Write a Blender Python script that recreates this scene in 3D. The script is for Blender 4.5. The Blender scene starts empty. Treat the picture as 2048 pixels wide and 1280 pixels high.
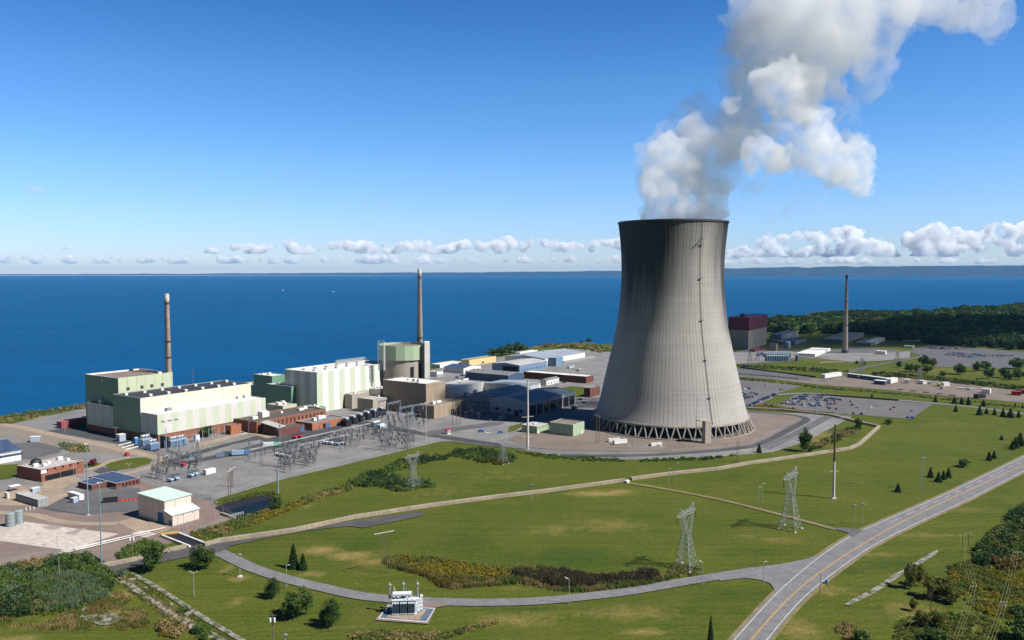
import bpy, math, random
import numpy as np
from mathutils import Vector, Matrix, noise as mnoise
R = math.radians
random.seed(7)
S = bpy.context.scene
COL = S.collection

# ------------------------------------------------------------------ camera, sky, sun, exposure
CAM_H, FPX, PITCH = 125.0, 1650.0, math.atan(96 / 1650.0)
cam_data = bpy.data.cameras.new('camera')
cam_data.sensor_width = 36; cam_data.lens = 36 * FPX / 2048
cam_data.clip_start = 1; cam_data.clip_end = 200000
cam = bpy.data.objects.new('camera', cam_data); COL.objects.link(cam)
cam.location = (0, 0, CAM_H); cam.rotation_euler = (math.pi / 2 - PITCH, 0, 0)
S.camera = cam

SUN_EL, SUN_AZ = R(47.5), R(113)          # azimuth clockwise from +Y
sx, sy = math.sin(SUN_AZ) * math.cos(SUN_EL), math.cos(SUN_AZ) * math.cos(SUN_EL)
sun_dir = Vector((sx, sy, math.sin(SUN_EL)))
W = bpy.data.worlds.new('World'); S.world = W; W.use_nodes = True
nt = W.node_tree; bg = nt.nodes['Background']
sky = nt.nodes.new('ShaderNodeTexSky'); sky.sky_type = 'NISHITA'; sky.sun_disc = False
sky.sun_elevation = SUN_EL; sky.sun_rotation = SUN_AZ
sky.altitude = 100; sky.air_density = 1.0; sky.dust_density = 0.0; sky.ozone_density = 2.0
hs = nt.nodes.new('ShaderNodeHueSaturation'); hs.inputs['Saturation'].default_value = 1.28
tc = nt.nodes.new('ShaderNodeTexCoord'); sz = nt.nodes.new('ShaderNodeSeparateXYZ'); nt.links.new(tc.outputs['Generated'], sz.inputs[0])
cr = nt.nodes.new('ShaderNodeValToRGB'); nt.links.new(sz.outputs[2], cr.inputs[0])     # takes yellow out low down; dimmed overhead to lessen fill in the shade
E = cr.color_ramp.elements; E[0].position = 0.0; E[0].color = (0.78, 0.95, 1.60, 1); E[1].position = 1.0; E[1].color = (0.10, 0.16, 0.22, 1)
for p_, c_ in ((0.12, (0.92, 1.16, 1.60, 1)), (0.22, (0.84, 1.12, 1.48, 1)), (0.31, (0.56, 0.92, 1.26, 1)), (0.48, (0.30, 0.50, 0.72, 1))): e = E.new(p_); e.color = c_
rg = nt.nodes.new('ShaderNodeMapRange'); rg.inputs['From Min'].default_value = -0.55; rg.inputs['From Max'].default_value = 0.35; rg.inputs['To Min'].default_value = 0.30; nt.links.new(sz.outputs[1], rg.inputs['Value'])  # sky behind the camera dimmed too, so shaded sides stay dark
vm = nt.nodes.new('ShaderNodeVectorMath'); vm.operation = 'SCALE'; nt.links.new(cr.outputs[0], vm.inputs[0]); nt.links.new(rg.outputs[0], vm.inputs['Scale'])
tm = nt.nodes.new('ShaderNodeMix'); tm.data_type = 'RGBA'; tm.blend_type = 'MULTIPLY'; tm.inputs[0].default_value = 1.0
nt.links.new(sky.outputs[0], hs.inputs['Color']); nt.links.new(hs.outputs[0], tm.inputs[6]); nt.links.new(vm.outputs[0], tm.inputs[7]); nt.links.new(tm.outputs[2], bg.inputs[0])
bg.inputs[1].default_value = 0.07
ld = bpy.data.lights.new('sun', 'SUN'); ld.energy = 5.0; ld.angle = R(0.5); ld.color = (1.0, 0.97, 0.925)
lo = bpy.data.objects.new('sun', ld); COL.objects.link(lo)
lo.rotation_euler = sun_dir.to_track_quat('Z', 'Y').to_euler(); lo.location = (400, -200, 900)
S.view_settings.view_transform = 'Standard'; S.view_settings.look = 'None'
S.view_settings.exposure = 0.5; S.view_settings.gamma = 1.0; S.view_settings.use_curve_mapping = False
S.cycles.max_bounces = 22; S.cycles.diffuse_bounces = 1; S.cycles.glossy_bounces = 2
S.cycles.transparent_max_bounces = 12; S.cycles.volume_bounces = 20
S.cycles.use_denoising = True
S.cycles.sample_clamp_indirect = 8
S.cycles.volume_step_rate = 1.0; S.cycles.volume_max_steps = 256

# ------------------------------------------------------------------ geometry of the view: photo pixel -> place on the ground
ca, sa = math.cos(PITCH), math.sin(PITCH)
def G(px, py, z=0.0):
    dx, up = (px - 1024) / FPX, (640 - py) / FPX
    d = Vector((dx, ca + up * sa, -sa + up * ca))
    t = (z - CAM_H) / d.z
    return Vector((d.x * t, d.y * t, z))
def PX(P):
    fw = P.y * ca + (CAM_H - P.z) * sa
    return 1024 + FPX * P.x / fw
def PY(P):
    fw = P.y * ca + (CAM_H - P.z) * sa; up = P.y * sa - (CAM_H - P.z) * ca
    return 640 - FPX * up / fw
def ZT(P, py):
    t = (640 - py) / FPX
    return CAM_H - P.y * (sa - t * ca) / (ca + t * sa)
def DIR(deg): return Vector((math.cos(R(deg)), math.sin(R(deg)), 0))
def TL(P, d, px):                          # how far along d from P until it stands at picture column px
    k = (px - 1024) / FPX
    a0 = P.x - k * (P.y * ca + (CAM_H - P.z) * sa); a1 = d.x - k * d.y * ca
    return -a0 / a1
TH = 56
UP = Vector((0, 0, 1))

# ------------------------------------------------------------------ materials
MATS = {}
def rgb(c): return (c[0], c[1], c[2], 1)
def nodes(name):
    m = bpy.data.materials.new(name); m.use_nodes = True
    t = m.node_tree; b = t.nodes['Principled BSDF']
    MATS[name] = m
    return m, t, b
def N(t, kind, **kw):
    n = t.nodes.new(kind)
    for k, v in kw.items(): setattr(n, k, v)
    return n
def L(t, a, b): t.links.new(a, b)
def MATH(t, op, a, b=None, clamp=False):
    n = N(t, 'ShaderNodeMath', operation=op, use_clamp=clamp)
    for i, v in enumerate((a, b)):
        if v is None: continue
        if isinstance(v, (int, float)): n.inputs[i].default_value = v
        else: L(t, v, n.inputs[i])
    return n.outputs[0]
def MIX(t, f, a, b, blend='MIX'):
    n = N(t, 'ShaderNodeMix', data_type='RGBA', blend_type=blend)
    for i, v in ((0, f), (6, a), (7, b)):
        if isinstance(v, (int, float)): n.inputs[i].default_value = v
        elif isinstance(v, tuple): n.inputs[i].default_value = rgb(v)
        else: L(t, v, n.inputs[i])
    return n.outputs[2]
def NOISE(t, vec, scale, detail=3, rough=0.55):
    n = N(t, 'ShaderNodeTexNoise'); n.inputs['Scale'].default_value = scale
    n.inputs['Detail'].default_value = detail; n.inputs['Roughness'].default_value = rough
    if vec is not None: L(t, vec, n.inputs['Vector'])
    return n.outputs['Fac']
def RAMP(t, f, a, b):
    n = N(t, 'ShaderNodeMapRange'); n.inputs['From Min'].default_value = a; n.inputs['From Max'].default_value = b
    L(t, f, n.inputs['Value']); return n.outputs[0]
def BUMP(t, b, h, strength, dist=0.1):
    n = N(t, 'ShaderNodeBump'); n.inputs['Strength'].default_value = strength; n.inputs['Distance'].default_value = dist
    L(t, h, n.inputs['Height']); L(t, n.outputs[0], b.inputs['Normal'])
def POS(t): return N(t, 'ShaderNodeNewGeometry').outputs['Position']
def mat(name, c1, c2=None, scale=0.3, rough=0.85, metal=0.0, lo=0.35, hi=0.65, fine=None, spec=0.3):
    """surface of two close tones broken up by noise in the place's own metres"""
    m, t, b = nodes(name)
    b.inputs['Roughness'].default_value = rough; b.inputs['Metallic'].default_value = metal
    b.inputs['Specular IOR Level'].default_value = spec
    if c2 is None: c2 = tuple(x * 0.78 for x in c1)
    p = POS(t)
    c = MIX(t, RAMP(t, NOISE(t, p, scale, 5), lo, hi), c1, c2)
    if fine:
        c = MIX(t, RAMP(t, NOISE(t, p, fine, 2), 0.3, 0.7), c, MIX(t, 1.0, c, (0.7, 0.7, 0.7), 'MULTIPLY'))
    L(t, c, b.inputs['Base Color'])
    return m
def clad(name, cA, cB=None, period=8.0, duty=0.5, seam=0.0, ridge=0.6, rough=0.55, phase=0.0, dirt=0.12, hseam=0.0):
    """profiled metal sheet: colour bands along the wall (UV in metres), ribs, grime streaks"""
    m, t, b = nodes(name)
    b.inputs['Roughness'].default_value = rough; b.inputs['Specular IOR Level'].default_value = 0.25
    sep = N(t, 'ShaderNodeSeparateXYZ'); uv = N(t, 'ShaderNodeUVMap'); L(t, uv.outputs[0], sep.inputs[0])
    u, v = sep.outputs[0], sep.outputs[1]
    if cB:
        f = MATH(t, 'FRACT', MATH(t, 'ADD', MATH(t, 'DIVIDE', u, period), phase))
        c = MIX(t, MATH(t, 'GREATER_THAN', f, duty), cA, cB)
    else: c = MIX(t, 0.0, cA, cA)
    mp = N(t, 'ShaderNodeMapping'); mp.inputs['Scale'].default_value = (0.9, 0.06, 1); L(t, uv.outputs[0], mp.inputs[0])
    st = RAMP(t, NOISE(t, mp.outputs[0], 1.0, 4), 0.42, 0.75)
    c = MIX(t, MATH(t, 'MULTIPLY', st, dirt * 3), c, MIX(t, 1.0, c, (0.62, 0.60, 0.56), 'MULTIPLY'))
    if seam:
        s = MATH(t, 'LESS_THAN', MATH(t, 'FRACT', MATH(t, 'DIVIDE', u, seam)), 0.3 / seam)
        c = MIX(t, MATH(t, 'MULTIPLY', s, 0.45), c, (0.05, 0.06, 0.04))
    if hseam:
        s = MATH(t, 'LESS_THAN', MATH(t, 'FRACT', MATH(t, 'DIVIDE', v, hseam)), 0.12 / hseam)
        c = MIX(t, MATH(t, 'MULTIPLY', s, 0.35), c, (0.05, 0.06, 0.04))
    L(t, c, b.inputs['Base Color'])
    if ridge:
        w = MATH(t, 'SINE', MATH(t, 'MULTIPLY', u, 2 * math.pi / ridge)); BUMP(t, b, w, 0.35, 0.05)
    return m
def brick(name, c1, c2):
    m, t, b = nodes(name); b.inputs['Roughness'].default_value = 0.9; b.inputs['Specular IOR Level'].default_value = 0.2
    uv = N(t, 'ShaderNodeUVMap')
    br = N(t, 'ShaderNodeTexBrick'); br.inputs['Scale'].default_value = 1.0; br.inputs['Brick Width'].default_value = 0.5
    br.inputs['Row Height'].default_value = 0.22; br.inputs['Mortar Size'].default_value = 0.018
    br.inputs['Color1'].default_value = rgb(c1); br.inputs['Color2'].default_value = rgb(c2)
    br.inputs['Mortar'].default_value = rgb(tuple(min(1, x * 1.3 + 0.03) for x in c1)); L(t, uv.outputs[0], br.inputs[0])
    c = MIX(t, RAMP(t, NOISE(t, POS(t), 0.35, 4), 0.4, 0.7), br.outputs[0], MIX(t, 1.0, br.outputs[0], (0.72, 0.7, 0.68), 'MULTIPLY'))
    L(t, c, b.inputs['Base Color']); return m
def leafmat(name, c, c2):
    m, t, b = nodes(name); b.inputs['Roughness'].default_value = 0.6; b.inputs['Specular IOR Level'].default_value = 0.15
    cc = MIX(t, RAMP(t, NOISE(t, POS(t), 0.55, 2), 0.35, 0.65), c, c2)
    L(t, cc, b.inputs['Base Color'])
    tr = N(t, 'ShaderNodeBsdfTranslucent'); L(t, cc, tr.inputs[0])
    mx = N(t, 'ShaderNodeMixShader'); mx.inputs[0].default_value = 0.35
    L(t, b.outputs[0], mx.inputs[1]); L(t, tr.outputs[0], mx.inputs[2])
    L(t, mx.outputs[0], t.nodes['Material Output'].inputs[0]); return m

# setting
def grass_material():
    m, t, b = nodes('grass'); b.inputs['Roughness'].default_value = 0.95; b.inputs['Specular IOR Level'].default_value = 0.1
    p = POS(t)
    n1 = RAMP(t, NOISE(t, p, 0.012, 4), 0.35, 0.65); n2 = RAMP(t, NOISE(t, p, 0.07, 5, 0.65), 0.35, 0.68)
    c = MIX(t, n1, (0.052, 0.088, 0.0070), (0.102, 0.121, 0.0125))
    c = MIX(t, MATH(t, 'MULTIPLY', n2, 0.6), c, (0.118, 0.112, 0.020))
    # mowing swaths: slightly different lean of the blades in strips along the drive
    mp = N(t, 'ShaderNodeMapping'); mp.inputs['Rotation'].default_value = (0, 0, R(-24)); L(t, p, mp.inputs[0])
    wv = N(t, 'ShaderNodeTexWave', bands_direction='Y'); wv.inputs['Scale'].default_value = 0.075
    wv.inputs['Distortion'].default_value = 1.4; wv.inputs['Detail'].default_value = 3; wv.inputs['Detail Scale'].default_value = 0.35
    L(t, mp.outputs[0], wv.inputs[0])
    c = MIX(t, MATH(t, 'MULTIPLY', wv.outputs['Fac'], 0.25), c, (0.042, 0.064, 0.010))
    for rot, sx_, sy_, lo_, hi_, k_, col_ in ((14, 0.012, 0.42, 0.40, 0.66, 0.42, (0.125, 0.125, 0.030)), (-38, 0.010, 0.30, 0.42, 0.68, 0.34, (0.030, 0.056, 0.008)), (14, 0.020, 1.1, 0.45, 0.62, 0.30, (0.034, 0.060, 0.009))):
        ms = N(t, 'ShaderNodeMapping'); ms.inputs['Rotation'].default_value = (0, 0, R(rot)); ms.inputs['Scale'].default_value = (sx_, sy_, 1); L(t, p, ms.inputs[0])
        c = MIX(t, MATH(t, 'MULTIPLY', RAMP(t, NOISE(t, ms.outputs[0], 1.0, 5, 0.65), lo_, hi_), k_), c, col_)
    at = N(t, 'ShaderNodeAttribute'); at.attribute_name = 'dry'
    d = MATH(t, 'ADD', at.outputs['Fac'], MATH(t, 'MULTIPLY', MATH(t, 'SUBTRACT', NOISE(t, p, 0.16, 6, 0.7), 0.5), 1.1))
    d = MATH(t, 'MULTIPLY', RAMP(t, d, 0.26, 0.92), MATH(t, 'GREATER_THAN', at.outputs['Fac'], 0.02))
    c = MIX(t, d, c, (0.26, 0.19, 0.075))
    al = N(t, 'ShaderNodeAttribute'); al.attribute_name = 'lush'
    l = MATH(t, 'ADD', al.outputs['Fac'], MATH(t, 'MULTIPLY', MATH(t, 'SUBTRACT', NOISE(t, p, 0.2, 5, 0.65), 0.5), 0.9))
    l = MATH(t, 'MULTIPLY', RAMP(t, l, 0.3, 1.0), MATH(t, 'GREATER_THAN', al.outputs['Fac'], 0.02))
    c = MIX(t, l, c, (0.028, 0.062, 0.010))
    f = RAMP(t, NOISE(t, p, 1.1, 3, 0.7), 0.3, 0.7)
    f2 = RAMP(t, NOISE(t, p, 0.6, 3, 0.8), 0.40, 0.60)
    c = MIX(t, MATH(t, 'MULTIPLY', f, 0.8), c, MIX(t, 1.0, c, (0.42, 0.50, 0.36), 'MULTIPLY'))
    c = MIX(t, MATH(t, 'MULTIPLY', f2, 0.55), c, MIX(t, 1.0, c, (1.55, 1.50, 1.25), 'MULTIPLY'))
    c = MIX(t, MATH(t, 'MULTIPLY', RAMP(t, NOISE(t, p, 0.42, 5, 0.75), 0.54, 0.72), 0.42), c, (0.150, 0.135, 0.028))
    c = MIX(t, MATH(t, 'MULTIPLY', RAMP(t, NOISE(t, p, 0.028, 6, 0.7), 0.52, 0.62), 0.32), c, (0.125, 0.110, 0.024))
    # rock and bare soil on the shore bluff
    sp = N(t, 'ShaderNodeSeparateXYZ'); L(t, p, sp.inputs[0])
    c = MIX(t, RAMP(t, sp.outputs[2], -0.4, -1.8), c, MIX(t, RAMP(t, NOISE(t, p, 0.3, 4), 0.4, 0.6), (0.12, 0.105, 0.06), (0.23, 0.2, 0.16)))
    L(t, c, b.inputs['Base Color']); BUMP(t, b, NOISE(t, p, 0.9, 4, 0.7), 0.6, 0.5)
    return m
grass_material()
def water_material(name, deep, rough, scale):
    m, t, b = nodes(name)
    p = POS(t)
    mp = N(t, 'ShaderNodeMapping'); mp.inputs['Scale'].default_value = (0.55, 1.0, 1); mp.inputs['Rotation'].default_value = (0, 0, R(12)); L(t, p, mp.inputs[0])
    n1 = NOISE(t, mp.outputs[0], scale, 6, 0.65); n2 = NOISE(t, mp.outputs[0], scale * 0.06, 3)
    c = MIX(t, RAMP(t, n2, 0.35, 0.65), tuple(x * 0.86 for x in deep), tuple(x * 1.22 for x in deep))
    mw = N(t, 'ShaderNodeMapping'); mw.inputs['Scale'].default_value = (0.0011, 0.0085, 1); mw.inputs['Rotation'].default_value = (0, 0, R(-9)); L(t, p, mw.inputs[0])
    c = MIX(t, MATH(t, 'MULTIPLY', RAMP(t, NOISE(t, mw.outputs[0], 1.0, 5, 0.6), 0.45, 0.7), 0.55), c, tuple(x * 0.66 for x in deep))
    c = MIX(t, MATH(t, 'MULTIPLY', RAMP(t, n1, 0.3, 0.75), 0.7), c, tuple(x * 1.5 for x in deep))
    L(t, c, b.inputs['Base Color']); b.inputs['Roughness'].default_value = rough
    b.inputs['IOR'].default_value = 1.33; b.inputs['Specular IOR Level'].default_value = 0.015
    BUMP(t, b, n1, 1.0, 1.2)
    return m
water_material('lake_water', (0.0002, 0.054, 0.148), 0.42, 0.055)
water_material('pond_water', (0.006, 0.018, 0.035), 0.06, 0.8)
mat('far_hills', (0.010, 0.024, 0.026), (0.020, 0.034, 0.032), 0.0012)
mat('yard_gravel', (0.262, 0.248, 0.242), (0.185, 0.176, 0.174), 0.045, fine=0.9)
mat('asphalt', (0.060, 0.060, 0.066), (0.085, 0.083, 0.088), 0.06, fine=0.9)
mat('worn_asphalt', (0.135, 0.130, 0.135), (0.105, 0.102, 0.108), 0.05, fine=0.8)
mat('lot_asphalt', (0.165, 0.150, 0.148), (0.130, 0.120, 0.120), 0.03, fine=0.6)
mat('road_asphalt', (0.210, 0.204, 0.208), (0.172, 0.167, 0.174), 0.16, fine=0.9, lo=.40, hi=.62)
mat('dark_path', (0.075, 0.070, 0.072), (0.110, 0.100, 0.098), 0.09, fine=0.8)
mat('pink_gravel', (0.255, 0.185, 0.155), (0.195, 0.150, 0.130), 0.05, fine=0.9)
mat('brown_gravel', (0.235, 0.185, 0.150), (0.175, 0.140, 0.118), 0.04, fine=0.8)
mat('tan_road', (0.400, 0.310, 0.225), (0.320, 0.250, 0.185), 0.08, fine=0.8)
mat('slab_concrete', (0.560, 0.490, 0.430), (0.470, 0.405, 0.355), 0.05, fine=0.4, lo=0.45, hi=0.7)
mat('slab_patch', (0.26, 0.22, 0.22), (0.33, 0.27, 0.25), 0.2)
mat('dirt_track', (0.260, 0.200, 0.105), (0.170, 0.150, 0.070), 0.12, fine=0.8)
mat('old_concrete', (0.290, 0.270, 0.235), (0.085, 0.090, 0.032), 0.35, fine=1.3, lo=.44, hi=.58)
mat('barrier_concrete', (0.400, 0.330, 0.250), (0.310, 0.250, 0.190), 0.12, fine=0.7)
mat('concrete', (0.360, 0.330, 0.290), (0.280, 0.255, 0.225), 0.12, fine=0.5)
mat('white_concrete', (0.62, 0.60, 0.56), (0.54, 0.52, 0.49), 0.2)
mat('dark_concrete', (0.060, 0.055, 0.055), (0.085, 0.078, 0.072), 0.2)
mat('rubble', (0.20, 0.165, 0.13), (0.30, 0.26, 0.21), 0.5, fine=1.2)
mat('marking_white', (0.72, 0.72, 0.70), (0.5, 0.5, 0.5), 0.8)
mat('marking_yellow', (0.62, 0.34, 0.03), (0.48, 0.27, 0.05), 0.6)
# buildings
GREEN_L, GREEN_M, CREAM, PALE = (0.47, 0.54, 0.32), (0.33, 0.45, 0.25), (0.68, 0.66, 0.40), (0.68, 0.62, 0.58)
clad('clad_green_stripe', (0.52, 0.57, 0.43), (0.62, 0.59, 0.56), 11.6, 0.5)
clad('clad_green', (0.21, 0.34, 0.22), None, ridge=0.9, seam=3.2)
clad('clad_green_pale', (0.50, 0.56, 0.38), None, seam=7.5, ridge=0.5)
clad('clad_cream', (0.63, 0.63, 0.49), None, seam=24, ridge=0.4)
clad('clad_unit_stripe', (0.53, 0.58, 0.46), (0.74, 0.74, 0.68), 13.5, 0.52, phase=0.0)
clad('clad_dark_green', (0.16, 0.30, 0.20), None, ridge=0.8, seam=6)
clad('clad_mint', (0.36, 0.46, 0.31), None, ridge=0.5, seam=5)
clad('clad_maroon', (0.17, 0.020, 0.032), None, ridge=0.6, seam=9)
clad('clad_red', (0.30, 0.065, 0.065), None, ridge=0.6)
clad('clad_blue', (0.16, 0.24, 0.36), None, ridge=0.6)
clad('clad_dark_blue', (0.06, 0.09, 0.16), None, ridge=0.6)
clad('clad_pale_blue', (0.34, 0.42, 0.52), None, ridge=0.6, seam=6)
clad('clad_white', (0.72, 0.71, 0.68), None, ridge=0.5, seam=6)
clad('clad_beige', (0.62, 0.54, 0.46), None, ridge=0.4, seam=6)
clad('clad_yellow', (0.66, 0.52, 0.24), None, ridge=0.5)
clad('wall_concrete', (0.40, 0.35, 0.30), None, ridge=0, seam=6, hseam=3, rough=0.9, dirt=0.25)
clad('wall_brown', (0.34, 0.27, 0.20), None, ridge=0, seam=7, hseam=4, rough=0.9, dirt=0.25)
clad('wall_grey', (0.30, 0.30, 0.30), None, ridge=0, seam=2.2, rough=0.9, dirt=0.25)
brick('brick_red', (0.27, 0.115, 0.070), (0.21, 0.085, 0.055))
brick('brick_orange', (0.36, 0.145, 0.080), (0.30, 0.115, 0.065))
brick('brick_dark', (0.15, 0.060, 0.045), (0.12, 0.05, 0.04))
mat('roof_white', (0.78, 0.77, 0.74), (0.66, 0.65, 0.63), 0.09, fine=0.3)
mat('roof_pale', (0.52, 0.50, 0.48), (0.40, 0.385, 0.37), 0.12, fine=0.4)
mat('roof_grey', (0.24, 0.24, 0.25), (0.17, 0.17, 0.18), 0.12, fine=0.4)
mat('roof_slate', (0.030, 0.032, 0.046), (0.045, 0.047, 0.062), 0.1, rough=0.9)
mat('roof_brown', (0.27, 0.21, 0.165), (0.21, 0.165, 0.135), 0.1, fine=0.5)
mat('roof_dark_brown', (0.10, 0.080, 0.070), (0.135, 0.11, 0.095), 0.15, fine=0.5)
mat('roof_mint', (0.56, 0.69, 0.60), (0.50, 0.62, 0.54), 0.1, rough=0.45)
mat('roof_navy', (0.035, 0.060, 0.125), (0.060, 0.085, 0.150), 0.25, rough=0.6)
mat('roof_blue', (0.22, 0.26, 0.31), (0.28, 0.32, 0.37), 0.12, rough=0.75)
mat('trim_white', (0.75, 0.74, 0.70)); mat('trim_grey', (0.30, 0.30, 0.31))
mat('glass', (0.012, 0.016, 0.024), rough=0.12, spec=0.5); mat('opening', (0.010, 0.010, 0.012)); mat('door_blue', (0.05, 0.15, 0.33))
mat('shaft_white', (0.80, 0.79, 0.74), (0.70, 0.69, 0.65), 0.1)
mat('stack_concrete', (0.36, 0.30, 0.25), (0.29, 0.245, 0.205), 0.15, fine=0.4)
mat('soot', (0.10, 0.085, 0.075)); mat('steel_dark', (0.07, 0.07, 0.072), rough=0.6)
mat('galvanised', (0.44, 0.47, 0.48), (0.33, 0.36, 0.37), 0.6, rough=0.5, metal=0.35)
mat('steel_grey', (0.24, 0.26, 0.27), rough=0.5, metal=0.3); mat('steel_blue', (0.30, 0.40, 0.50), rough=0.5)
mat('pole_teal', (0.20, 0.30, 0.32), rough=0.6); mat('pole_white', (0.66, 0.62, 0.55), (0.5, 0.46, 0.4), 0.3)
mat('pole_rust', (0.085, 0.045, 0.030), (0.16, 0.075, 0.045), 0.3); mat('wood_pole', (0.16, 0.125, 0.095), (0.12, 0.095, 0.07), 0.5)
mat('insulator_brown', (0.12, 0.035, 0.02), rough=0.3); mat('insulator_grey', (0.30, 0.30, 0.31), rough=0.35)
mat('insulator_dark', (0.045, 0.04, 0.045), rough=0.35)
mat('machine_blue', (0.30, 0.44, 0.60), (0.24, 0.36, 0.52), 0.5, rough=0.5); mat('machine_white', (0.70, 0.74, 0.77), (0.58, 0.62, 0.66), 0.4, rough=0.45)
mat('machine_teal', (0.075, 0.14, 0.19), (0.055, 0.11, 0.15), 0.6, rough=0.5); mat('machine_black', (0.022, 0.024, 0.030), rough=0.5)
mat('paint_red', (0.50, 0.03, 0.05)); mat('paint_orange', (0.55, 0.16, 0.04)); mat('paint_yellow', (0.65, 0.42, 0.05)); mat('paint_green', (0.10, 0.42, 0.22))
mat('paint_blue', (0.06, 0.25, 0.55)); mat('tank_grey', (0.25, 0.30, 0.31), (0.20, 0.24, 0.25), 0.4); mat('tyre', (0.02, 0.02, 0.02))
mat('pad_blue', (0.075, 0.105, 0.145), (0.10, 0.13, 0.17), 0.8); mat('liner', (0.016, 0.016, 0.024)); mat('wire', (0.36, 0.33, 0.12), rough=0.5)
mat('bark', (0.10, 0.08, 0.06), (0.07, 0.055, 0.045), 1.0)
leafmat('leaf_green', (0.080, 0.140, 0.028), (0.120, 0.190, 0.040)); leafmat('leaf_dark', (0.032, 0.068, 0.024), (0.052, 0.096, 0.028))
leafmat('leaf_olive', (0.150, 0.170, 0.040), (0.110, 0.136, 0.036)); leafmat('leaf_gold', (0.300, 0.232, 0.018), (0.195, 0.173, 0.024))
leafmat('leaf_tan', (0.360, 0.270, 0.112), (0.255, 0.195, 0.083)); leafmat('leaf_cattail', (0.100, 0.078, 0.050), (0.066, 0.055, 0.038))
leafmat('leaf_conifer', (0.024, 0.060, 0.024), (0.044, 0.084, 0.028)); leafmat('leaf_red', (0.330, 0.053, 0.075), (0.225, 0.038, 0.060))
leafmat('leaf_amber', (0.210, 0.150, 0.036), (0.150, 0.124, 0.036)); leafmat('leaf_grey', (0.170, 0.230, 0.130), (0.120, 0.180, 0.090))
def fence_material():
    m, t, b = nodes('chain_link'); b.inputs['Base Color'].default_value = (0.30, 0.30, 0.30, 1)
    tr = N(t, 'ShaderNodeBsdfTransparent'); mx = N(t, 'ShaderNodeMixShader'); mx.inputs[0].default_value = 0.16
    L(t, tr.outputs[0], mx.inputs[1]); L(t, b.outputs[0], mx.inputs[2]); L(t, mx.outputs[0], t.nodes['Material Output'].inputs[0])
fence_material()
def shell_material():
    """cooling-tower concrete: pour lines, wind ribs, run-off stains from the rim"""
    m, t, b = nodes('tower_concrete'); b.inputs['Roughness'].default_value = 0.92; b.inputs['Specular IOR Level'].default_value = 0.15
    uv = N(t, 'ShaderNodeUVMap'); sep = N(t, 'ShaderNodeSeparateXYZ'); L(t, uv.outputs[0], sep.inputs[0])
    u, v = sep.outputs[0], sep.outputs[1]                # u: 0..1 round the tower, v: metres up
    p = POS(t)
    def scaled(a, bb):
        n = N(t, 'ShaderNodeMapping'); n.inputs['Scale'].default_value = (a, bb, 1); L(t, uv.outputs[0], n.inputs[0]); return n.outputs[0]
    c = MIX(t, RAMP(t, NOISE(t, p, 0.05, 4), 0.3, 0.7), (0.42, 0.395, 0.365), (0.36, 0.338, 0.315))
    lift = MATH(t, 'FLOOR', MATH(t, 'DIVIDE', v, 1.85))
    wn = N(t, 'ShaderNodeTexWhiteNoise', noise_dimensions='1D'); L(t, lift, wn.inputs['W'])
    c = MIX(t, MATH(t, 'MULTIPLY', wn.outputs[0], 0.28), c, (0.28, 0.265, 0.255))
    ring = MATH(t, 'LESS_THAN', MATH(t, 'FRACT', MATH(t, 'DIVIDE', v, 1.85)), 0.10)
    rib = MATH(t, 'LESS_THAN', MATH(t, 'FRACT', MATH(t, 'MULTIPLY', u, 112.0)), 0.085)
    c = MIX(t, MATH(t, 'MULTIPLY', ring, 0.28), c, (0.13, 0.12, 0.11))
    ribn = RAMP(t, NOISE(t, scaled(70, 0.02), 1.0, 2), 0.35, 0.65)
    c = MIX(t, MATH(t, 'MULTIPLY', rib, MATH(t, 'ADD', MATH(t, 'MULTIPLY', ribn, 0.6), 0.4)), c, (0.10, 0.092, 0.085))
    high = RAMP(t, v, 66, 160)
    st = NOISE(t, scaled(95, 0.013), 1.0, 4, 0.6); st2 = NOISE(t, scaled(9, 0.006), 1.0, 3)
    s = MATH(t, 'ADD', MATH(t, 'MULTIPLY', st, 0.75), MATH(t, 'MULTIPLY', st2, 0.65))
    s = MATH(t, 'ADD', s, MATH(t, 'MULTIPLY', high, 0.55))
    at = N(t, 'ShaderNodeAttribute'); at.attribute_name = 'soot'
    s = RAMP(t, MATH(t, 'ADD', s, at.outputs['Fac']), 0.72, 1.42)
    s = MATH(t, 'MULTIPLY', s, RAMP(t, v, 25, 110))
    c = MIX(t, MATH(t, 'MULTIPLY', s, 0.93), c, (0.036, 0.038, 0.042))
    c = MIX(t, MATH(t, 'MULTIPLY', RAMP(t, v, 159, 165), 0.45), c, (0.05, 0.045, 0.04))
    L(t, c, b.inputs['Base Color'])
    BUMP(t, b, MATH(t, 'ADD', rib, MATH(t, 'MULTIPLY', ring, 0.4)), 0.5, 0.25)
shell_material()
def volume_material(name, density, col=(1, 1, 1), aniso=0.0):
    m = bpy.data.materials.new(name); m.use_nodes = True; t = m.node_tree
    t.nodes.remove(t.nodes['Principled BSDF'])
    v = t.nodes.new('ShaderNodeVolumePrincipled'); v.inputs['Color'].default_value = rgb(col)
    v.inputs['Density'].default_value = density; v.inputs['Anisotropy'].default_value = aniso
    t.links.new(v.outputs[0], t.nodes['Material Output'].inputs['Volume']); MATS[name] = m
def vapour(name, density, scale, lo, hi, col=(0.996, 0.998, 1.0)):
    volume_material(name, density, col); t = MATS[name].node_tree; v = t.nodes['Principled Volume']
    tc_ = t.nodes.new('ShaderNodeTexCoord'); n = NOISE(t, tc_.outputs['Object'], scale, 4, 0.62)
    L(t, MATH(t, 'MULTIPLY', RAMP(t, n, lo, hi), density), v.inputs['Density'])
    MATS[name].cycles.homogeneous_volume = False
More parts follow.
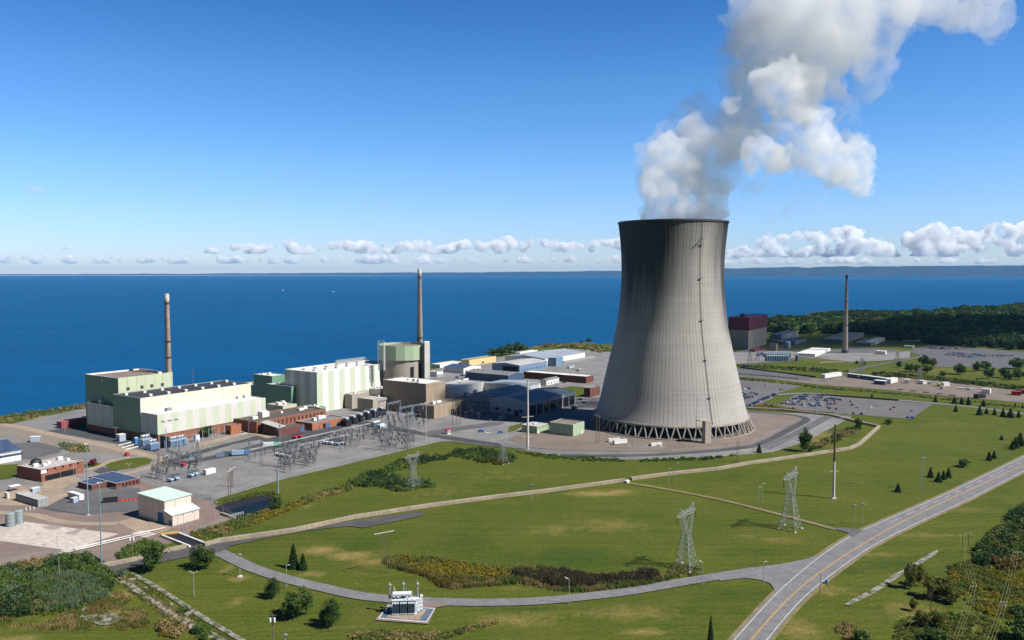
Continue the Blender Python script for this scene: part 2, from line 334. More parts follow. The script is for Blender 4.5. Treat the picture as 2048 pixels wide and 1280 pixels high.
vapour('steam', 0.070, 0.075, 0.36, 0.60); vapour('steam_thin', 0.034, 0.032, 0.36, 0.66); vapour('cloud', 0.0115, 0.0042, 0.38, 0.62); vapour('cloud_thin', 0.0095, 0.0030, 0.34, 0.62); volume_material('cloud_low', 0.009)

# ------------------------------------------------------------------ mesh builder
class MB:
    def __init__(s): s.v = []; s.f = []; s.m = []; s.uv = []
    def face(s, pts, mi=0, uv=None):
        k = len(s.v); s.v.extend(tuple(p) for p in pts); s.f.append(tuple(range(k, k + len(pts)))); s.m.append(mi)
        s.uv.append(uv if uv else [(0.0, 0.0)] * len(pts)); return s
    def wall(s, a, b, z0, z1, mi=0, u0=0.0):          # outward normal on the right of a->b
        l = math.hypot(b[0] - a[0], b[1] - a[1])
        return s.face([(a[0], a[1], z0), (b[0], b[1], z0), (b[0], b[1], z1), (a[0], a[1], z1)], mi,
                      [(u0, z0), (u0 + l, z0), (u0 + l, z1), (u0, z1)])
    def prism(s, poly, z0, z1, mi=0, top=None, cap=True, bottom=False):   # poly counter-clockwise from above
        u = 0.0; n = len(poly)
        for i in range(n):
            a, b = poly[i], poly[(i + 1) % n]; s.wall(a, b, z0, z1, mi, u); u += math.hypot(b[0] - a[0], b[1] - a[1])
        if cap: s.face([(p[0], p[1], z1) for p in poly], mi if top is None else top, [(p[0], p[1]) for p in poly])
        if bottom: s.face([(p[0], p[1], z0) for p in reversed(poly)], mi)
        return s
    def box(s, c, z0, lx, ly, lz, ang=0.0, mi=0, top=None):               # centred on c, turned by ang degrees
        u = DIR(ang); v = DIR(ang + 90); c = Vector((c[0], c[1], 0))
        P = [c - u * lx / 2 - v * ly / 2, c + u * lx / 2 - v * ly / 2, c + u * lx / 2 + v * ly / 2, c - u * lx / 2 + v * ly / 2]
        return s.prism([(p.x, p.y) for p in P], z0, z0 + lz, mi, top, True, True)
    def bar(s, p, q, w, mi=0, n=4, w2=None, cap=True):
        p = Vector(p); q = Vector(q); d = (q - p)
        if d.length < 1e-6: return s
        d.normalize(); a = d.orthogonal().normalized() if abs(d.z) > 0.999 else d.cross(UP).normalized(); b = d.cross(a)
        w2 = w if w2 is None else w2
        k = len(s.v); o = math.pi / 4 if n == 4 else 0
        for (c, r) in ((p, w), (q, w2)):
            for i in range(n):
                t = o + 2 * math.pi * i / n; x = c + (a * math.cos(t) + b * math.sin(t)) * r; s.v.append(tuple(x))
        for i in range(n):
            j = (i + 1) % n; s.f.append((k + i, k + j, k + n + j, k + n + i)); s.m.append(mi); s.uv.append([(i / n, p.z), ((i + 1) / n, p.z), ((i + 1) / n, q.z), (i / n, q.z)])
        if cap:
            s.f.append(tuple(k + n - 1 - i for i in range(n))); s.m.append(mi); s.uv.append([(0, 0)] * n)
            s.f.append(tuple(k + n + i for i in range(n))); s.m.append(mi); s.uv.append([(0, 0)] * n)
        return s
    def lathe(s, c, prof, n=24, mi=0, cap=True):                           # prof: (r, z) bottom to top
        k = len(s.v)
        for (r, z) in prof:
            for i in range(n):
                t = 2 * math.pi * i / n; s.v.append((c[0] + r * math.cos(t), c[1] + r * math.sin(t), z))
        for j in range(len(prof) - 1):
            for i in range(n):
                a = k + j * n; i2 = (i + 1) % n
                s.f.append((a + i, a + i2, a + n + i2, a + n + i)); s.m.append(mi)
                s.uv.append([(i / n, prof[j][1]), ((i + 1) / n, prof[j][1]), ((i + 1) / n, prof[j + 1][1]), (i / n, prof[j + 1][1])])
        if cap:
            a = k + (len(prof) - 1) * n; s.f.append(tuple(a + i for i in range(n))); s.m.append(mi); s.uv.append([(0, 0)] * n)
        return s
    def build(s, name, mats, parent=None, smooth=False, world=True, inst=False):
        me = bpy.data.meshes.new(name); off = Vector((0, 0, 0))
        if parent is not None and world: off = parent.location
        me.from_pydata([(x - off.x, y - off.y, z - off.z) for x, y, z in s.v], [], s.f)
        ms = mats if isinstance(mats, (list, tuple)) else [mats]
        for k in ms: me.materials.append(MATS[k])
        me.polygons.foreach_set('material_index', s.m)
        if smooth: me.polygons.foreach_set('use_smooth', [True] * len(s.f))
        ul = me.uv_layers.new(name='UVMap')
        flat = [c for f in s.uv for p in f for c in p]; ul.data.foreach_set('uv', flat)
        me.update()
        o = bpy.data.objects.new(name, me); COL.objects.link(o)
        if parent is not None: o.parent = parent
        return o
def link(name, me, parent=None, loc=(0, 0, 0)):
    o = bpy.data.objects.new(name, me); COL.objects.link(o); o.location = loc
    if parent is not None: o.parent = parent
    return o
def thing(name, label, cat, loc, group=None):
    o = bpy.data.objects.new(name, None); o.empty_display_size = 1; COL.objects.link(o); o.location = loc
    return tag(o, label, cat, group)
def tag(o, label=None, cat=None, group=None, kind=None):
    if label: o['label'] = label
    if cat: o['category'] = cat
    if group: o['group'] = group
    if kind: o['kind'] = kind
    return o
KIDS = {}
def kids(o):
    return [c for c in o.children]
def dup(root, loc, rz=None, sc=None, label=None, group=None, zs=None):
    r = root.copy(); COL.objects.link(r); r.location = loc
    if rz is not None: r.rotation_euler = (0, 0, rz)
    if sc is not None: r.scale = (sc, sc, sc if zs is None else zs)
    if label: r['label'] = label
    if group: r['group'] = group
    for ch in kids(root):
        c = ch.copy(); COL.objects.link(c); c.parent = r
        for g in kids(ch):
            d = g.copy(); COL.objects.link(d); d.parent = c
    return r
class Repeat:
    """builds the first of a kind in place, then copies it"""
    def __init__(s, make, width=1.05): s.make = make; s.root = None; s.width = width
    def __call__(s, loc, rz=0.0, sc=1.0, label=None, group=None, zs=None):
        if s.root is None: s.root = s.make(); s.used = False
        bpy_root = s.root
        if not s.used:
            s.used = True; r = bpy_root; r.location = loc; r.rotation_euler = (0, 0, rz); r.scale = (sc, sc, sc if zs is None else zs)
            if label: r['label'] = label
            if group: r['group'] = group
            return r
        return dup(bpy_root, loc, rz, sc, label, group, zs)
import bmesh
_ico = {}
def ico(n):
    if n not in _ico:
        bm = bmesh.new(); bmesh.ops.create_icosphere(bm, subdivisions=n, radius=1); _ico[n] = (np.array([v.co[:] for v in bm.verts]), [[v.index for v in f.verts] for f in bm.faces]); bm.free()
    return _ico[n]
def poly_px(pts, z=0.0): return [G(x, y, z) for x, y in pts]
def ccw(P):
    a = sum(P[i][0] * P[(i + 1) % len(P)][1] - P[(i + 1) % len(P)][0] * P[i][1] for i in range(len(P)))
    return P if a > 0 else list(reversed(P))
LAYER = [0.03]
def sheet(name, m, pts, z=None, px=True):
    if z is None: LAYER[0] += 0.006; z = LAYER[0]
    P = ccw([tuple(p)[:2] for p in (poly_px(pts) if px else pts)])
    b = MB(); b.face([(x, y, z) for x, y in P]); o = b.build(name, m); return tag(o, kind='structure')
def smooth_line(P, step=6.0, ends=True):
    P = [Vector((p[0], p[1], 0)) for p in P]; out = []
    Q = [P[0] * 2 - P[1]] + P + [P[-1] * 2 - P[-2]]
    for i in range(1, len(Q) - 2):
        n = max(1, int((Q[i + 1] - Q[i]).length / step))
        for k in range(n):
            t = k / n; a, b, c, d = Q[i - 1], Q[i], Q[i + 1], Q[i + 2]
            out.append(0.5 * ((2 * b) + (c - a) * t + (2 * a - 5 * b + 4 * c - d) * t * t + (3 * b - a - 3 * c + d) * t ** 3))
    out.append(P[-1]); return out
def offset(P, d):
    out = []
    for i, p in enumerate(P):
        a = P[max(0, i - 1)]; b = P[min(len(P) - 1, i + 1)]; t = (b - a).normalized(); out.append(p + Vector((-t.y, t.x, 0)) * d)
    return out
def strip(b, A, B, z, mi=0):                # A left, B right when walking along
    for i in range(len(A) - 1):
        b.face([(B[i].x, B[i].y, z), (B[i + 1].x, B[i + 1].y, z), (A[i + 1].x, A[i + 1].y, z), (A[i].x, A[i].y, z)], mi)
def ribbon(name, m, px, width, z=None):
    if z is None: LAYER[0] += 0.006; z = LAYER[0]
    P = smooth_line(poly_px(px)); b = MB(); strip(b, offset(P, width / 2), offset(P, -width / 2), z)
    return tag(b.build(name, m), kind='structure')
def inside(x, y, P):
    c = False; j = len(P) - 1
    for i in range(len(P)):
        if (P[i][1] > y) != (P[j][1] > y) and x < (P[j][0] - P[i][0]) * (y - P[i][1]) / (P[j][1] - P[i][1]) + P[i][0]: c = not c
        j = i
    return c

# ------------------------------------------------------------------ ground, lake, far shore
SHORE = poly_px([(-900, 985), (-300, 880), (0, 834), (90, 820), (175, 807), (350, 776), (620, 746), (860, 723), (930, 716), (1010, 700), (1060, 692),
                 (1120, 685), (1165, 683), (1230, 686), (1330, 680), (1450, 668), (1530, 652), (1565, 645), (1640, 637), (1850, 632), (1960, 624), (2060, 617), (2300, 603), (2700, 590)])
def make_ground():
    xs = list(np.arange(-470, 660, 5.0)); ys = list(np.arange(225, 1000, 5.0))
    s = 5.0; x = xs[-1]
    while x < 7000: s *= 1.12; x += s; xs.append(x)
    s = 5.0; x = xs[0]
    while x > -4000: s *= 1.2; x -= s; xs.insert(0, x)
    s = 5.0; y = ys[-1]
    while y < 7000: s *= 1.07; y += s; ys.append(y)
    s = 5.0; y = ys[0]
    while y > -1500: s *= 1.25; y -= s; ys.insert(0, y)
    X, Y = np.meshgrid(np.array(xs), np.array(ys)); x = X.ravel(); y = Y.ravel()
    sh = [(p.x, p.y) for p in SHORE]
    dmin = np.full(x.shape, 1e9)
    for (ax, ay), (bx, by) in zip(sh[:-1], sh[1:]):
        dx, dy = bx - ax, by - ay; t = np.clip(((x - ax) * dx + (y - ay) * dy) / (dx * dx + dy * dy), 0, 1)
        dmin = np.minimum(dmin, np.hypot(x - ax - t * dx, y - ay - t * dy))
    poly = sh + [(9000, sh[-1][1] + 900), (9000, -9000), (-9000, -9000), (-9000, sh[0][1])]
    ins = np.zeros(x.shape, bool); j = len(poly) - 1
    for i in range(len(poly)):
        (xi, yi), (xj, yj) = poly[i], poly[j]
        with np.errstate(divide='ignore', invalid='ignore'):
            c = ((yi > y) != (yj > y)) & (x < (xj - xi) * (y - yi) / (yj - yi) + xi)
        ins ^= c; j = i
    sd = np.where(ins, -dmin, dmin)                     # positive out in the lake
    jag = 3.0 * np.sin(x * 0.11 + y * 0.05) + 2.0 * np.sin(x * 0.31 - y * 0.23)
    z = -np.clip((sd + 9 + jag) * 0.55, 0, 11)
    dry = np.zeros(x.shape); lush = np.zeros(x.shape)
    def patch(arr, cx, cy, rx, ry, a=1.0, rot=0.0):
        c = G(cx, cy); D = c.y; wx = rx * D / FPX; wy = ry * D * D / (CAM_H * FPX)
        dx, dy = x - c.x, y - c.y; cr, sr = math.cos(R(rot)), math.sin(R(rot))
        q = ((dx * cr + dy * sr) / wx) ** 2 + ((-dx * sr + dy * cr) / wy) ** 2
        np.maximum(arr, a * np.exp(-q * 0.9), out=arr)
    for p in [(1195, 987, 70, 7, .95), (1240, 982, 30, 4, 1.0), (640, 1100, 45, 9, 1.05, 0), (700, 1112, 50, 10, 1.0), (745, 1124, 30, 8, .9), (625, 1147, 28, 8, .8), (1190, 1213, 60, 5, .95),
              (1030, 1240, 120, 20, .6), (1260, 1225, 120, 16, .65), (1290, 1262, 50, 10, .85), (460, 1137, 16, 7, 1.0), (478, 1156, 24, 8, .85), (470, 1205, 26, 14, .6), (1030, 1180, 40, 5, .9), (1220, 1050, 90, 18, .55),
              (1110, 1060, 70, 16, .5), (1560, 1080, 60, 8, .55), (1500, 1075, 40, 5, .6), (240, 1190, 30, 14, .95), (200, 1235, 70, 18, .95), (130, 1245, 90, 14, .6), (1750, 1110, 90, 6, .65), (1660, 1180, 60, 16, .6), (1600, 1260, 50, 26, .75),
              (1840, 1070, 110, 6, .6), (1930, 1020, 80, 6, .55), (700, 1250, 60, 8, .4), (870, 985, 140, 18, .38), (1000, 950, 150, 18, .35), (600, 1010, 60, 10, .45), (1640, 870, 60, 12, .6), (1600, 880, 60, 8, .65),
              (1500, 925, 120, 6, .35), (1900, 850, 140, 10, .35), (1700, 920, 150, 25, .25), (1830, 1225, 70, 30, .6), (1900, 1260, 90, 30, .55), (330, 1175, 60, 16, .4), (30, 1280, 60, 10, .8), (90, 870, 110, 6, .9), (60, 835, 90, 5, .95), (150, 810, 60, 4, .95), (1080, 690, 60, 4, .95), (1150, 690, 40, 4, .95), (1880, 740, 160, 8, .4), (1640, 720, 90, 6, .4), (1850, 665, 200, 5, .6)]: patch(dry, *p)
    for p in [(1150, 1120, 200, 30, .75), (720, 1090, 60, 25, .6), (930, 1080, 100, 40, .6), (1080, 1215, 180, 8, .75), (1450, 1190, 90, 14, .8), (1530, 1190, 40, 12, .8), (1700, 1140, 160, 12, .75), (1800, 1130, 120, 20, .7),
              (1500, 1105, 120, 12, .7), (1250, 1030, 140, 12, .4), (1700, 960, 140, 30, .45), (1430, 990, 90, 15, .4), (100, 1265, 110, 8, .8), (270, 1180, 50, 12, .6), (1690, 865, 40, 12, .9), (1640, 905, 40, 6, .6), (500, 1055, 60, 8, .5), (560, 1230, 150, 18, .4)]: patch(lush, *p)
    nx, ny = len(xs), len(ys)
    me = bpy.data.meshes.new('ground')
    co = np.stack([x, y, z], 1).astype(np.float32)
    i, jj = np.meshgrid(np.arange(nx - 1), np.arange(ny - 1)); a = (jj * nx + i).ravel()
    q = np.stack([a, a + 1, a + nx + 1, a + nx], 1).astype(np.int32)
    me.vertices.add(len(co)); me.vertices.foreach_set('co', co.ravel())
    me.loops.add(q.size); me.loops.foreach_set('vertex_index', q.ravel())
    me.polygons.add(len(q)); me.polygons.foreach_set('loop_start', np.arange(0, q.size, 4, dtype=np.int32))
    me.update(calc_edges=True)
    me.polygons.foreach_set('use_smooth', [True] * len(q))
    for nm, arr in (('dry', dry), ('lush', lush)):
        at = me.attributes.new(nm, 'FLOAT', 'POINT'); at.data.foreach_set('value', arr.astype(np.float32))
    me.materials.append(MATS['grass'])
    tag(link('ground', me), kind='structure')
make_ground()
b = MB(); b.face([(-45000, 250, -5), (45000, 250, -5), (45000, 31500, -5), (-45000, 31500, -5)])
tag(b.build('lake', 'lake_water'), kind='structure')
def far_shore():
    cols = 260; b = MB(); rows = []
    top = [(-700, 549.2), (0, 548.4), (400, 547.2), (700, 545.6), (1000, 544.0), (1240, 541.5), (1440, 537), (1600, 534), (1850, 531.6), (2048, 531), (2700, 529)]
    base = [(-700, 550.2), (0, 550), (700, 550.4), (1240, 551.8), (1440, 552.8), (2048, 553), (2700, 553)]
    for k in range(cols):
        px = -500 + 3050 * k / (cols - 1)
        yb = np.interp(px, [p[0] for p in base], [p[1] for p in base]); yt = np.interp(px, [p[0] for p in top], [p[1] for p in top])
        P = G(px, yb, -5); d = Vector((P.x, P.y, 0)).normalized(); row = [P + Vector((0, 0, -1))]
        C = P + d * 2600; zc = max(15, ZT(C, yt) + 22 * (mnoise.noise(Vector((px * 0.012, 0, 3))) + 0.6 * mnoise.noise(Vector((px * 0.05, 7, 3)))))
        for f, hh in ((0.03, 0.07), (0.25, 0.22), (0.55, 0.55), (0.8, 0.86), (1.0, 1.0), (1.25, 0.9), (2.0, 0.2), (2.4, -0.05)):
            q = P + d * 2600 * f; q.z = -5 + (zc + 5) * hh * (1 + 0.12 * mnoise.noise(Vector((px * 0.03, f * 3, 1)))); row.append(q)
        rows.append(row)
    for a, c in zip(rows[:-1], rows[1:]):
        for i in range(len(a) - 1): b.face([a[i], c[i], c[i + 1], a[i + 1]])
    tag(b.build('hills', 'far_hills', smooth=True), kind='structure')
far_shore()

# ------------------------------------------------------------------ yards, roads, paths (sheets a few millimetres apart)
sheet('gravel_yard', 'yard_gravel', [(-400, 900), (0, 853), (150, 820), (200, 812), (350, 792), (620, 762), (860, 740), (940, 725), (1010, 712), (1060, 704), (1130, 697), (1180, 700), (1230, 705), (1290, 740), (1400, 790), (1500, 822), (1570, 826), (1640, 826), (1704, 834),
       (1610, 884), (1545, 904), (1440, 913), (1340, 918), (1250, 919), (1130, 913), (1040, 899), (903, 882), (880, 883), (700, 927), (560, 960), (440, 996), (425, 1005), (463, 1038), (400, 1062), (320, 1095), (215, 1130), (180, 1112), (110, 1112), (0, 1133), (-400, 1180)])
sheet('gravel_yard', 'pink_gravel', [(-400, 1008), (30, 992), (60, 985), (160, 985), (262, 958), (300, 966), (415, 1003), (440, 1015), (463, 1038), (400, 1062), (320, 1095), (215, 1130), (180, 1112), (110, 1112), (0, 1133), (-400, 1180)])
sheet('gravel_yard', 'tan_road', [(-300, 1000), (0, 985), (45, 970), (110, 975), (165, 985), (115, 1012), (60, 1012), (0, 1010), (-300, 1030)])
sheet('asphalt', 'worn_asphalt', [(84, 1018), (118, 1000), (150, 985), (205, 977), (280, 975), (282, 1024), (232, 1024), (180, 1030), (110, 1024)])
ribbon('path', 'tan_road', [(-120, 1015), (0, 1025), (70, 1030), (110, 1041), (165, 1047), (235, 1047)], 5.0)
sheet('path', 'tan_road', [(235, 1045), (278, 1030), (345, 1056), (320, 1066), (270, 1062)])
sheet('concrete_slab', 'slab_concrete', [(-300, 1060), (0, 1047), (48, 1043), (110, 1052), (238, 1068), (137, 1101), (0, 1082), (-300, 1092)])
for p in ([(85, 1052), (112, 1050), (123, 1056), (108, 1060), (88, 1057)], [(128, 1066), (165, 1057), (176, 1055), (160, 1063), (150, 1070), (136, 1069)], [(70, 1067), (80, 1066), (76, 1070)], [(82, 1089), (92, 1088), (88, 1092)]):
    sheet('concrete_patch', 'slab_patch', p)
sheet('concrete_slab', 'slab_concrete', [(262, 1066), (285, 1061), (315, 1068), (290, 1076)])
sheet('asphalt', 'worn_asphalt', [(-250, 905), (70, 884), (132, 888), (120, 905), (62, 918), (-250, 935)])
sheet('path', 'rubble', [(-100, 850), (30, 848), (130, 880), (310, 905), (305, 914), (200, 905), (120, 895), (20, 872), (-100, 870)])
sheet('asphalt', 'asphalt', [(92, 862), (180, 848), (250, 868), (330, 893), (310, 905), (215, 884)])  # dark asphalt sheet, largely standing in for the building's shadow
ribbon('path', 'tan_road', [(-60, 845), (20, 851), (96, 867), (208, 891), (295, 911), (322, 918)], 8.0)
ribbon('path', 'tan_road', [(322, 916), (327, 924), (300, 935), (255, 947), (225, 957)], 7.0)
ribbon('path', 'tan_road', [(262, 915), (232, 919), (205, 930), (172, 941)], 5.5)
sheet('path', 'tan_road', [(85, 966), (105, 953), (150, 953), (160, 958), (150, 968), (110, 982), (86, 984)])
sheet('asphalt', 'asphalt', [(187, 943), (205, 934), (238, 941), (210, 951)])
sheet('lawn', 'grass', [(210, 931), (222, 925), (260, 917), (290, 915), (305, 920), (300, 927), (270, 936), (238, 940), (218, 938)])
sheet('lawn', 'grass', [(167, 930), (190, 925), (203, 928), (190, 934), (172, 937)])
sheet('lawn', 'grass', [(-250, 950), (0, 930), (45, 928), (46, 945), (20, 958), (-250, 985)])
sheet('asphalt', 'asphalt', [(318, 925), (345, 917), (395, 902), (450, 888), (484, 880), (520, 870), (560, 866), (620, 861), (690, 838), (712, 842), (640, 880), (575, 893), (470, 912), (420, 920), (345, 934)])
sheet('gravel_yard', 'yard_gravel', [(345, 925), (420, 903), (470, 888), (520, 880), (530, 884), (510, 890), (440, 908), (380, 922)])
sheet('path', 'tan_road', [(395, 888), (480, 866), (560, 866), (562, 871), (535, 877), (500, 868), (400, 895)])
sheet('asphalt', 'asphalt', [(690, 838), (780, 850), (860, 868), (900, 872), (1000, 888), (1010, 894), (900, 880), (780, 860), (700, 846)])
sheet('asphalt', 'worn_asphalt', [(840, 866), (900, 855), (980, 845), (1010, 845), (1000, 850), (920, 861), (860, 872)])
sheet('lawn', 'grass', [(1018, 854), (1045, 846), (1048, 850), (1030, 862), (1016, 864)])
sheet('lawn', 'grass', [(1075, 795), (1110, 778), (1140, 773), (1190, 776), (1185, 790), (1120, 800), (1090, 803)])
sheet('gravel_yard', 'brown_gravel', [(1015, 880), (1050, 862), (1110, 852), (1200, 835), (1330, 815), (1490, 824), (1560, 828), (1600, 833), (1608, 839), (1592, 850), (1540, 870), (1500, 890), (1430, 899), (1340, 904), (1240, 904), (1130, 902), (1060, 895)])
ribbon('road', 'asphalt', [(1120, 911), (1200, 912), (1300, 910), (1400, 904), (1480, 896), (1525, 886), (1590, 853), (1612, 838), (1570, 829), (1490, 823), (1430, 815)], 7.0)
ribbon('road', 'worn_asphalt', [(1530, 897), (1600, 864), (1660, 832), (1700, 824)], 8.0)
# right-hand car parks and yards
LOT = [(1554, 811), (1593, 789), (1640, 791), (1865, 808), (1823, 838.5), (1740, 832), (1665, 825), (1600, 820)]
sheet('parking_lot', 'lot_asphalt', LOT)
sheet('parking_lot', 'lot_asphalt', [(1440, 765), (1474, 759), (1530, 764), (1602, 772), (1575, 782), (1552, 788), (1545, 798), (1500, 817), (1480, 820), (1440, 800)])
ribbon('road', 'road_asphalt', [(1553, 790), (1595, 787), (1640, 788), (1700, 793), (1790, 800), (1870, 807), (1960, 816), (2048, 828), (2250, 852)], 7.5)
sheet('gravel_yard', 'brown_gravel', [(1440, 745), (1480, 742), (1620, 757), (1660, 757), (1715, 748), (1830, 757), (1930, 769), (2048, 783), (2300, 808), (2300, 830), (2048, 806), (1900, 793), (1750, 778), (1640, 770), (1540, 758), (1440, 752)])
sheet('asphalt', 'worn_asphalt', [(1440, 740), (1480, 737), (1560, 746), (1620, 755), (1625, 762), (1540, 757), (1440, 751)])
sheet('gravel_yard', 'yard_gravel', [(1420, 716), (1500, 698), (1570, 700), (1640, 706), (1740, 703), (1820, 702), (1820, 716), (1760, 722), (1700, 724), (1640, 717), (1600, 714), (1560, 722), (1490, 727), (1420, 730)])
sheet('asphalt', 'worn_asphalt', [(1540, 692), (1640, 690), (1700, 694), (1790, 700), (1815, 704), (1740, 706), (1640, 706), (1560, 702)])
sheet('lawn', 'grass', [(1565, 696), (1620, 690), (1680, 692), (1690, 698), (1640, 701), (1580, 701)])
sheet('parking_lot', 'worn_asphalt', [(1818, 704), (1830, 697), (1857, 691), (1950, 696), (2060, 706), (2200, 716), (2200, 735), (2048, 729), (2014, 738), (1950, 735), (1874, 734), (1860, 728), (1871, 722), (1840, 711)])
ribbon('road', 'worn_asphalt', [(1640, 764), (1700, 743), (1745, 732), (1806, 721), (1850, 712)], 9.0)
ribbon('road', 'worn_asphalt', [(1420, 733), (1500, 728), (1560, 724), (1600, 719), (1660, 713)], 7.0)
ribbon('path', 'tan_road', [(1640, 726), (1660, 724.5), (1690, 724)], 7.0)
ribbon('kerb', 'dark_concrete', [(1440, 768), (1500, 772), (1545, 777)], 2.0)
# canal and settling pond
sheet('canal', 'liner', [(322, 1072), (356, 1069), (408, 1089), (380, 1095)])
sheet('pond_bank', 'liner', [(430, 1016), (455, 1006), (500, 996), (540, 990), (560, 1000), (548, 1014), (505, 1034), (470, 1040)])
sheet('pond', 'pond_water', [(452, 1024), (500, 1007), (536, 1001), (542, 1007), (505, 1028), (474, 1034)])
# drive, dark path, highway
ribbon('road', 'road_asphalt', [(1610, 1160), (1540, 1150), (1470, 1150), (1390, 1161), (1263, 1183), (1160, 1195.5), (1080, 1203), (980, 1206), (870, 1204), (737, 1195), (648, 1177), (559, 1155), (499, 1134.5), (455, 1113), (425, 1100)], 6.8)
sheet('road', 'road_asphalt', [(1438, 1146), (1500, 1137), (1560, 1129.5), (1605, 1121), (1650, 1108), (1640, 1130), (1606, 1152), (1563, 1192), (1549, 1180), (1540, 1168), (1520, 1161), (1490, 1157), (1440, 1163)])
sheet('path', 'dark_path', [(200, 1150), (215, 1136), (290, 1118), (330, 1104), (400, 1090), (470, 1084), (588, 1066), (707, 1042), (847, 1023), (850, 1031), (800, 1042), (725, 1057), (698, 1053), (618, 1062), (529, 1078), (460, 1093), (440, 1106), (400, 1110), (300, 1130), (225, 1150)])
ribbon('path', 'dirt_track', [(1258, 967), (1320, 977), (1440, 1000), (1560, 1030), (1672, 1060)], 3.2)
sheet('path', 'worn_asphalt', [(1662, 1057), (1690, 1057), (1728, 1062), (1703, 1077), (1695, 1066)])
ribbon('path', 'old_concrete', [(236, 1150), (262, 1172), (300, 1200), (350, 1230), (420, 1268), (480, 1300)], 2.6)
ribbon('path', 'old_concrete', [(262, 1148), (300, 1168), (345, 1196), (400, 1232), (460, 1268), (510, 1298)], 2.2)
sheet('concrete_slab', 'old_concrete', [(165, 1215), (195, 1216), (245, 1236), (240, 1250), (200, 1252), (160, 1238)])
sheet('path', 'old_concrete', [(1686, 1212), (1712, 1196), (1740, 1182), (1768, 1165), (1782, 1152), (1800, 1144), (1840, 1120), (1868, 1104), (1878, 1101), (1870, 1112), (1840, 1130), (1806, 1149), (1775, 1172), (1745, 1190), (1700, 1212)])
def highway():
    le = [(1500, 1251), (1561, 1190), (1607.8, 1143), (1643.7, 1111), (1701, 1075), (1787, 1035.6), (1895, 989), (2048, 914)]
    re = [(1532, 1280), (1607.8, 1193.7), (1665, 1147), (1730, 1100), (1823, 1050), (1931, 1003), (2048, 940)]
    ye = [(1503.6, 1280), (1572, 1201), (1629, 1152), (1701, 1104), (1773, 1061), (1859, 1017.6), (2048, 930.7)]
    Y = [G(*p) for p in ye]; d0 = (Y[0] - Y[1]).normalized(); d1 = (Y[-1] - Y[-2]).normalized()
    P = [Y[0] + d0 * 120] + [Y[0] + d0 * 60] + Y + [Y[-1] + d1 * 150, Y[-1] + d1 * 500]
    C = smooth_line(P, 8)
    for _ in range(12): C = [C[0]] + [(C[i - 1] + C[i] * 2 + C[i + 1]) / 4 for i in range(1, len(C) - 1)] + [C[-1]]
    def width(pts):
        st = []
        for p in pts: q = G(*p); i = min(range(len(C)), key=lambda k: (q - C[k]).length); st.append((i, (q - C[i]).length))
        st.sort(); return np.interp(range(len(C)), [x[0] for x in st], [x[1] for x in st])
    WLs, WRs = width(le), width(re)
    for _ in range(10): WLs[1:-1] = (WLs[:-2] + WLs[1:-1] * 2 + WLs[2:]) / 4; WRs[1:-1] = (WRs[:-2] + WRs[1:-1] * 2 + WRs[2:]) / 4
    base_offset = offset
    def vo(Ws, sg, d):
        out = []
        for i, p in enumerate(C):
            a_ = C[max(0, i - 1)]; b_ = C[min(len(C) - 1, i + 1)]; t = (b_ - a_).normalized(); out.append(p + Vector((-t.y, t.x, 0)) * (sg * Ws[i] + d))
        return out
    sheet_b = MB(); strip(sheet_b, vo(WLs, 1, 2.2), vo(WRs, -1, -2.2), 0.32)
    tag(sheet_b.build('road_verge', 'dirt_track'), kind='structure')
    rb = MB(); strip(rb, vo(WLs, 1, .8), vo(WRs, -1, -.8), 0.34)
    road = tag(rb.build('highway', 'road_asphalt'), kind='structure')
    m = MB(); strip(m, vo(WLs, 1, .1), vo(WLs, 1, -.1), 0.347); strip(m, vo(WRs, -1, .1), vo(WRs, -1, -.1), 0.347)
    m.build('edge_line', 'marking_white', road)
    m = MB(); strip(m, offset(C, 0.30), offset(C, 0.12), 0.347); strip(m, offset(C, -0.12), offset(C, -0.30), 0.347)
    m.build('centre_line', 'marking_yellow', road)
    m = MB(); A, B = vo(WLs * .52, 1, .09), vo(WLs * .52, 1, -.09); acc = 0
    for i in range(len(C) - 1):
        if C[i].y > 395 and i % 2 == 0: strip(m, A[i:i + 2], B[i:i + 2], 0.347)
    m.build('lane_line', 'marking_white', road)
    return C
HW = highway()

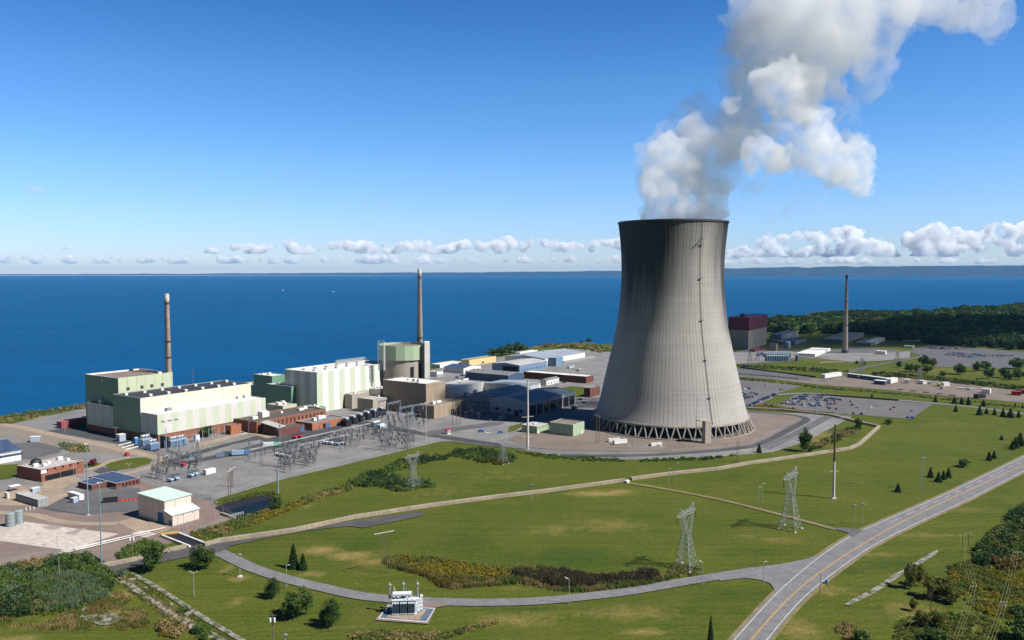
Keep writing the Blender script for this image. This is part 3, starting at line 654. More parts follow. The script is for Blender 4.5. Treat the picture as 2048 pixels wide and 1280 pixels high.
# ------------------------------------------------------------------ cooling tower
TW = G(1341, 862); TW = Vector((TW.x * 672 / TW.y, 672, 0))
def cooling_tower():
    prof = [(61.9, 9.4), (60.2, 13), (58.4, 19), (56.7, 26), (55.0, 34), (53.3, 41.5), (51.6, 49), (49.7, 57), (47.9, 65), (46.2, 73), (44.7, 80), (43.7, 87), (42.8, 95), (42.0, 103),
            (41.4, 111), (41.05, 119), (41.0, 127), (41.15, 135), (41.5, 142), (42.1, 149), (42.8, 156), (43.5, 162), (43.8, 165)]
    t = thing('cooling_tower', 'huge grey concrete cooling tower with waisted shell and steam rising from it', 'cooling tower', TW)
    n = 224; b = MB(); b.lathe(TW, prof, n, 0, False)
    b.lathe(TW, [(r - 0.9, z) for r, z in reversed(prof)], n, 1, False)
    k = len(b.v); pr = prof[-1]; rim = [(pr[0] - 0.9, 165.0), (pr[0], 165.0)]
    for i in range(n):                                        # rim and foot edges
        a, c = 2 * math.pi * i / n, 2 * math.pi * (i + 1) / n
        for r0, r1, z in ((43.8, 42.9, 165.0), (61.0, 61.9, 9.4)):
            b.face([(TW.x + r0 * math.cos(a), TW.y + r0 * math.sin(a), z), (TW.x + r0 * math.cos(c), TW.y + r0 * math.sin(c), z), (TW.x + r1 * math.cos(c), TW.y + r1 * math.sin(c), z), (TW.x + r1 * math.cos(a), TW.y + r1 * math.sin(a), z)], 0)
    o = b.build('shell', ['tower_concrete', 'dark_concrete'], t, smooth=True)
    # weather side: soot where the plume washes down
    at = o.data.attributes.new('soot', 'FLOAT', 'POINT'); vals = []
    for v in o.data.vertices:
        a = math.degrees(math.atan2(v.co.y, v.co.x)) % 360
        g = lambda c, w: math.exp(-(((a - c + 180) % 360 - 180) / w) ** 2)
        up = max(0, min(1, (v.co.z - 60) / 90))
        vals.append(0.42 * g(232, 26) * up + 0.30 * g(200, 22) * up + 1.1 * g(341, 13) * max(0, min(1, (v.co.z - 62) / 25)) + 0.25 * g(312, 9) * up - 0.34 * g(292, 24) - 0.1 * g(262, 14))
    at.data.foreach_set('value', vals)
    b = MB(); b.lathe(TW, [(62.6, 8.6), (62.6, 10.0), (61.9, 10.6)], 112, 0, False); b.build('ring_beam', 'concrete', t, smooth=True)
    b = MB(); b.lathe(TW, [(44.35, 164.0), (44.35, 165.3), (43.7, 165.4)], 112, 0, False); b.build('rim_walkway', 'steel_dark', t)
    b = MB(); b.lathe(TW, [(50.0, 0.0), (50.0, 12.0)], 96, 0, True); b.build('fill_packing', 'machine_black', t)
    b = MB(); b.lathe(TW, [(67.0, 0.0), (67.0, 0.9), (66.0, 0.9), (66.0, 0.5)], 96, 0, False); b.build('basin_kerb', 'concrete', t)
    first = None; K = 48
    for i in range(K):
        a = 2 * math.pi * i / K
        for s in (-1, 1):
            if first is None or first[s] is None:
                if first is None: first = {-1: None, 1: None}
                m = MB(); A = s * math.pi / K * 0.86
                m.bar((65.2 * math.cos(A), 65.2 * math.sin(A), 0), (61.7 * math.cos(s * .008), 61.7 * math.sin(s * .008), 9.6), 0.62, 0, 8)
                oo = m.build('leg', 'concrete', t, world=False); first[s] = oo.data; oo.rotation_euler = (0, 0, a)
            else:
                oo = link('leg', first[s], t); oo.rotation_euler = (0, 0, a)
    # caged ladder up the shell on the sunlit side, with rest platforms
    la = math.radians(-70.5); ca_, sa_ = math.cos(la), math.sin(la); tx, ty = -sa_, ca_
    zs = np.linspace(9, 164.5, 60); rr = np.interp(zs, [p[1] for p in prof], [p[0] for p in prof]) + 0.35
    m = MB(); pt = lambda r, z, o_: (TW.x + r * ca_ + tx * o_, TW.y + r * sa_ + ty * o_, z)
    for i in range(59):
        for o_ in (-0.32, 0.32): m.bar(pt(rr[i], zs[i], o_), pt(rr[i + 1], zs[i + 1], o_), 0.10)
        for k in range(2): z = zs[i] + k * 1.3; m.bar(pt(rr[i], z, -0.55), pt(rr[i] + 0.5, z, 0.55), 0.06)
    for z in (30, 58, 88, 120, 146):
        r = float(np.interp(z, zs, rr)); m.bar(pt(r + .4, z, -1.3), pt(r + .4, z, 1.3), 0.35); m.bar(pt(r + .6, z + 1.2, -1.1), pt(r + .6, z + 1.2, 1.1), 0.08)
    r = float(np.interp(146, zs, rr)); m.bar(pt(r + .8, 146, -4.5), pt(r + .8, 151, 1.0), 0.35); m.bar(pt(r + .8, 147.3, -4.5), pt(r + .8, 152.3, 1.0), 0.08)
    m.build('ladder', 'steel_dark', t)
    sp = G(1413, 886); m = MB(); m.box((sp.x, sp.y), 0, 5.2, 4.2, 16.5, 20); m.box((sp.x - 2.2, sp.y + 1.0), 16.5, 9.5, 4.8, 0.6, 20); m.build('stair_tower', 'wall_concrete', t)
    for i in range(10):
        a = 2 * math.pi * i / 10 + .2; m = MB(); m.bar((TW.x + 43.9 * math.cos(a), TW.y + 43.9 * math.sin(a), 165.3), (TW.x + 43.9 * math.cos(a), TW.y + 43.9 * math.sin(a), 166.6), 0.28); m.build('warning_light', 'steel_grey', t)
cooling_tower()

# ------------------------------------------------------------------ exhaust stacks
def stack(px, D, ytop, r0, r1, label, bands, foot=None):
    P = G(px, 544 + CAM_H * FPX / D); z1 = ZT(P, ytop)
    t = thing('exhaust_stack', label, 'chimney', P)
    b = MB(); b.lathe(P, [(r0 + (r1 - r0) * k / 12, z1 * k / 12) for k in range(13)], 28, 0, False); b.build('shaft', 'stack_concrete', t, smooth=True)
    b = MB(); b.lathe(P, [(r1 + .12, z1 - 5.5), (r1 + .12, z1 + .2), (r1 - .5, z1 + .25), (r1 - .5, z1 - 1.0)], 28, 0, True); b.build('cap', 'pole_white' if bands[-1] else 'soot', t)
    for f in bands[0]:
        r = r0 + (r1 - r0) * f; b = MB(); b.lathe(P, [(r + .1, z1 * f), (r + .95, z1 * f + .1), (r + .95, z1 * f + .35), (r, z1 * f + .4)], 24, 0, False)
        for k in range(14):
            a = 2 * math.pi * k / 14; x, y = P.x + (r + .9) * math.cos(a), P.y + (r + .9) * math.sin(a); b.bar((x, y, z1 * f), (x, y, z1 * f + 1.4), 0.07)
        b.build('platform', 'steel_dark', t)
    b = MB(); a = R(-75)
    for o_ in (-.25, .25): b.bar((P.x + (r0 + .3) * math.cos(a) + o_, P.y + (r0 + .3) * math.sin(a), 2), (P.x + (r1 + .3) * math.cos(a) + o_, P.y + (r1 + .3) * math.sin(a), z1 - 4), 0.07)
    b.build('ladder', 'steel_dark', t)
    if foot: b = MB(); b.lathe(P, [(r0 + 1.2, 0), (r0 + 1.2, 5), (r0, 5.3)], 24, 0, False); b.build('plinth', foot, t)
stack(339.5, 676, 588, 3.0, 1.75, 'slender tan chimney rising behind the far left green reactor building', ([0.52, 0.64, 0.93], 1))
stack(840.5, 852, 538, 3.9, 1.75, 'tallest thin tan chimney behind the round green reactor building', ([0.45, 0.93], 1))
stack(1690, 1273, 550, 4.1, 1.75, 'lone grey chimney standing beyond the cooling tower near the forest', ([0.36, 0.66], 0), 'clad_dark_blue')

# ------------------------------------------------------------------ building blocks
FIRST_PX = {}
def footprint(corner, left, right, th):
    C = G(*corner); u, v = DIR(th), DIR(th + 90); return C, u, v, TL(C, v, left), TL(C, u, right)
def quadpts(C, u, v, a0, a1, b0, b1): return [C + u * a0 + v * b0, C + u * a1 + v * b0, C + u * a1 + v * b1, C + u * a0 + v * b1]
def mass(root, Q, z0, z1, wm, rm, parapet=0.5, name='wall', rname='roof'):
    """walls with a parapet and a flat roof set inside it, as two parts"""
    Q = [Vector((q.x, q.y, 0)) for q in Q]; c = sum(Q, Vector()) / len(Q); b = MB()
    P = [(q.x, q.y) for q in Q]
    b.prism(P, z0, z1, 0, cap=False)
    w = 0.35; I = []
    for i in range(len(Q)):
        p, a, n = Q[i], Q[i - 1], Q[(i + 1) % len(Q)]; e1 = (p - a).normalized(); e2 = (n - p).normalized()
        n1 = Vector((-e1.y, e1.x, 0)); n2 = Vector((-e2.y, e2.x, 0)); d = n1 + n2; d = d / max(0.2, d.dot(n1)); I.append(p + d * w)
    for i in range(len(Q)):
        j = (i + 1) % len(Q)
        b.face([(Q[i].x, Q[i].y, z1), (Q[j].x, Q[j].y, z1), (I[j].x, I[j].y, z1), (I[i].x, I[i].y, z1)], 1)
        b.face([(I[i].x, I[i].y, z1), (I[j].x, I[j].y, z1), (I[j].x, I[j].y, z1 - parapet), (I[i].x, I[i].y, z1 - parapet)], 0)
    o = b.build(name, [wm, 'trim_white' if 'dark' not in rm and 'slate' not in rm else 'trim_grey'], root)
    r = MB(); r.face([(p.x, p.y, z1 - parapet) for p in I], 0); r.build(rname, rm, root)
    return o
def gable(root, C, u, v, LU, LV, z0, z1, rise, wm, rm, along='u', over=0.4, two=None):
    b = MB(); Q = quadpts(C, u, v, 0, LU, 0, LV); P = [(q.x, q.y) for q in Q]; b.prism(P, z0, z1, 0, cap=False)
    r = MB(); mid = (lambda a, c: (a + c) / 2); Z = Vector((0, 0, 1))
    if along == 'u':
        e0, e1 = mid(Q[0], Q[3]), mid(Q[1], Q[2]); tri = [(Q[3], Q[0], e0), (Q[1], Q[2], e1)]; A = [(Q[0], Q[1]), (Q[2], Q[3])]; E = [(e1, e0), (e0, e1)]; d = u
    else:
        e0, e1 = mid(Q[0], Q[1]), mid(Q[3], Q[2]); tri = [(Q[0], Q[1], e0), (Q[2], Q[3], e1)]; A = [(Q[1], Q[2]), (Q[3], Q[0])]; E = [(e1, e0), (e0, e1)]; d = v
    for p, q, e in tri: b.face([p + Z * z1, q + Z * z1, e + Z * (z1 + rise)], 0, [(0, z1), ((q - p).length, z1), ((q - p).length / 2, z1 + rise)])
    b.build('wall', wm, root)
    for (p, q), (e, f) in zip(A, E):
        o = (p - f).normalized() * over; dd = (q - p).normalized() * over; k = rise * over / max(.1, (p - f).length)
        pts = [p + o - dd + Z * (z1 - k), q + o + dd + Z * (z1 - k), e + dd + Z * (z1 + rise), f - dd + Z * (z1 + rise)]
        top = [x + Z * 0.25 for x in pts]; r.face(top, 0); r.face(list(reversed(pts)), 1)
        for i in range(4): r.face([pts[i], pts[(i + 1) % 4], top[(i + 1) % 4], top[i]], 1)
    r.build('roof', [rm, 'trim_white'], root)
def rowof(root, nm, C, d, n, L0, L1, z, w, h, count, m, depth=0.08, share=None):
    """count equal openings along a wall line C+d, proud of the wall along normal n"""
    me = None
    for i in range(count):
        t = L0 + (L1 - L0) * (i + .5) / count; P = C + d * t + n * depth * 0.5
        if me is None:
            b = MB(); b.box((0, 0), 0, w, depth, h, math.degrees(math.atan2(d.y, d.x))); o = b.build(nm, m, root, world=False); me = o.data
        else: o = link(nm, me, root)
        o.location = (P.x - root.location.x, P.y - root.location.y, z)
def units(root, C, u, v, LU, LV, z, spots, m='trim_white', th=TH, nm='roof_unit'):
    for (fu, fv, a, bb, h) in spots:
        p = C + u * LU * fu + v * LV * fv; b = MB(); b.box((p.x, p.y), z, a, bb, h, th)
        if a > 1.6: b.box((p.x, p.y), z + h, a * .7, bb * .7, 0.25, th)
        b.build(nm, m, root)
def block(name, label, cat, corner, left, right, top, wm, rm, th=TH, z=None, roof='flat', rise=2.0, along='u', win_r=None, win_l=None, ru=(), door_r=None, door_l=None, group=None, parapet=0.5, LU=None, LV=None):
    C, u, v, lv, lu = footprint(corner, left, right, th)
    lu = LU or lu; lv = LV or lv
    z1 = z if z else ZT(C, top); root = thing(name, label, cat, C, group)
    if roof == 'flat': mass(root, quadpts(C, u, v, 0, lu, 0, lv), 0, z1, wm, rm, parapet)
    else: gable(root, C, u, v, lu, lv, 0, z1, rise, wm, rm, along)
    nr, nl = -v, -u
    if win_r: n, w, h, zz, m = win_r; rowof(root, 'window', C, u, nr, lu * .04, lu * .96, zz, w, h, n, m)
    if win_l: n, w, h, zz, m = win_l; rowof(root, 'window', C, v, nl, lv * .04, lv * .96, zz, w, h, n, m)
    if door_r:
        for f, w, h, m in door_r: rowof(root, 'door', C, u, nr, lu * f - .1, lu * f + .1, 0.02, w, h, 1, m, 0.1)
    if door_l:
        for f, w, h, m in door_l: rowof(root, 'door', C, v, nl, lv * f - .1, lv * f + .1, 0.02, w, h, 1, m, 0.1)
    units(root, C, u, v, lu, lv, z1 - (parapet if roof == 'flat' else 0.1) + (rise * .5 if roof != 'flat' else 0), ru, th=th)
    return root, C, u, v, lu, lv, z1

# ---- Unit with the turbine hall at the left
def left_plant():
    C = G(316, 889); u, v = DIR(TH), DIR(TH + 90); zb, zl = 6.9, ZT(C, 829.5)
    lu = TL(C, u, 532); v1, v2, v3 = TL(C, v, 283), TL(C, v, 227.5), TL(C, v, 175.5)
    H0 = C + v * v1; zh = ZT(H0, 796.5); luh = TL(C + v * v1, u, 503)
    t = thing('turbine_hall', 'long pale green and white striped turbine hall with dark roof and brick base', 'industrial building', C)
    # brick plinth set 0.3 m back from the sheeting above it
    b = MB(); b.prism([(q.x, q.y) for q in quadpts(C, u, v, .3, lu - .3, .3, v3 - .3)], 0, zb, 0, cap=False); b.build('plinth', 'brick_red', t)
    mass(t, quadpts(C, u, v, 0, lu, 0, v1 - .01), zb, zl, 'clad_green_stripe', 'roof_white', .4, 'aisle_wall', 'aisle_roof')
    # high hall: dark ribbed end wall, cream long wall
    b = MB(); Q = quadpts(C, u, v, 0.02, luh, v1, v2); zl2 = zb - 1.0
    b.wall(Q[3], Q[0], zl2, zh, 0); b.wall(Q[0], Q[1], zl - .4, zh, 1); b.wall(Q[1], Q[2], zb, zh, 1); b.wall(Q[2], Q[3], zb, zh, 0)
    for i in range(4):
        j = (i + 1) % 4; c = sum(Q, Vector()) / 4; I = lambda p: p + (c - p).normalized() * .8
        b.face([(Q[i].x, Q[i].y, zh), (Q[j].x, Q[j].y, zh), (I(Q[j]).x, I(Q[j]).y, zh), (I(Q[i]).x, I(Q[i]).y, zh)], 2)
        b.face([(I(Q[i]).x, I(Q[i]).y, zh), (I(Q[j]).x, I(Q[j]).y, zh), (I(Q[j]).x, I(Q[j]).y, zh - .6), (I(Q[i]).x, I(Q[i]).y, zh - .6)], 2)
    b.build('hall_wall', ['clad_green', 'clad_cream', 'trim_grey'], t)
    r = MB(); r.face([(p.x, p.y, zh - .5) for p in quadpts(C, u, v, .4, luh - .4, v1 + .4, v2 - .4)]); r.build('hall_roof', 'roof_slate', t)
    b = MB(); b.box((H0.x - u.x * .1, H0.y - u.y * .1), zl - 3.5, .5, .9, zh - zl + 3.0, TH); b.build('downpipe', 'trim_white', t)
    for i in range(13):
        f = (i + .6) / 13.2; w = .18 if i % 2 else .72
        p = C + u * luh * f + v * (v1 + (v2 - v1) * w); b = MB(); b.box((p.x, p.y), zh - .5, 2.3, 2.3, 1.7, TH); b.build('roof_vent', 'trim_white', t)
    p = C + u * luh * .68 + v * (v1 + (v2 - v1) * .9); b = MB(); b.bar((p.x, p.y, zh - .5), (p.x, p.y, zh + 13), .12, w2=.06); b.bar((p.x - .8, p.y, zh + 12.4), (p.x + .8, p.y, zh + 12.4), .25); b.build('antenna_mast', 'trim_grey', t)
    # three brackets low on the striped wall, an air unit on the aisle roof
    for f in (.045, .10, .155):
        p = C + u * lu * f - v * .6; b = MB(); b.bar((p.x, p.y, 16.5), (p.x + v.x * 1.2, p.y + v.y * 1.2, 16.5), .18); b.bar(p + u * 1.7 + Vector((0, 0, 16.2)), p - u * 1.7 + Vector((0, 0, 16.8)), .18); b.build('bracket', 'steel_dark', t)
    p = C + u * lu * .17 + v * v1 * .55; b = MB(); b.box((p.x, p.y), zl - .4, 4.5, 3, 2.0, TH); b.box((p.x, p.y), zl + 1.6, 3.6, 2, .3, TH); b.build('roof_unit', 'trim_grey', t)
    for f in (.86, .93): p = C + u * lu * f + v * v1 * .8; b = MB(); b.box((p.x, p.y), zl - .4, 3.5, 3, 2.3, TH); b.build('roof_unit', 'clad_white', t)
    # lower wing at the far end
    zw = ZT(C + v * v2, 813.0)
    t2 = thing('annexe_wing', 'lower green and grey striped wing at the shaded end of the turbine hall', 'industrial building', C + v * v2)
    mass(t2, quadpts(C, u, v, 0.0, 30, v2 + .02, v3), 5.4, zw, 'clad_green_stripe', 'roof_dark_brown', .5)
    p = C + u * 5 + v * (v2 + (v3 - v2) * .62); b = MB(); b.box((p.x, p.y), zw - .5, 5, 4, 3.4, TH); b.build('roof_unit', 'clad_white', t2)
    # reactor building
    W2 = C + v * (v2 + .6); a = TL(W2, u, 239); N = W2 + u * a; zr = ZT(N, 756.5)
    t3 = thing('reactor_building', 'tall square green reactor building with brown flat roof beside the lake', 'industrial building', N)
    lr, ll = TL(N, u, 347.5), TL(N, v, 173)
    b = MB(); Q = quadpts(N, u, v, 0, lr, 0, ll)
    b.wall(Q[3], Q[0], 0, zr, 0); b.wall(Q[0], Q[1], 0, zr, 1); b.wall(Q[1], Q[2], 0, zr, 1); b.wall(Q[2], Q[3], 0, zr, 0)
    I = quadpts(N, u, v, .6, lr - .6, .6, ll - .6)
    for i in range(4):
        j = (i + 1) % 4; b.face([(Q[i].x, Q[i].y, zr), (Q[j].x, Q[j].y, zr), (I[j].x, I[j].y, zr), (I[i].x, I[i].y, zr)], 2); b.face([(I[i].x, I[i].y, zr), (I[j].x, I[j].y, zr), (I[j].x, I[j].y, zr - 1.2), (I[i].x, I[i].y, zr - 1.2)], 2)
    b.build('wall', ['clad_green', 'clad_green_pale', 'trim_white'], t3)
    r = MB(); r.face([(p.x, p.y, zr - 1.2) for p in I]); r.build('roof', 'roof_brown', t3)
    for f in (.17, .42, .60, .80): p = N + u * lr * f - v * .15; b = MB(); b.box((p.x, p.y), zh + 1.6 + 0.0, 2.4, .5, 2.2, TH); b.build('louvre', 'steel_dark', t3)
    for k in range(7): p = N + v * ll * (.2 + .095 * k) - u * .25; b = MB(); b.box((p.x, p.y), zr - 5.6 - .1 * k, .5, .7, 2.0, TH); b.box((p.x, p.y), zr - 4.0, .5, 2.0, .35, TH); b.build('bracket', 'clad_green_pale', t3)
    p = N + v * ll * .46 - u * .3; b = MB(); b.box((p.x, p.y), zr - 4.6, .6, 2.6, 1.6, TH); b.build('floodlight', 'trim_white', t3)
    p = N + u * lr * .8 + v * ll * .08; b = MB(); b.box((p.x, p.y), zr - 1.2, 3, 3, 2.2, TH); b.build('roof_unit', 'trim_white', t3)
    return C, u, v, lu, v1, v2, v3
LP = left_plant()
# ---- Unit with the round reactor building in the middle
def middle_plant():
    u, v = DIR(TH), DIR(TH + 90)
    C = G(634.6, 826); zt = ZT(C, 744.7); lu, lv = TL(C, u, 788), TL(C, v, 570.3)
    t = thing('turbine_hall', 'tall white and green striped turbine hall with white roof next to round reactor building', 'industrial building', C)
    mass(t, quadpts(C, u, v, 0, lu, 0, lv), 0, zt, 'clad_unit_stripe', 'roof_white', .5)
    for i in range(14):
        p = C + u * lu * ((i // 2 + .6) / 7.4) + v * lv * (.3 if i % 2 else .62); b = MB(); b.box((p.x, p.y), zt - .5, 1.6, 1.6, 1.3, TH); b.build('roof_vent', 'steel_grey', t)
    # pipe bridge along the far half of the roof
    b = MB()
    for k in range(9): p = C + u * lu * (.60 + .045 * k) + v * lv * .88; b.bar((p.x, p.y, zt - .5), (p.x, p.y, zt + 3), .2)
    for dz, o in ((1.4, 0), (3, 0), (2.2, 1.6)): p = C + u * lu * .58 + v * (lv * .88 - o); q = C + u * lu * .98 + v * (lv * .88 - o); b.bar((p.x, p.y, zt + dz), (q.x, q.y, zt + dz), .4)
    b.build('pipe_bridge', 'galvanised', t)
    # dark green blocks on the shaded end
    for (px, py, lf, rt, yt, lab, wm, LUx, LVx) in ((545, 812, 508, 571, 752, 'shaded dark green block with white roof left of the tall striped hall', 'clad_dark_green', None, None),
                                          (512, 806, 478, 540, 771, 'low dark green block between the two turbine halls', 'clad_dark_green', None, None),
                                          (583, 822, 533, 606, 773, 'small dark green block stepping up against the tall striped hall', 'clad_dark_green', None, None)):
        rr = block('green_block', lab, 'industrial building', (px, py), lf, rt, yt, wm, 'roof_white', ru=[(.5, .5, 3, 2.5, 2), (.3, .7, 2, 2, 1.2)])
    # round reactor building
    D = 815; P = G(808, 544 + CAM_H * FPX / D); zt2 = ZT(P + Vector((0, -24, 0)), 692.5); zm = ZT(P + Vector((0, -24, 0)), 721.5); RB = P
    t = thing('reactor_building', 'round reactor building with pale green drum above a bare concrete cylinder', 'industrial building', P)
    b = MB(); b.lathe(P, [(23.0, 0), (23.0, zm)], 96, 0, False); b.build('cylinder', 'wall_concrete', t, smooth=True)
    b = MB(); n = 18; b.lathe(P, [(24.6, zm), (24.6, zt2), (23.9, zt2), (23.9, zt2 - 2.2)], n, 0, False)
    k = len(b.f); b.f.append(tuple(range(n - 1, -1, -1))); b.m.append(0); b.uv.append([(0, 0)] * n)
    b.build('drum', 'clad_mint', t)
    b = MB(); b.lathe(P, [(23.9, zt2 - 2.2)], n, 0, True); b.build('roof', 'roof_brown', t)
    for a, hh in ((-62, 14), (-40, 16)):
        q = P + DIR(a) * 23.2; b = MB(); b.box((q.x, q.y), 20, 1.0, 3.0 if a == -62 else 2.0, hh, a); b.build('wall_opening', 'machine_black', t)
    # lift shaft
    Q = G(853, 544 + CAM_H * FPX / 800); q0 = Q + Vector((-3.2, 0, 0)); zs = ZT(Q, 683)
    t = thing('lift_shaft', 'narrow white lift shaft tower against the round reactor building', 'tower', Q)
    b = MB(); b.box((Q.x + .6, Q.y), 0, 5.0, 7.5, zs, 12); b.build('wall', 'shaft_white', t)
    b = MB(); b.box((Q.x - 3.2, Q.y + 1.0), 0, 2.4, 5, zs - .6, 12); b.build('duct', 'wall_concrete', t)
    # lattice stair tower on the hall roof in front of the drum
    Q = G(763, 544 + CAM_H * FPX / 784); zb, zu = ZT(Q, 724), ZT(Q, 682)
    t = thing('stair_tower', 'open steel lattice stair tower climbing the round green drum', 'stairs', Q)
    b = MB()
    cs = [(-2.6, -2), (2.6, -2), (2.6, 2), (-2.6, 2)]
    for x, y in cs: b.bar((Q.x + x, Q.y + y, zb - 8), (Q.x + x, Q.y + y, zu), .2)
    lv_ = np.linspace(zb - 8, zu, 9)
    for i in range(8):
        for k in range(4):
            a, c = cs[k], cs[(k + 1) % 4]; b.bar((Q.x + a[0], Q.y + a[1], lv_[i + 1]), (Q.x + c[0], Q.y + c[1], lv_[i + 1]), .14); b.bar((Q.x + a[0], Q.y + a[1], lv_[i]), (Q.x + c[0], Q.y + c[1], lv_[i + 1]), .14)
    b.build('frame', 'galvanised', t)
    b = MB(); b.box((Q.x + 3.4, Q.y - .5), zb - 8, .9, 1.2, zu - zb + 7); b.build('riser_duct', 'trim_white', t)
    # control building in front of the cylinder
    r, C2, *_x = block('control_building', 'brown concrete block with white roof in front of the round reactor building', 'industrial building', (852.3, 829), 766, 891, 767.6, 'wall_brown', 'roof_white', ru=[(.35, .4, 5, 4, 2.4), (.2, .25, 3, 3, 3), (.45, .6, 2, 2, 1.5)], door_r=[(.4, 5, 9, 'opening'), (.66, 3, 7, 'opening')])
    block('service_building', 'beige block with dark green shaded end beside the switchyard', 'industrial building', (761, 818), 738.4, 799, 779.5, 'clad_beige', 'roof_pale', ru=[(.2, .8, 1.2, 1.2, 1.6), (.35, .8, 1.2, 1.2, 1.6), (.5, .8, 1.2, 1.2, 1.6), (.6, .6, 2, 2, 2)], win_r=(1, 2, 4, 12, 'opening'))
    block('service_building', 'low tan annexe below the striped wall of the tall turbine hall', 'industrial building', (704, 818), 690, 745, 789, 'wall_concrete', 'roof_pale', ru=[(.3, .5, 2, 2, 1.2)])
    block('service_building', 'tan lower block with flat roof just behind the big transformers', 'industrial building', (746, 826), 715, 812, 799, 'wall_concrete', 'roof_pale', ru=[(.4, .5, 2, 2, 1.2), (.7, .4, 3, 2, 1.5)])
    block('service_building', 'low shadowed brown annexe at the foot of the control building', 'industrial building', (868, 838), 838, 934, 812, 'wall_brown', 'roof_brown', door_r=[(.55, 4, 5, 'opening')], ru=[(.2, .5, 4, 3, 2.4), (.4, .6, 6, 2, 1.6)])
    block('low_building', 'long low white roofed building behind the control building', 'building', (905, 795), 858, 967, 775, 'clad_white', 'roof_white', ru=[(.3, .5, 1.5, 1.5, 1), (.6, .5, 1.5, 1.5, 1)])
middle_plant()

# ---- brick offices in front of the turbine halls
def brick_offices():
    u, v = DIR(TH), DIR(TH + 90)
    r, C, u, v, lu, lv, z1 = block('brick_office', 'two storey red brick office with narrow window slots below the striped hall', 'building', (513.6, 868), 484, 652, 843.5, 'brick_red', 'roof_dark_brown', LV=30,
          win_r=(16, 1.1, 4.2, 3.6, 'glass'), ru=[(.28, .55, 7, 6, 4.2), (.12, .45, 5, 3, 2.2), (.55, .6, 2, 2, 1.2), (.8, .5, 5, 3, 1.8), (.9, .6, 4, 3, 2)])
    block('brick_annexe', 'single storey red brick annexe with grey roof and blue doors', 'building', (624.5, 862), 592, 690, 846.4, 'brick_orange', 'roof_grey', ru=[(.3, .5, 3, 3, 2.3), (.5, .6, 4, 3, 2.6), (.62, .65, 6, 2.4, 2.2)],
          door_r=[(.22, 1.6, 2.4, 'door_blue'), (.36, 3, 4, 'opening'), (.48, 3.6, 4, 'door_blue'), (.75, 1.6, 2.6, 'door_blue')], door_l=[(.8, 3, 4, 'opening')])
    block('brick_annexe', 'low brown brick wing with dark roof between office and annexe', 'building', (558.5, 873), 540, 609, 858.5, 'brick_dark', 'roof_dark_brown', door_r=[(.92, 3.4, 4, 'door_blue')])
    # entrance canopy: a long pale roof lying askew over the dark porch
    P = G(541, 872); t = thing('entrance_canopy', 'sloping grey metal canopy over the dark brick porch', 'canopy', P)
    a, c = G(521, 868), G(557, 874); b = MB(); d = (c - a).normalized(); n = Vector((-d.y, d.x, 0))
    b.face([a + UP * 9.2, c + UP * 6.8, c + n * 7 + UP * 7.6, a + n * 7 + UP * 10]); b.face([a + UP * 8.6, a + n * 7 + UP * 9.4, c + n * 7 + UP * 7.0, c + UP * 6.2]); b.face([a + UP * 8.6, c + UP * 6.2, c + UP * 6.8, a + UP * 9.2]); b.face([c + UP * 6.2, c + n * 7 + UP * 7.0, c + n * 7 + UP * 7.6, c + UP * 6.8]); b.face([a + n * 7 + UP * 9.4, a + UP * 8.6, a + UP * 9.2, a + n * 7 + UP * 10])
    b.build('roof', 'roof_pale', t)
    b = MB(); Q = [a + d * 1 + n * 1.2, c - d * 1 + n * 1.2, c - d * 1 + n * 6.8, a + d * 1 + n * 6.8]; b.prism(ccw([(q.x, q.y) for q in Q]), 0, 6.2, 0); b.build('porch', 'brick_dark', t)
    block('brick_annexe', 'small orange brick lobby at the foot of the striped wall', 'building', (462, 870), 451, 483, 851.5, 'brick_orange', 'roof_dark_brown', door_l=[(.5, 2.4, 3, 'opening')])
    block('service_building', 'low cream service block with roof units between the two plants', 'building', (566, 838), 534, 594, 812, 'clad_green_pale', 'roof_pale', ru=[(.3, .5, 4, 3, 2), (.6, .4, 2, 2, 1.5), (.8, .7, 3, 3, 2), (.5, .8, 2, 2, 1.4)])
    block('service_building', 'low green service block with sloping vents beside the brick office roof', 'building', (640, 836), 610, 652, 815, 'clad_green', 'roof_pale', ru=[(.3, .3, 3, 2, 1.5), (.6, .6, 2, 2, 1.4)])
    block('red_shed', 'long maroon metal shed at the lakeside end of the plant', 'shed', (123, 857.5), 113.5, 177, 843.5, 'clad_red', 'clad_red', door_l=[(.5, 3.5, 3.2, 'door_blue')])
brick_offices()

# ---- buildings at the left edge
block('warehouse', 'white walled warehouse with navy roof at the left picture edge', 'building', (-70, 940), -150, 42.5, 925, 'clad_white', 'roof_navy', z=6.5, roof='gable', rise=5, along='u', LV=38, win_r=(3, 16, 1.5, 3.6, 'roof_navy'))
def guard_house():
    r, C, u, v, lu, lv, z1 = block('brick_garage', 'brown brick garage building with flat grey roof and two dark openings', 'building', (83, 964.5), 44.5, 167.5, 939.3, 'brick_red', 'roof_pale', th=62, LV=24,
        ru=[(.18, .55, 3.2, 2, 1.6), (.3, .4, 2.5, 2, 1.4), (.86, .75, 3.2, 2.4, 1.6), (.88, .45, 2, 2, 1.2), (.45, .5, 2.2, 2, 1.5)], door_r=[(.26, 9.5, 3.4, 'opening'), (.62, 9.5, 3.6, 'opening')], win_r=(5, 1.3, 1.2, 6.0, 'opening'))
    p = C + u * lu * .30 + v * lv * .75; b = MB(); b.lathe(p, [(3.2, z1 - .5), (3.2, z1 + 1.2), (2.4, z1 + 2.6), (.8, z1 + 3.2)], 16, 0, True); b.build('roof_fan', 'machine_black', r)
    p = C + u * lu * .055 - v * .12; b = MB(); b.box((p.x, p.y), 5.0, 3.4, .2, 2.0, 62); b.build('sign_board', 'trim_white', r)
guard_house()
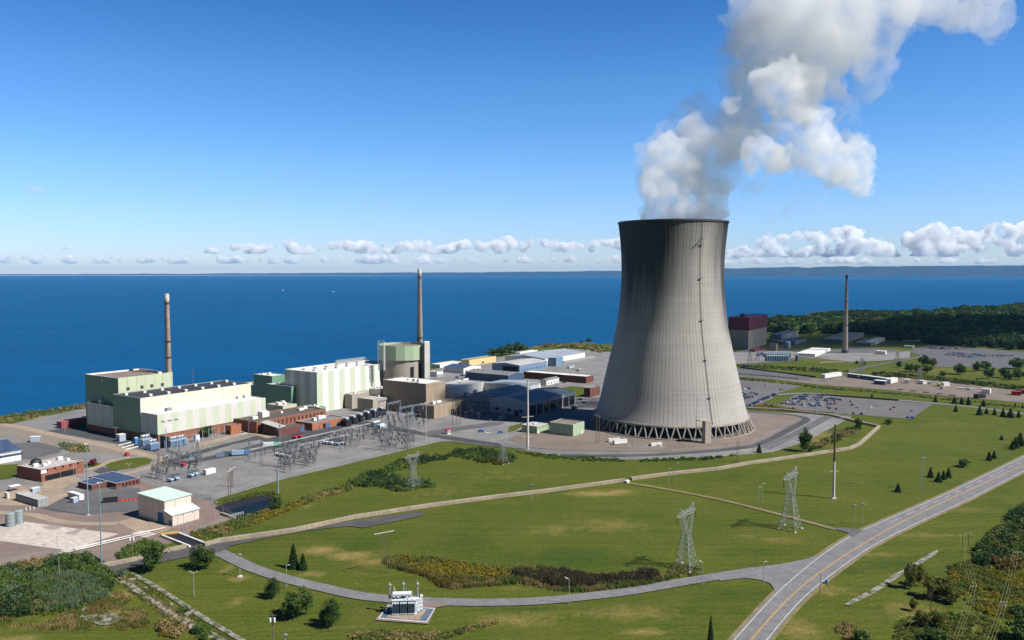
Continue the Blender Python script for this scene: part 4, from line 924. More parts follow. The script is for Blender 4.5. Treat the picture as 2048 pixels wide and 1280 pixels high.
def navy_roof():
    C = G(232.4, 980); u, v = DIR(TH), DIR(TH + 90); z = ZT(C, 966.5); t = thing('low_office', 'single storey brown office with shiny navy blue roof', 'building', C)
    lu, lv = TL(C, u, 281), TL(C, v, 178)
    A = C; Q1 = quadpts(A, u, v, 0, lu, 0, lv); d = TL(C, v, 206)
    mass(t, Q1, 0, z, 'brick_dark', 'roof_navy', .15)
    K = G(183.5, 982.5); l2 = TL(K, v, 156)
    Q2 = quadpts(K, u, v, 0, 19, 0, l2)
    mass(t, Q2, 0, z - .25, 'brick_dark', 'roof_navy', .15, 'wing_wall', 'wing_roof')
    rowof(t, 'window', C, u, -v, 3, lu - 1, 1.2, 1.0, 1.8, 5, 'glass')
navy_roof()
def beige_shed():
    C = G(345, 1052.8); u, v = DIR(TH), DIR(TH + 90)
    lv, lu = TL(C, v, 277.5), TL(C, u, 398.5); w = TL(C, v, 329.5)          # lean-to width
    H = C + v * w; zt, zl0, zl1 = ZT(H, 1002.5), ZT(C, 1031.5), ZT(H, 1021); zb = ZT(C + v * lv, 986.5)
    t = thing('pump_house', 'beige metal pump house with mint roofs and a lean-to', 'shed', C)
    Z = lambda p, z: (p.x, p.y, z); b = MB(); Q = quadpts(C, u, v, 0, lu, 0, lv); E, F = C + v * w, C + v * w + u * lu
    b.face([Z(Q[3], 0), Z(E, 0), Z(E, zt), Z(Q[3], zb)], 0, [(0, 0), (lv - w, 0), (lv - w, zt), (0, zb)])
    b.face([Z(E, 0), Z(C, 0), Z(C, zl0), Z(E, zl1)], 0, [(0, 0), (w, 0), (w, zl0), (0, zl1)])
    b.wall(C, Q[1], 0, zl0, 0); b.wall(E, F, zl1, zt, 0); b.face([Z(Q[1], 0), Z(F, 0), Z(F, zl1), Z(Q[1], zl0)], 0); b.face([Z(F, 0), Z(Q[2], 0), Z(Q[2], zb), Z(F, zt)], 0); b.wall(Q[2], Q[3], 0, zb, 0)
    b.build('wall', 'clad_beige', t)
    def slab(nm, a, bb, c, d, o=.5):
        m = MB(); k = MB(); top = [Vector(x) + UP * .22 for x in (a, bb, c, d)]; bot = [Vector(x) for x in (a, bb, c, d)]
        m.face(top); m.face(list(reversed(bot)))
        for i in range(4): m.face([bot[i], bot[(i + 1) % 4], top[(i + 1) % 4], top[i]])
        m.build(nm, 'roof_mint', t)
    e = .45
    slab('roof', Z(E - u * e - v * e, zt), Z(F + u * e - v * e, zt), Z(Q[2] + u * e + v * e, zb), Z(Q[3] - u * e + v * e, zb))
    slab('lean_to_roof', Z(C - u * e - v * e, zl0 - .1), Z(Q[1] + u * e - v * e, zl0 - .1), Z(F + u * e - v * .02, zl1), Z(E - u * e - v * .02, zl1))
    rowof(t, 'roller_door', C, v, -u, w + 3.2, w + 3.4, 0, 5.0, 5.4, 1, 'door_blue'); rowof(t, 'door', C, v, -u, w * .25, w * .3, 0, 2.2, 2.6, 1, 'door_blue')
    rowof(t, 'sign_board', C, v, -u, w + .4, w + .6, 4.2, 1.2, 1.2, 1, 'trim_white')
    rowof(t, 'vent', C, v, -u, lv * .55, lv * .95, 4.2, .5, .5, 2, 'steel_dark'); rowof(t, 'wall_lamp', C, u, -v, 3, lu - 1, zl0 - 1, .4, .3, 2, 'trim_grey', .3)
beige_shed()
block('concrete_vault', 'windowless grey precast concrete vault on the pink gravel', 'shed', (76, 1014.8), 31.5, 97, 999.3, 'wall_grey', 'roof_pale', parapet=.1)
def trailer_make(L_, Wd, Hh, wm, rm, name, label, cat='trailer', wheels=True):
    def f():
        t = thing(name, label, cat, (0, 0, 0)); b = MB(); b.box((0, 0), .7 if wheels else .12, L_, Wd, Hh); b.build('body', wm, t, world=False)
        b = MB(); b.box((0, 0), (.7 if wheels else .12) + Hh, L_ + .15, Wd + .15, .18); b.build('roof', rm, t, world=False)
        b = MB(); b.box((L_ / 2 + .05, 0), 1.0 if wheels else .4, .08, Wd * .8, Hh * .8); b.build('end_door', 'trim_grey', t, world=False)
        b = MB()
        if wheels:
            for x in (-L_ * .32, -L_ * .22):
                for y in (-1, 1): b.bar((x, y * (Wd / 2 - .35), .5), (x, y * (Wd / 2 - .05), .5), .5, 0, 12)
            b.box((L_ * .4, 0), 0, .3, Wd * .6, .7)
        else:
            for x in (-L_ * .4, L_ * .4): b.box((x, 0), 0, .3, Wd, .12)
        b.build('running_gear' if wheels else 'skids', 'tyre', t, world=False)
        return t
    return f
def put(make, px, py, ang=TH, sc=1.0, label=None, group=None, zs=None):
    P = G(px, py); return make((P.x, P.y, .05), R(ang), sc, label, group, zs)
wt = Repeat(trailer_make(12, 2.6, 2.9, 'clad_white', 'roof_white', 'box_trailer', ''))
put(wt, 152, 999.5, TH + 90, 1, 'white box trailer parked on the worn asphalt beside the beige pump house')
gt = Repeat(trailer_make(4.2, 2.4, 2.4, 'clad_pale_blue', 'roof_white', 'site_cabin', '', 'cabin', False))
put(gt, 150, 1004.5, 70, 1.0, 'small pale blue site cabin in front of the white box trailer')
put(gt, 70, 985, 62, 1.05, 'small pale cabin by the fence in front of the brick garage')
put(gt, 71, 883.5, 20, 1.5, 'white blue cabin standing alone by the rubble bank near the lake')
def dumpster():
    t = thing('skip_bin', 'long black open skip bin on worn asphalt', 'skip', (0, 0, 0)); b = MB()
    Lx, Wy, H = 7.0, 2.4, 2.2
    for c, l, w in (((0, -Wy / 2), Lx, .12), ((0, Wy / 2), Lx, .12), ((-Lx / 2, 0), .12, Wy), ((Lx / 2, 0), .12, Wy)): b.box(c, .2, l, w, H)
    b.box((0, 0), .2, Lx, Wy, .2); b.build('body', 'machine_black', t, world=False)
    b = MB()
    for k in range(7): b.box((-Lx / 2 + .3 + k * 1.05, -Wy / 2 - .1), .2, .14, .2, H); b.box((-Lx / 2 + .3 + k * 1.05, Wy / 2 + .1), .2, .14, .2, H)
    b.build('ribs', 'steel_dark', t, world=False); return t
P = G(221, 1004); dm = dumpster(); dm.location = P; dm.rotation_euler = (0, 0, R(20))
def barrier_line():
    t = thing('traffic_barrier', 'low row of red plastic barriers behind the beige pump house', 'barrier', G(238, 1002.5)); a, c = G(237, 1002.5), G(276, 999)
    for i in range(9):
        p = a + (c - a) * ((i + .5) / 9); b = MB(); b.box((p.x, p.y), 0.03, 1.7, .5, 1.0, 15); b.build('segment', 'paint_orange' if i % 2 else 'paint_red', t)
barrier_line()
def tank():
    t = thing('storage_tank', '', 'tank', (0, 0, 0)); b = MB(); b.lathe((0, 0), [(2.2, 0), (2.2, 6.2), (1.9, 6.5), (.3, 6.8)], 28, 0, True); b.build('shell', 'tank_grey', t, smooth=False, world=False)
    b = MB()
    for z in (2, 4, 6): b.lathe((0, 0), [(2.22, z), (2.27, z + .05), (2.27, z + .15), (2.22, z + .2)], 28, 0, False)
    b.bar((2.35, -.2, 0), (2.35, -.2, 6.8), .05); b.bar((2.35, .2, 0), (2.35, .2, 6.8), .05); b.build('bands', 'steel_grey', t, world=False); return t
tk = Repeat(tank); put(tk, 21.5, 1052, 0, 1, 'front one of two round grey tanks on the pale concrete slab'); put(tk, 38.2, 1046.5, 0, 1, 'rear one of two round grey tanks on the pale concrete slab')
def simple(name, label, cat, px, py, parts, ang=TH):
    P = G(px, py); t = thing(name, label, cat, P)
    for nm, m, boxes in parts:
        b = MB()
        for (dx, dy, z, lx, ly, lz) in boxes:
            q = P + DIR(ang) * dx + DIR(ang + 90) * dy; b.box((q.x, q.y), z, lx, ly, lz, ang)
        b.build(nm, m, t)
    return t
simple('concrete_block_wall', 'upright pale concrete block by the tan track', 'block', 14, 996.5, [('block', 'white_concrete', [(0, 0, 0, 1.2, 3.6, 3.2)]), ('foot', 'concrete', [(0, 0, .0, 2.2, 4, .3)])])
simple('shade_shelter', 'white topped open shelter left of the brick garage', 'shelter', 29, 981, [('roof', 'trim_white', [(0, 0, 2.7, 5.5, 4, .3)]), ('post', 'steel_grey', [(-2.4, -1.7, 0, .2, .2, 2.7)]), ('post', 'steel_grey', [(2.4, -1.7, 0, .2, .2, 2.7)]), ('post', 'steel_grey', [(-2.4, 1.7, 0, .2, .2, 2.7)]), ('post', 'steel_grey', [(2.4, 1.7, 0, .2, .2, 2.7)])])
simple('hydrant_house', 'bright red hydrant house beside the oval lawn', 'hydrant', 254, 912, [('body', 'paint_red', [(0, 0, 0, 2, 2, 2.2)]), ('roof', 'paint_red', [(0, 0, 2.2, 2.3, 2.3, .3)])])
simple('pipe_stand', 'three white capped pipes behind the concrete vault', 'pipes', 60, 1020, [('pipe', 'trim_white', [(-1.5, 1, 0, .35, .35, 1.6)]), ('pipe', 'trim_white', [(0, 0, 0, .35, .35, 2.2)]), ('pipe', 'trim_white', [(1.5, -1, 0, .35, .35, 1.6)])])

# ---- green and grey sheds by the cooling tower
block('green_shed', 'small pale green shed with white roof left of bigger green shed', 'shed', (1074, 868), 1043, 1096, 853, 'clad_mint', 'roof_pale', ru=[(.5, .5, 3, 2, .7)], door_r=[(.1, 1.8, 2.6, 'trim_white')], win_r=(3, 1, 1, 4.2, 'opening'), parapet=.15)
block('green_shed', 'large green shed with brown roof at the cooling tower foot', 'shed', (1146, 873.5), 1099, 1168.5, 849.5, 'clad_mint', 'roof_brown', door_r=[(.8, 1.8, 2.6, 'trim_white')])
simple('guard_hut', 'tiny white guard hut with red roof on the switchyard road', 'hut', 895, 868, [('wall', 'clad_white', [(0, 0, 0, 3.4, 3, 3.2)]), ('roof', 'paint_red', [(0, 0, 3.2, 4, 3.6, .5)]), ('window', 'glass', [(0, -1.5, 1.2, 2, .12, 1.2)])])
put(wt, 1228, 884, 15, .75, 'short white box trailer on the brown gravel by the tower, farther of two'); put(wt, 1240, 888.5, 25, .9, 'white box trailer nearest the grey rubble heap at the tower')
put(wt, 1312, 893, 20, .72, 'lone white cabin trailer in front of the tower legs')

# ---- offices and workshops standing in the tower's shadow
SH = [
 ('workshop', 'blue grey workshop with white piers in the tower shadow, nearest the camera', (1058, 834), 979, 1149.5, 806, 'clad_pale_blue', 'roof_blue', 'gable', 3.0, 'u', None, (3, 4, 2.4, 3, 'glass')),
 ('workshop', 'shaded blue roofed workshop with square windows behind the nearest workshop', (986, 815), 941, 1058, 792, 'clad_pale_blue', 'roof_blue', 'gable', 2.6, 'u', (8, 2.2, 2.6, 2.0, 'glass'), (4, 2, 1.5, 2.5, 'glass')),
 ('workshop', 'low shaded grey workshop with small square windows, middle of the office rows', (1046, 790), 968, 1081, 774, 'clad_white', 'roof_blue', 'gable', 1.5, 'u', (5, 1.6, 1.6, 2.2, 'glass'), (4, 1.6, 1.4, 2, 'glass')),
 ('warehouse', 'long dark navy warehouse in the tower shadow', (1016, 766), 932, 1046.5, 751, 'clad_dark_blue', 'roof_grey', 'gable', 2.2, 'v', None, None),
 ('warehouse', 'grey roofed warehouse with black end wall and pale blue lit side', (1039, 747), 984, 1094, 731, 'clad_blue', 'roof_pale', 'gable', 2.0, 'u', (9, 1.8, 2, 2.6, 'glass'), None),
 ('warehouse', 'longest pale warehouse with skylight strip reaching toward the tower', (1090, 733), 1010, 1170, 718, 'clad_white', 'roof_blue', 'gable', 3.2, 'u', None, None),
 ('warehouse', 'small blue box building against the long pale warehouse', (1112, 733), 1097, 1126, 716, 'clad_blue', 'roof_blue', 'flat', 0, 'u', None, None),
 ('warehouse', 'yellow walled warehouse close to the lake shore', (938.5, 732), 922, 992, 720, 'clad_yellow', 'roof_brown', 'flat', 0, 'u', (1, 5, 2, 1, 'opening'), None),
 ('warehouse', 'shaded navy roofed garage with open bays right of the lift shaft', (927, 747), 888, 962, 737, 'clad_white', 'roof_navy', 'gable', 2.5, 'v', (4, 4.2, 3, .2, 'opening'), None),
 ('store_shed', 'small white store with two doors right of the lift shaft', (874, 754), 858, 886, 744, 'clad_white', 'roof_pale', 'flat', 0, 'u', (3, 2.0, 2.4, .2, 'glass'), None),
 ('store_shed', 'low white roofed store at the shore behind the lift shaft', (880, 736), 862, 924, 729, 'clad_white', 'roof_white', 'flat', 0, 'u', None, None),
 ('white_hall', 'long white roofed brick hall with brown wall left of the tower', (1172, 767), 1048, 1187, 753, 'brick_dark', 'roof_white', 'flat', 0, 'u', None, None),
 ('store_shed', 'grey gabled store with lit white end beside the small lawn', (1093, 771), 1080, 1118, 761, 'clad_white', 'roof_grey', 'gable', 1.4, 'u', (4, 1.6, 2, 1, 'glass'), None),
 ('store_shed', 'grey flat store between warehouse and white roofed hall', (1085, 752), 1046, 1092, 745, 'clad_pale_blue', 'roof_grey', 'flat', 0, 'u', None, None),
 ('store_shed', 'dark store with white hatch half hidden by the cooling tower', (1180, 795), 1168, 1200, 776, 'brick_dark', 'roof_grey', 'flat', 0, 'u', None, None),
 ('store_shed', 'white roofed hall behind the longest warehouse near the shore trees', (1040, 716), 1030, 1075, 705, 'clad_white', 'roof_white', 'flat', 0, 'u', None, None),
]
for nm, lab, cn, lf, rt, tp, wm, rm, rf, rs, al, wr, wl in SH:
    rr = block(nm, lab, 'building', cn, lf, rt, tp, wm, rm, roof=rf, rise=rs, along=al, win_r=wr, win_l=wl, ru=[(.5, .3, 1.4, 1.4, 1)] if rf == 'flat' else ())
    if 'nearest the camera' in lab:
        root, C, u, v, lu, lv, z1 = rr; rowof(root, 'pier', C, u, -v, -lu / 14, lu + lu / 14, 0, .8, z1, 8, 'trim_white', .35); rowof(root, 'bay_window', C, u, -v, 0, lu, .5, lu / 8.2, z1 * .72, 7, 'glass', .1)
        rowof(root, 'door', C, v, -u, lv * .3, lv * .32, 0, 4, 4.5, 1, 'opening')
    if 'skylight' in lab:
        root, C, u, v, lu, lv, z1 = rr
        for k in range(14): p = C + u * lu * (k + .5) / 14 + v * lv * .5; b = MB(); b.box((p.x, p.y), z1 + rs + .05, 3.0, 1.5, .7, TH); b.build('skylight', 'trim_white', root)
    if 'black end' in lab: root, C, u, v, lu, lv, z1 = rr; rowof(root, 'loading_door', C, v, -u, lv * .3, lv * .36, 0, lv * .55, z1 * .8, 1, 'opening', .1)
for px, py, lab in ((935, 792, 'tangle of pale machinery in shade beside the control building, front piece'), (955, 786, 'pale blue tank skid in shade behind the control building'), (920, 783, 'white roofed skid in shade next to the control building')):
    simple('machinery_skid', lab, 'machinery', px, py, [('frame', 'steel_blue', [(0, 0, 0, 9, 4, .6), (-3, 0, .6, 2, 3, 3.5)]), ('tank', 'machine_white', [(1.5, 0, .6, 5, 2.4, 2.6)])])

# ---- second power station far right
def far_station():
    C = G(1497, 699); u, v = DIR(58), DIR(148); zt, zm = ZT(C, 635), ZT(C, 661); lu, lv = TL(C, u, 1534.5), TL(C, v, 1456)
    t = thing('reactor_building', 'maroon topped concrete reactor building beyond the cooling tower', 'industrial building', C)
    b = MB(); b.prism([(q.x, q.y) for q in quadpts(C, u, v, .8, lu - 3, .8, lv - .8)], 0, zm, 0, cap=False); b.build('base_wall', 'wall_concrete', t)
    mass(t, quadpts(C, u, v, 0, lu, 0, lv), zm, zt, 'clad_maroon', 'clad_maroon', .8, 'upper_wall')
    p = C + u * lu * .3 + v * lv * .6; b = MB(); b.box((p.x, p.y), zt - .8, 7, 7, 5, 58); b.build('roof_house', 'clad_maroon', t)
    b = MB(); b.prism([(q.x, q.y) for q in quadpts(C, u, v, 10, lu, lv + .05, lv + 28)], 0, zm + 6, 0); b.build('side_hall', 'clad_maroon', t)
    K = 58
    for a in (  # pale blocks in shade get grey walls: the shade is put into their colour
     ('long_hall', 'far dark hall with maroon band right of the maroon reactor building', (1562, 683), 1540, 1596, 670, 'wall_grey', 'roof_navy'),
     ('long_hall', 'far low navy roofed hall left of the lone chimney', (1590, 690), 1556, 1612, 683, 'wall_grey', 'roof_navy'),
     ('admin_block', 'far shaded white block with maroon edge behind the lone chimney', (1690, 688), 1646, 1728, 679, 'wall_grey', 'roof_grey'),
     ('admin_block', 'maroon penthouse block peeping out behind the lone chimney', (1683, 680), 1666, 1700, 671.5, 'clad_maroon', 'clad_maroon'),
     ('admin_block', 'far long shaded block right of the lone chimney base', (1742, 692), 1712, 1762, 686, 'wall_grey', 'roof_grey'),
     ('admin_block', 'far white block with window band right of the chimney', (1750, 690), 1731, 1770, 684, 'clad_white', 'roof_white'),
     ('visitor_pavilion', 'white flat pavilion with maroon roof edge before the lone chimney', (1630, 714), 1592, 1661, 708, 'clad_white', 'roof_white'),
     ('open_shelter', 'long thin pale canopy at the forest edge', (1846, 683.5), 1806, 1848, 681, 'clad_white', 'roof_white'),
     ('gate_house', 'small white gatehouse near the far car park', (1826, 696.5), 1808, 1829, 692.5, 'clad_white', 'roof_pale'),
     ('service_block', 'dark maroon block in front of the maroon reactor building', (1510, 704), 1499, 1530, 699, 'clad_maroon', 'clad_maroon'),
     ('service_block', 'grey brown pump block between reactor building and pale tank', (1552, 702), 1540, 1556, 688, 'wall_brown', 'roof_grey')):
        block(a[0], a[1], 'building', a[2], a[3], a[4], a[5], a[6], a[7], th=K, win_r=(6, 2.5, 1.4, 1.6, 'glass') if a[6] in ('clad_white', 'wall_grey') else None)
    P = G(1575, 696); t = thing('storage_tank', 'upright pale blue tank beside the maroon reactor building', 'tank', P); b = MB(); b.lathe(P, [(5, 0), (5, 9.5), (3.5, 11), (1, 11.6)], 24, 0, True); b.build('shell', 'clad_pale_blue', t)
    b = MB(); b.bar((P.x, P.y, 9), tuple(G(1545, 690) + UP * 9), .6); b.build('pipe', 'machine_white', t)
    def cask():
        t = thing('storage_cask', '', 'cask', (0, 0, 0)); b = MB(); b.lathe((0, 0), [(2.1, 0), (2.1, 7), (1.7, 7.6)], 14, 0, True); b.build('shell', 'machine_teal', t, world=False)
        b = MB(); b.lathe((0, 0), [(1.5, 7.6), (1.5, 8.0)], 14, 0, True); b.build('lid', 'machine_white', t, world=False); return t
    ck = Repeat(cask)
    for r_ in range(3):
        for k in range(10):
            put(ck, 1533 + k * 4.6 + r_ * 2.5, 722.3 - r_ * 3.6, 0, 1, 'dark upright storage cask in the tight rows before the far station', 'storage casks in rows')
    for k, (px, py) in enumerate(((1518, 712), (1524, 710), (1530, 713))):
        simple('generator_set', ('low dark blue generator set, left of the cask rows', 'low dark blue generator set, between others left of the casks', 'low dark blue generator set touching the cask rows')[k], 'generator', px, py, [('body', 'clad_dark_blue', [(0, 0, 0, 9, 4, 3.6)]), ('exhaust', 'steel_dark', [(2, 0, 3.6, 1, 1, 1.5)])], 58)
    put(ck, 1594, 722, 0, 1.1, 'white round cask standing apart at the end of the rows')
far_station()

# ------------------------------------------------------------------ barrier wall, fences
def barrier_wall():
    t = thing('barrier_wall', 'long low tan concrete barrier wall winding across the grass', 'wall', G(1000, 994))
    for px in ([(408, 1093), (440, 1084), (588, 1063), (707, 1037), (856, 1014), (1000, 995), (1093, 984), (1235, 964.5), (1250, 963)], [(1262, 960), (1348, 948.5), (1433, 940), (1500, 928), (1608, 912.7), (1700, 898.5), (1719, 890), (1758, 855), (1723, 847), (1662, 832), (1560, 821), (1490, 818)],
               [(200, 1136), (262, 1124), (330, 1106), (372, 1096)]):
        P = [Vector((p.x, p.y, 0)) for p in poly_px(px)]; P = smooth_line(P, 12) if len(px) > 10 and False else P
        A, B = offset(P, 1.05), offset(P, -1.05); b = MB(); H = 1.7
        for i in range(len(P) - 1):
            for (p, q, n) in ((B[i], B[i + 1], 1), (A[i + 1], A[i], 1)): b.face([(p.x, p.y, 0), (q.x, q.y, 0), (q.x, q.y, H), (p.x, p.y, H)])
            b.face([(B[i].x, B[i].y, H), (B[i + 1].x, B[i + 1].y, H), (A[i + 1].x, A[i + 1].y, H), (A[i].x, A[i].y, H)])
        for p, q in ((A[0], B[0]), (B[-1], A[-1])): b.face([(p.x, p.y, 0), (q.x, q.y, 0), (q.x, q.y, H), (p.x, p.y, H)])
        b.build('wall_run', 'barrier_concrete', t)
    P = G(1256, 964.5); simple('gate_block', 'pale concrete gate block in the gap of the barrier wall', 'block', 1254, 965.5, [('block', 'white_concrete', [(0, 0, 0, 3.6, 1.8, 1.5)]), ('foot', 'concrete', [(0, 0, 0, 4, 2.4, .3)])])
barrier_wall()
POST_ME = None
def fence(label, px, h=2.6, step=9.0):
    P = [Vector((p.x, p.y, 0)) for p in poly_px(px)]; t = thing('chain_link_fence', label, 'fence', P[0]); b = MB()
    global POST_ME
    if POST_ME is None:
        m = MB(); m.bar((0, 0, 0), (0, 0, 2.7), .06); o = m.build('post', 'galvanised', t, world=False); POST_ME = o.data
    acc = 0
    for i in range(len(P) - 1):
        p, q = P[i], P[i + 1]; b.face([(p.x, p.y, .05), (q.x, q.y, .05), (q.x, q.y, h), (p.x, p.y, h)], 0)
        b.bar((p.x, p.y, h), (q.x, q.y, h), .04, 1); n = max(1, int((q - p).length / step))
        for k in range(n): s = p + (q - p) * (k / n) - t.location; link('post', POST_ME, t, (s.x, s.y, 0))
    b.build('mesh', ['chain_link', 'galvanised'], t)
fence('chain link fence between switchyard gravel and the beige pump house', [(283, 955), (330, 972), (424, 1003)], step=7)
fence('long chain link fence along the lower edge of the switchyard', [(424, 1003), (440, 995), (560, 957), (700, 923), (880, 881)], step=10)
fence('chain link fence from switchyard corner past the cooling tower', [(900, 881), (1040, 897), (1130, 911), (1250, 917), (1340, 915), (1440, 910), (1530, 902)], step=10)
fence('inner chain link fence along the tower ring road', [(903, 889), (1050, 902), (1240, 908), (1340, 907), (1430, 902), (1500, 893), (1540, 873), (1600, 843)], step=10)
fence('outer chain link fence rising beside the road right of the tower', [(1530, 902), (1610, 872), (1704, 832)], step=9)
fence('chain link fence round the pink gravel by the scrub', [(-60, 1136), (0, 1131), (110, 1110), (180, 1110)], step=7)
fence('chain link fence behind the brick garage yard', [(30, 962), (75, 985), (130, 985), (160, 990), (280, 978)], step=8)
fence('chain link fence between pond bank and pump house track', [(425, 1010), (470, 1039), (400, 1064)], step=7)
def pond_gear():
    t = thing('sluice', 'concrete sluice with white rails at the pond end', 'sluice', G(455, 1034)); b = MB(); p, q = G(443, 1029), G(470, 1039)
    b.bar(tuple(p + UP * .6), tuple(q + UP * .6), .9); b.build('wall', 'concrete', t)
    b = MB()
    for z in (1.6, 2.3): b.bar(tuple(G(462, 1038) + UP * z), tuple(G(487, 1032) + UP * z), .07)
    for k in range(6): p = G(462 + 5 * k, 1038 - 1.2 * k); b.bar(tuple(p), tuple(p + UP * 2.3), .07)
    b.build('railing', 'trim_white', t)
    t = thing('canal_wall', 'dark lined canal with concrete side walls and yellow beam', 'canal', G(365, 1085))
    for a, c in (((322, 1073), (380, 1096)), ((357, 1069), (409, 1089))):
        p, q = G(*a), G(*c); d = (q - p).normalized(); m = (p + q) / 2; b = MB(); b.box((m.x, m.y), 0, (q - p).length, 1.0, 1.1, math.degrees(math.atan2(d.y, d.x))); b.build('side_wall', 'white_concrete', t)
    b = MB(); b.bar(tuple(G(322, 1074) + UP * 1.5), tuple(G(357, 1070) + UP * 1.5), .45); b.build('beam', 'paint_yellow', t)
pond_gear()
def pipe_rows():
    for k, (a, c) in enumerate((((112, 1113), (300, 1068)), ((118, 1109), (300, 1064)), ((122, 1105), (330, 1058)))):
        t = thing('guard_rail', ('white guard rail along the gravel, nearest of three', 'white guard rail along the gravel, middle of three', 'white guard rail along the gravel, farthest of three')[k], 'rail', G(*a)); b = MB(); p, q = G(*a), G(*c)
        b.bar(tuple(p + UP * .8), tuple(q + UP * .8), .22); b.build('rail', 'trim_white', t); b = MB()
        for i in range(16): s = p + (q - p) * (i / 15); b.bar(tuple(s), tuple(s + UP * .8), .1)
        b.build('stakes', 'steel_grey', t)
pipe_rows()
def headwall():
    p, q = G(178, 1112), G(216, 1134); d = (q - p).normalized(); m = (p + q) / 2; t = thing('retaining_wall', 'dark retaining wall at the corner of pink gravel and scrub', 'wall', m); b = MB(); b.box((m.x, m.y), 0, (q - p).length, .6, 1.6, math.degrees(math.atan2(d.y, d.x))); b.build('face', 'dark_concrete', t)
headwall()

# ------------------------------------------------------------------ poles, lamps, pylons
def pole(label, px, py, top, r=.16, r1=None, m='galvanised', name='light_mast', cat='light mast', arms=(), foot=None, head=None, split=None):
    P = G(px, py); z = ZT(P, top); t = thing(name, label, cat, P); b = MB(); r1 = r1 or r * .5
    if split: zs = z * split; b.bar((P.x, P.y, 0), (P.x, P.y, zs), r, 0, 10, w2=r + (r1 - r) * split); b.build('shaft', m, t); b = MB(); b.bar((P.x, P.y, zs), (P.x, P.y, z), r + (r1 - r) * split, 0, 10, w2=r1); b.build('upper_shaft', 'pole_rust', t)
    else: b.bar((P.x, P.y, 0), (P.x, P.y, z), r, 0, 10, w2=r1); b.build('shaft', m, t)
    for (zz, half, ang, mm) in arms:
        d = DIR(ang) * half; h = z - zz; b = MB(); b.bar((P.x - d.x, P.y - d.y, h), (P.x + d.x, P.y + d.y, h), max(.09, r * .3)); b.build('cross_arm', mm, t)
    if foot: b = MB(); b.box((P.x, P.y), 0, foot, foot, .5); b.build('footing', 'white_concrete', t)
    if head == 'flood':
        b = MB(); b.box((P.x, P.y), z, 1.7, .5, .25, 20); b.box((P.x - .6, P.y), z + .25, .45, .4, .4, 20); b.box((P.x + .6, P.y), z + .25, .45, .4, .4, 20); b.build('floodlights', 'trim_white', t)
    if head == 'arm':
        b = MB(); b.bar((P.x, P.y, z), (P.x + .9, P.y + .2, z + .35), .06); b.bar((P.x + .8, P.y + .2, z + .35), (P.x + 1.5, P.y + .35, z + .35), .15, w2=.1); b.build('lamp_head', 'trim_white', t)
    if head == 'arm_left':
        b = MB(); b.bar((P.x, P.y, z), (P.x - .9, P.y - .3, z + .6), .09); b.bar((P.x - .7, P.y - .25, z + .5), (P.x - 1.7, P.y - .6, z + 1.2), .24, w2=.15); b.build('lamp_head', 'trim_white', t)
    if head == 'twin':
        b = MB()
        for s in (-1, 1): b.bar((P.x, P.y, z), (P.x + s * 1.3, P.y, z + .6), .08); b.bar((P.x + s * 1.2, P.y, z + .6), (P.x + s * 1.8, P.y, z + .6), .12)
        b.build('lamp_head', 'trim_white', t)
    if head == 'camera':
        b = MB(); b.box((P.x, P.y), z - .2, .8, .8, .9, 10); b.box((P.x + .5, P.y - .3), z + .2, .9, .4, .4, 10); b.build('camera', 'trim_grey', t)
    if head == 'transformer':
        b = MB()
        for s in (-.7, .7): b.lathe((P.x + s, P.y - .3), [(.38, z - 2.4), (.38, z - 1.1), (.1, z - .95)], 12, 0, True)
        b.build('transformer', 'machine_white', t)
    return t
pole('tallest bare teal mast with footing on worn asphalt near the navy roof', 176.5, 1031, 889, .38, .2, 'pole_teal', foot=1.4, head='flood')
pole('teal floodlight mast standing at the corner of the dark path', 203.5, 1137, 967, .34, .18, 'pole_teal', head='flood', foot=1.2)
pole('wooden utility pole with transformer boxes in the grass strip by the canal', 265, 1119, 1070, .18, .12, 'wood_pole', 'utility_pole', 'pole', [(1.2, 1.0, 0, 'wood_pole')], head='transformer')
pole('thin mast beside the white guard rails', 115, 1112, 1072, .14, .08)
pole('thin lamp pole standing in the left scrub', 119, 1165, 1108, .14, .08, head='camera')
pole('thin lamp pole in the mown grass below the two round trees', 388, 1194, 1146, .14, .09, head='twin')
pole('utility pole with transformers cut by the lower picture edge', 546, 1292, 1229, .2, .14, 'wood_pole', 'utility_pole', 'pole', [(.4, 1.3, 0, 'wood_pole')], head='transformer')
pole('short stub pole at the lower picture edge by the ditch', 571, 1290, 1272, .2, .16, head='camera')
pole('big steel monopole, white below and rusty above, on the open lawn', 1667, 997, 849, .78, .42, 'pole_white', 'monopole', 'power pole', [(4, 4.2, 20, 'pole_rust'), (14, 3.8, 20, 'pole_rust'), (26, 3.2, 20, 'galvanised')], foot=2.4, split=.5)
pole('tall pale monopole with three bent cross arms by the green sheds', 1055.5, 899, 760, .95, .42, 'pole_white', 'monopole', 'power pole', [(26, 4.6, 25, 'galvanised'), (40, 4.6, 25, 'galvanised'), (57, 4.6, 25, 'galvanised')], foot=2)
pole('teal lamp mast in front of the tower stair', 1392.5, 884, 794, .22, .14, 'pole_teal')
pole('slim teal mast in front of the packed car park', 1632, 831, 769, .35, .2, 'pole_teal')
pole('short teal post with ladder by the switchyard fence above the pond', 556, 990, 937, .55, .5, 'pole_teal', 'monopole', 'power pole')
pole('single grey pole on the gravel left of the tower base', 1193, 887, 826, .2, .15, 'wood_pole', 'utility_pole', 'pole', [(1.5, 2.2, 15, 'trim_grey')]); pole('wooden pole paired with another just left of the tower base', 1198, 886.5, 829, .2, .15, 'wood_pole', 'utility_pole', 'pole', [(1.2, 2.2, 15, 'trim_grey')])
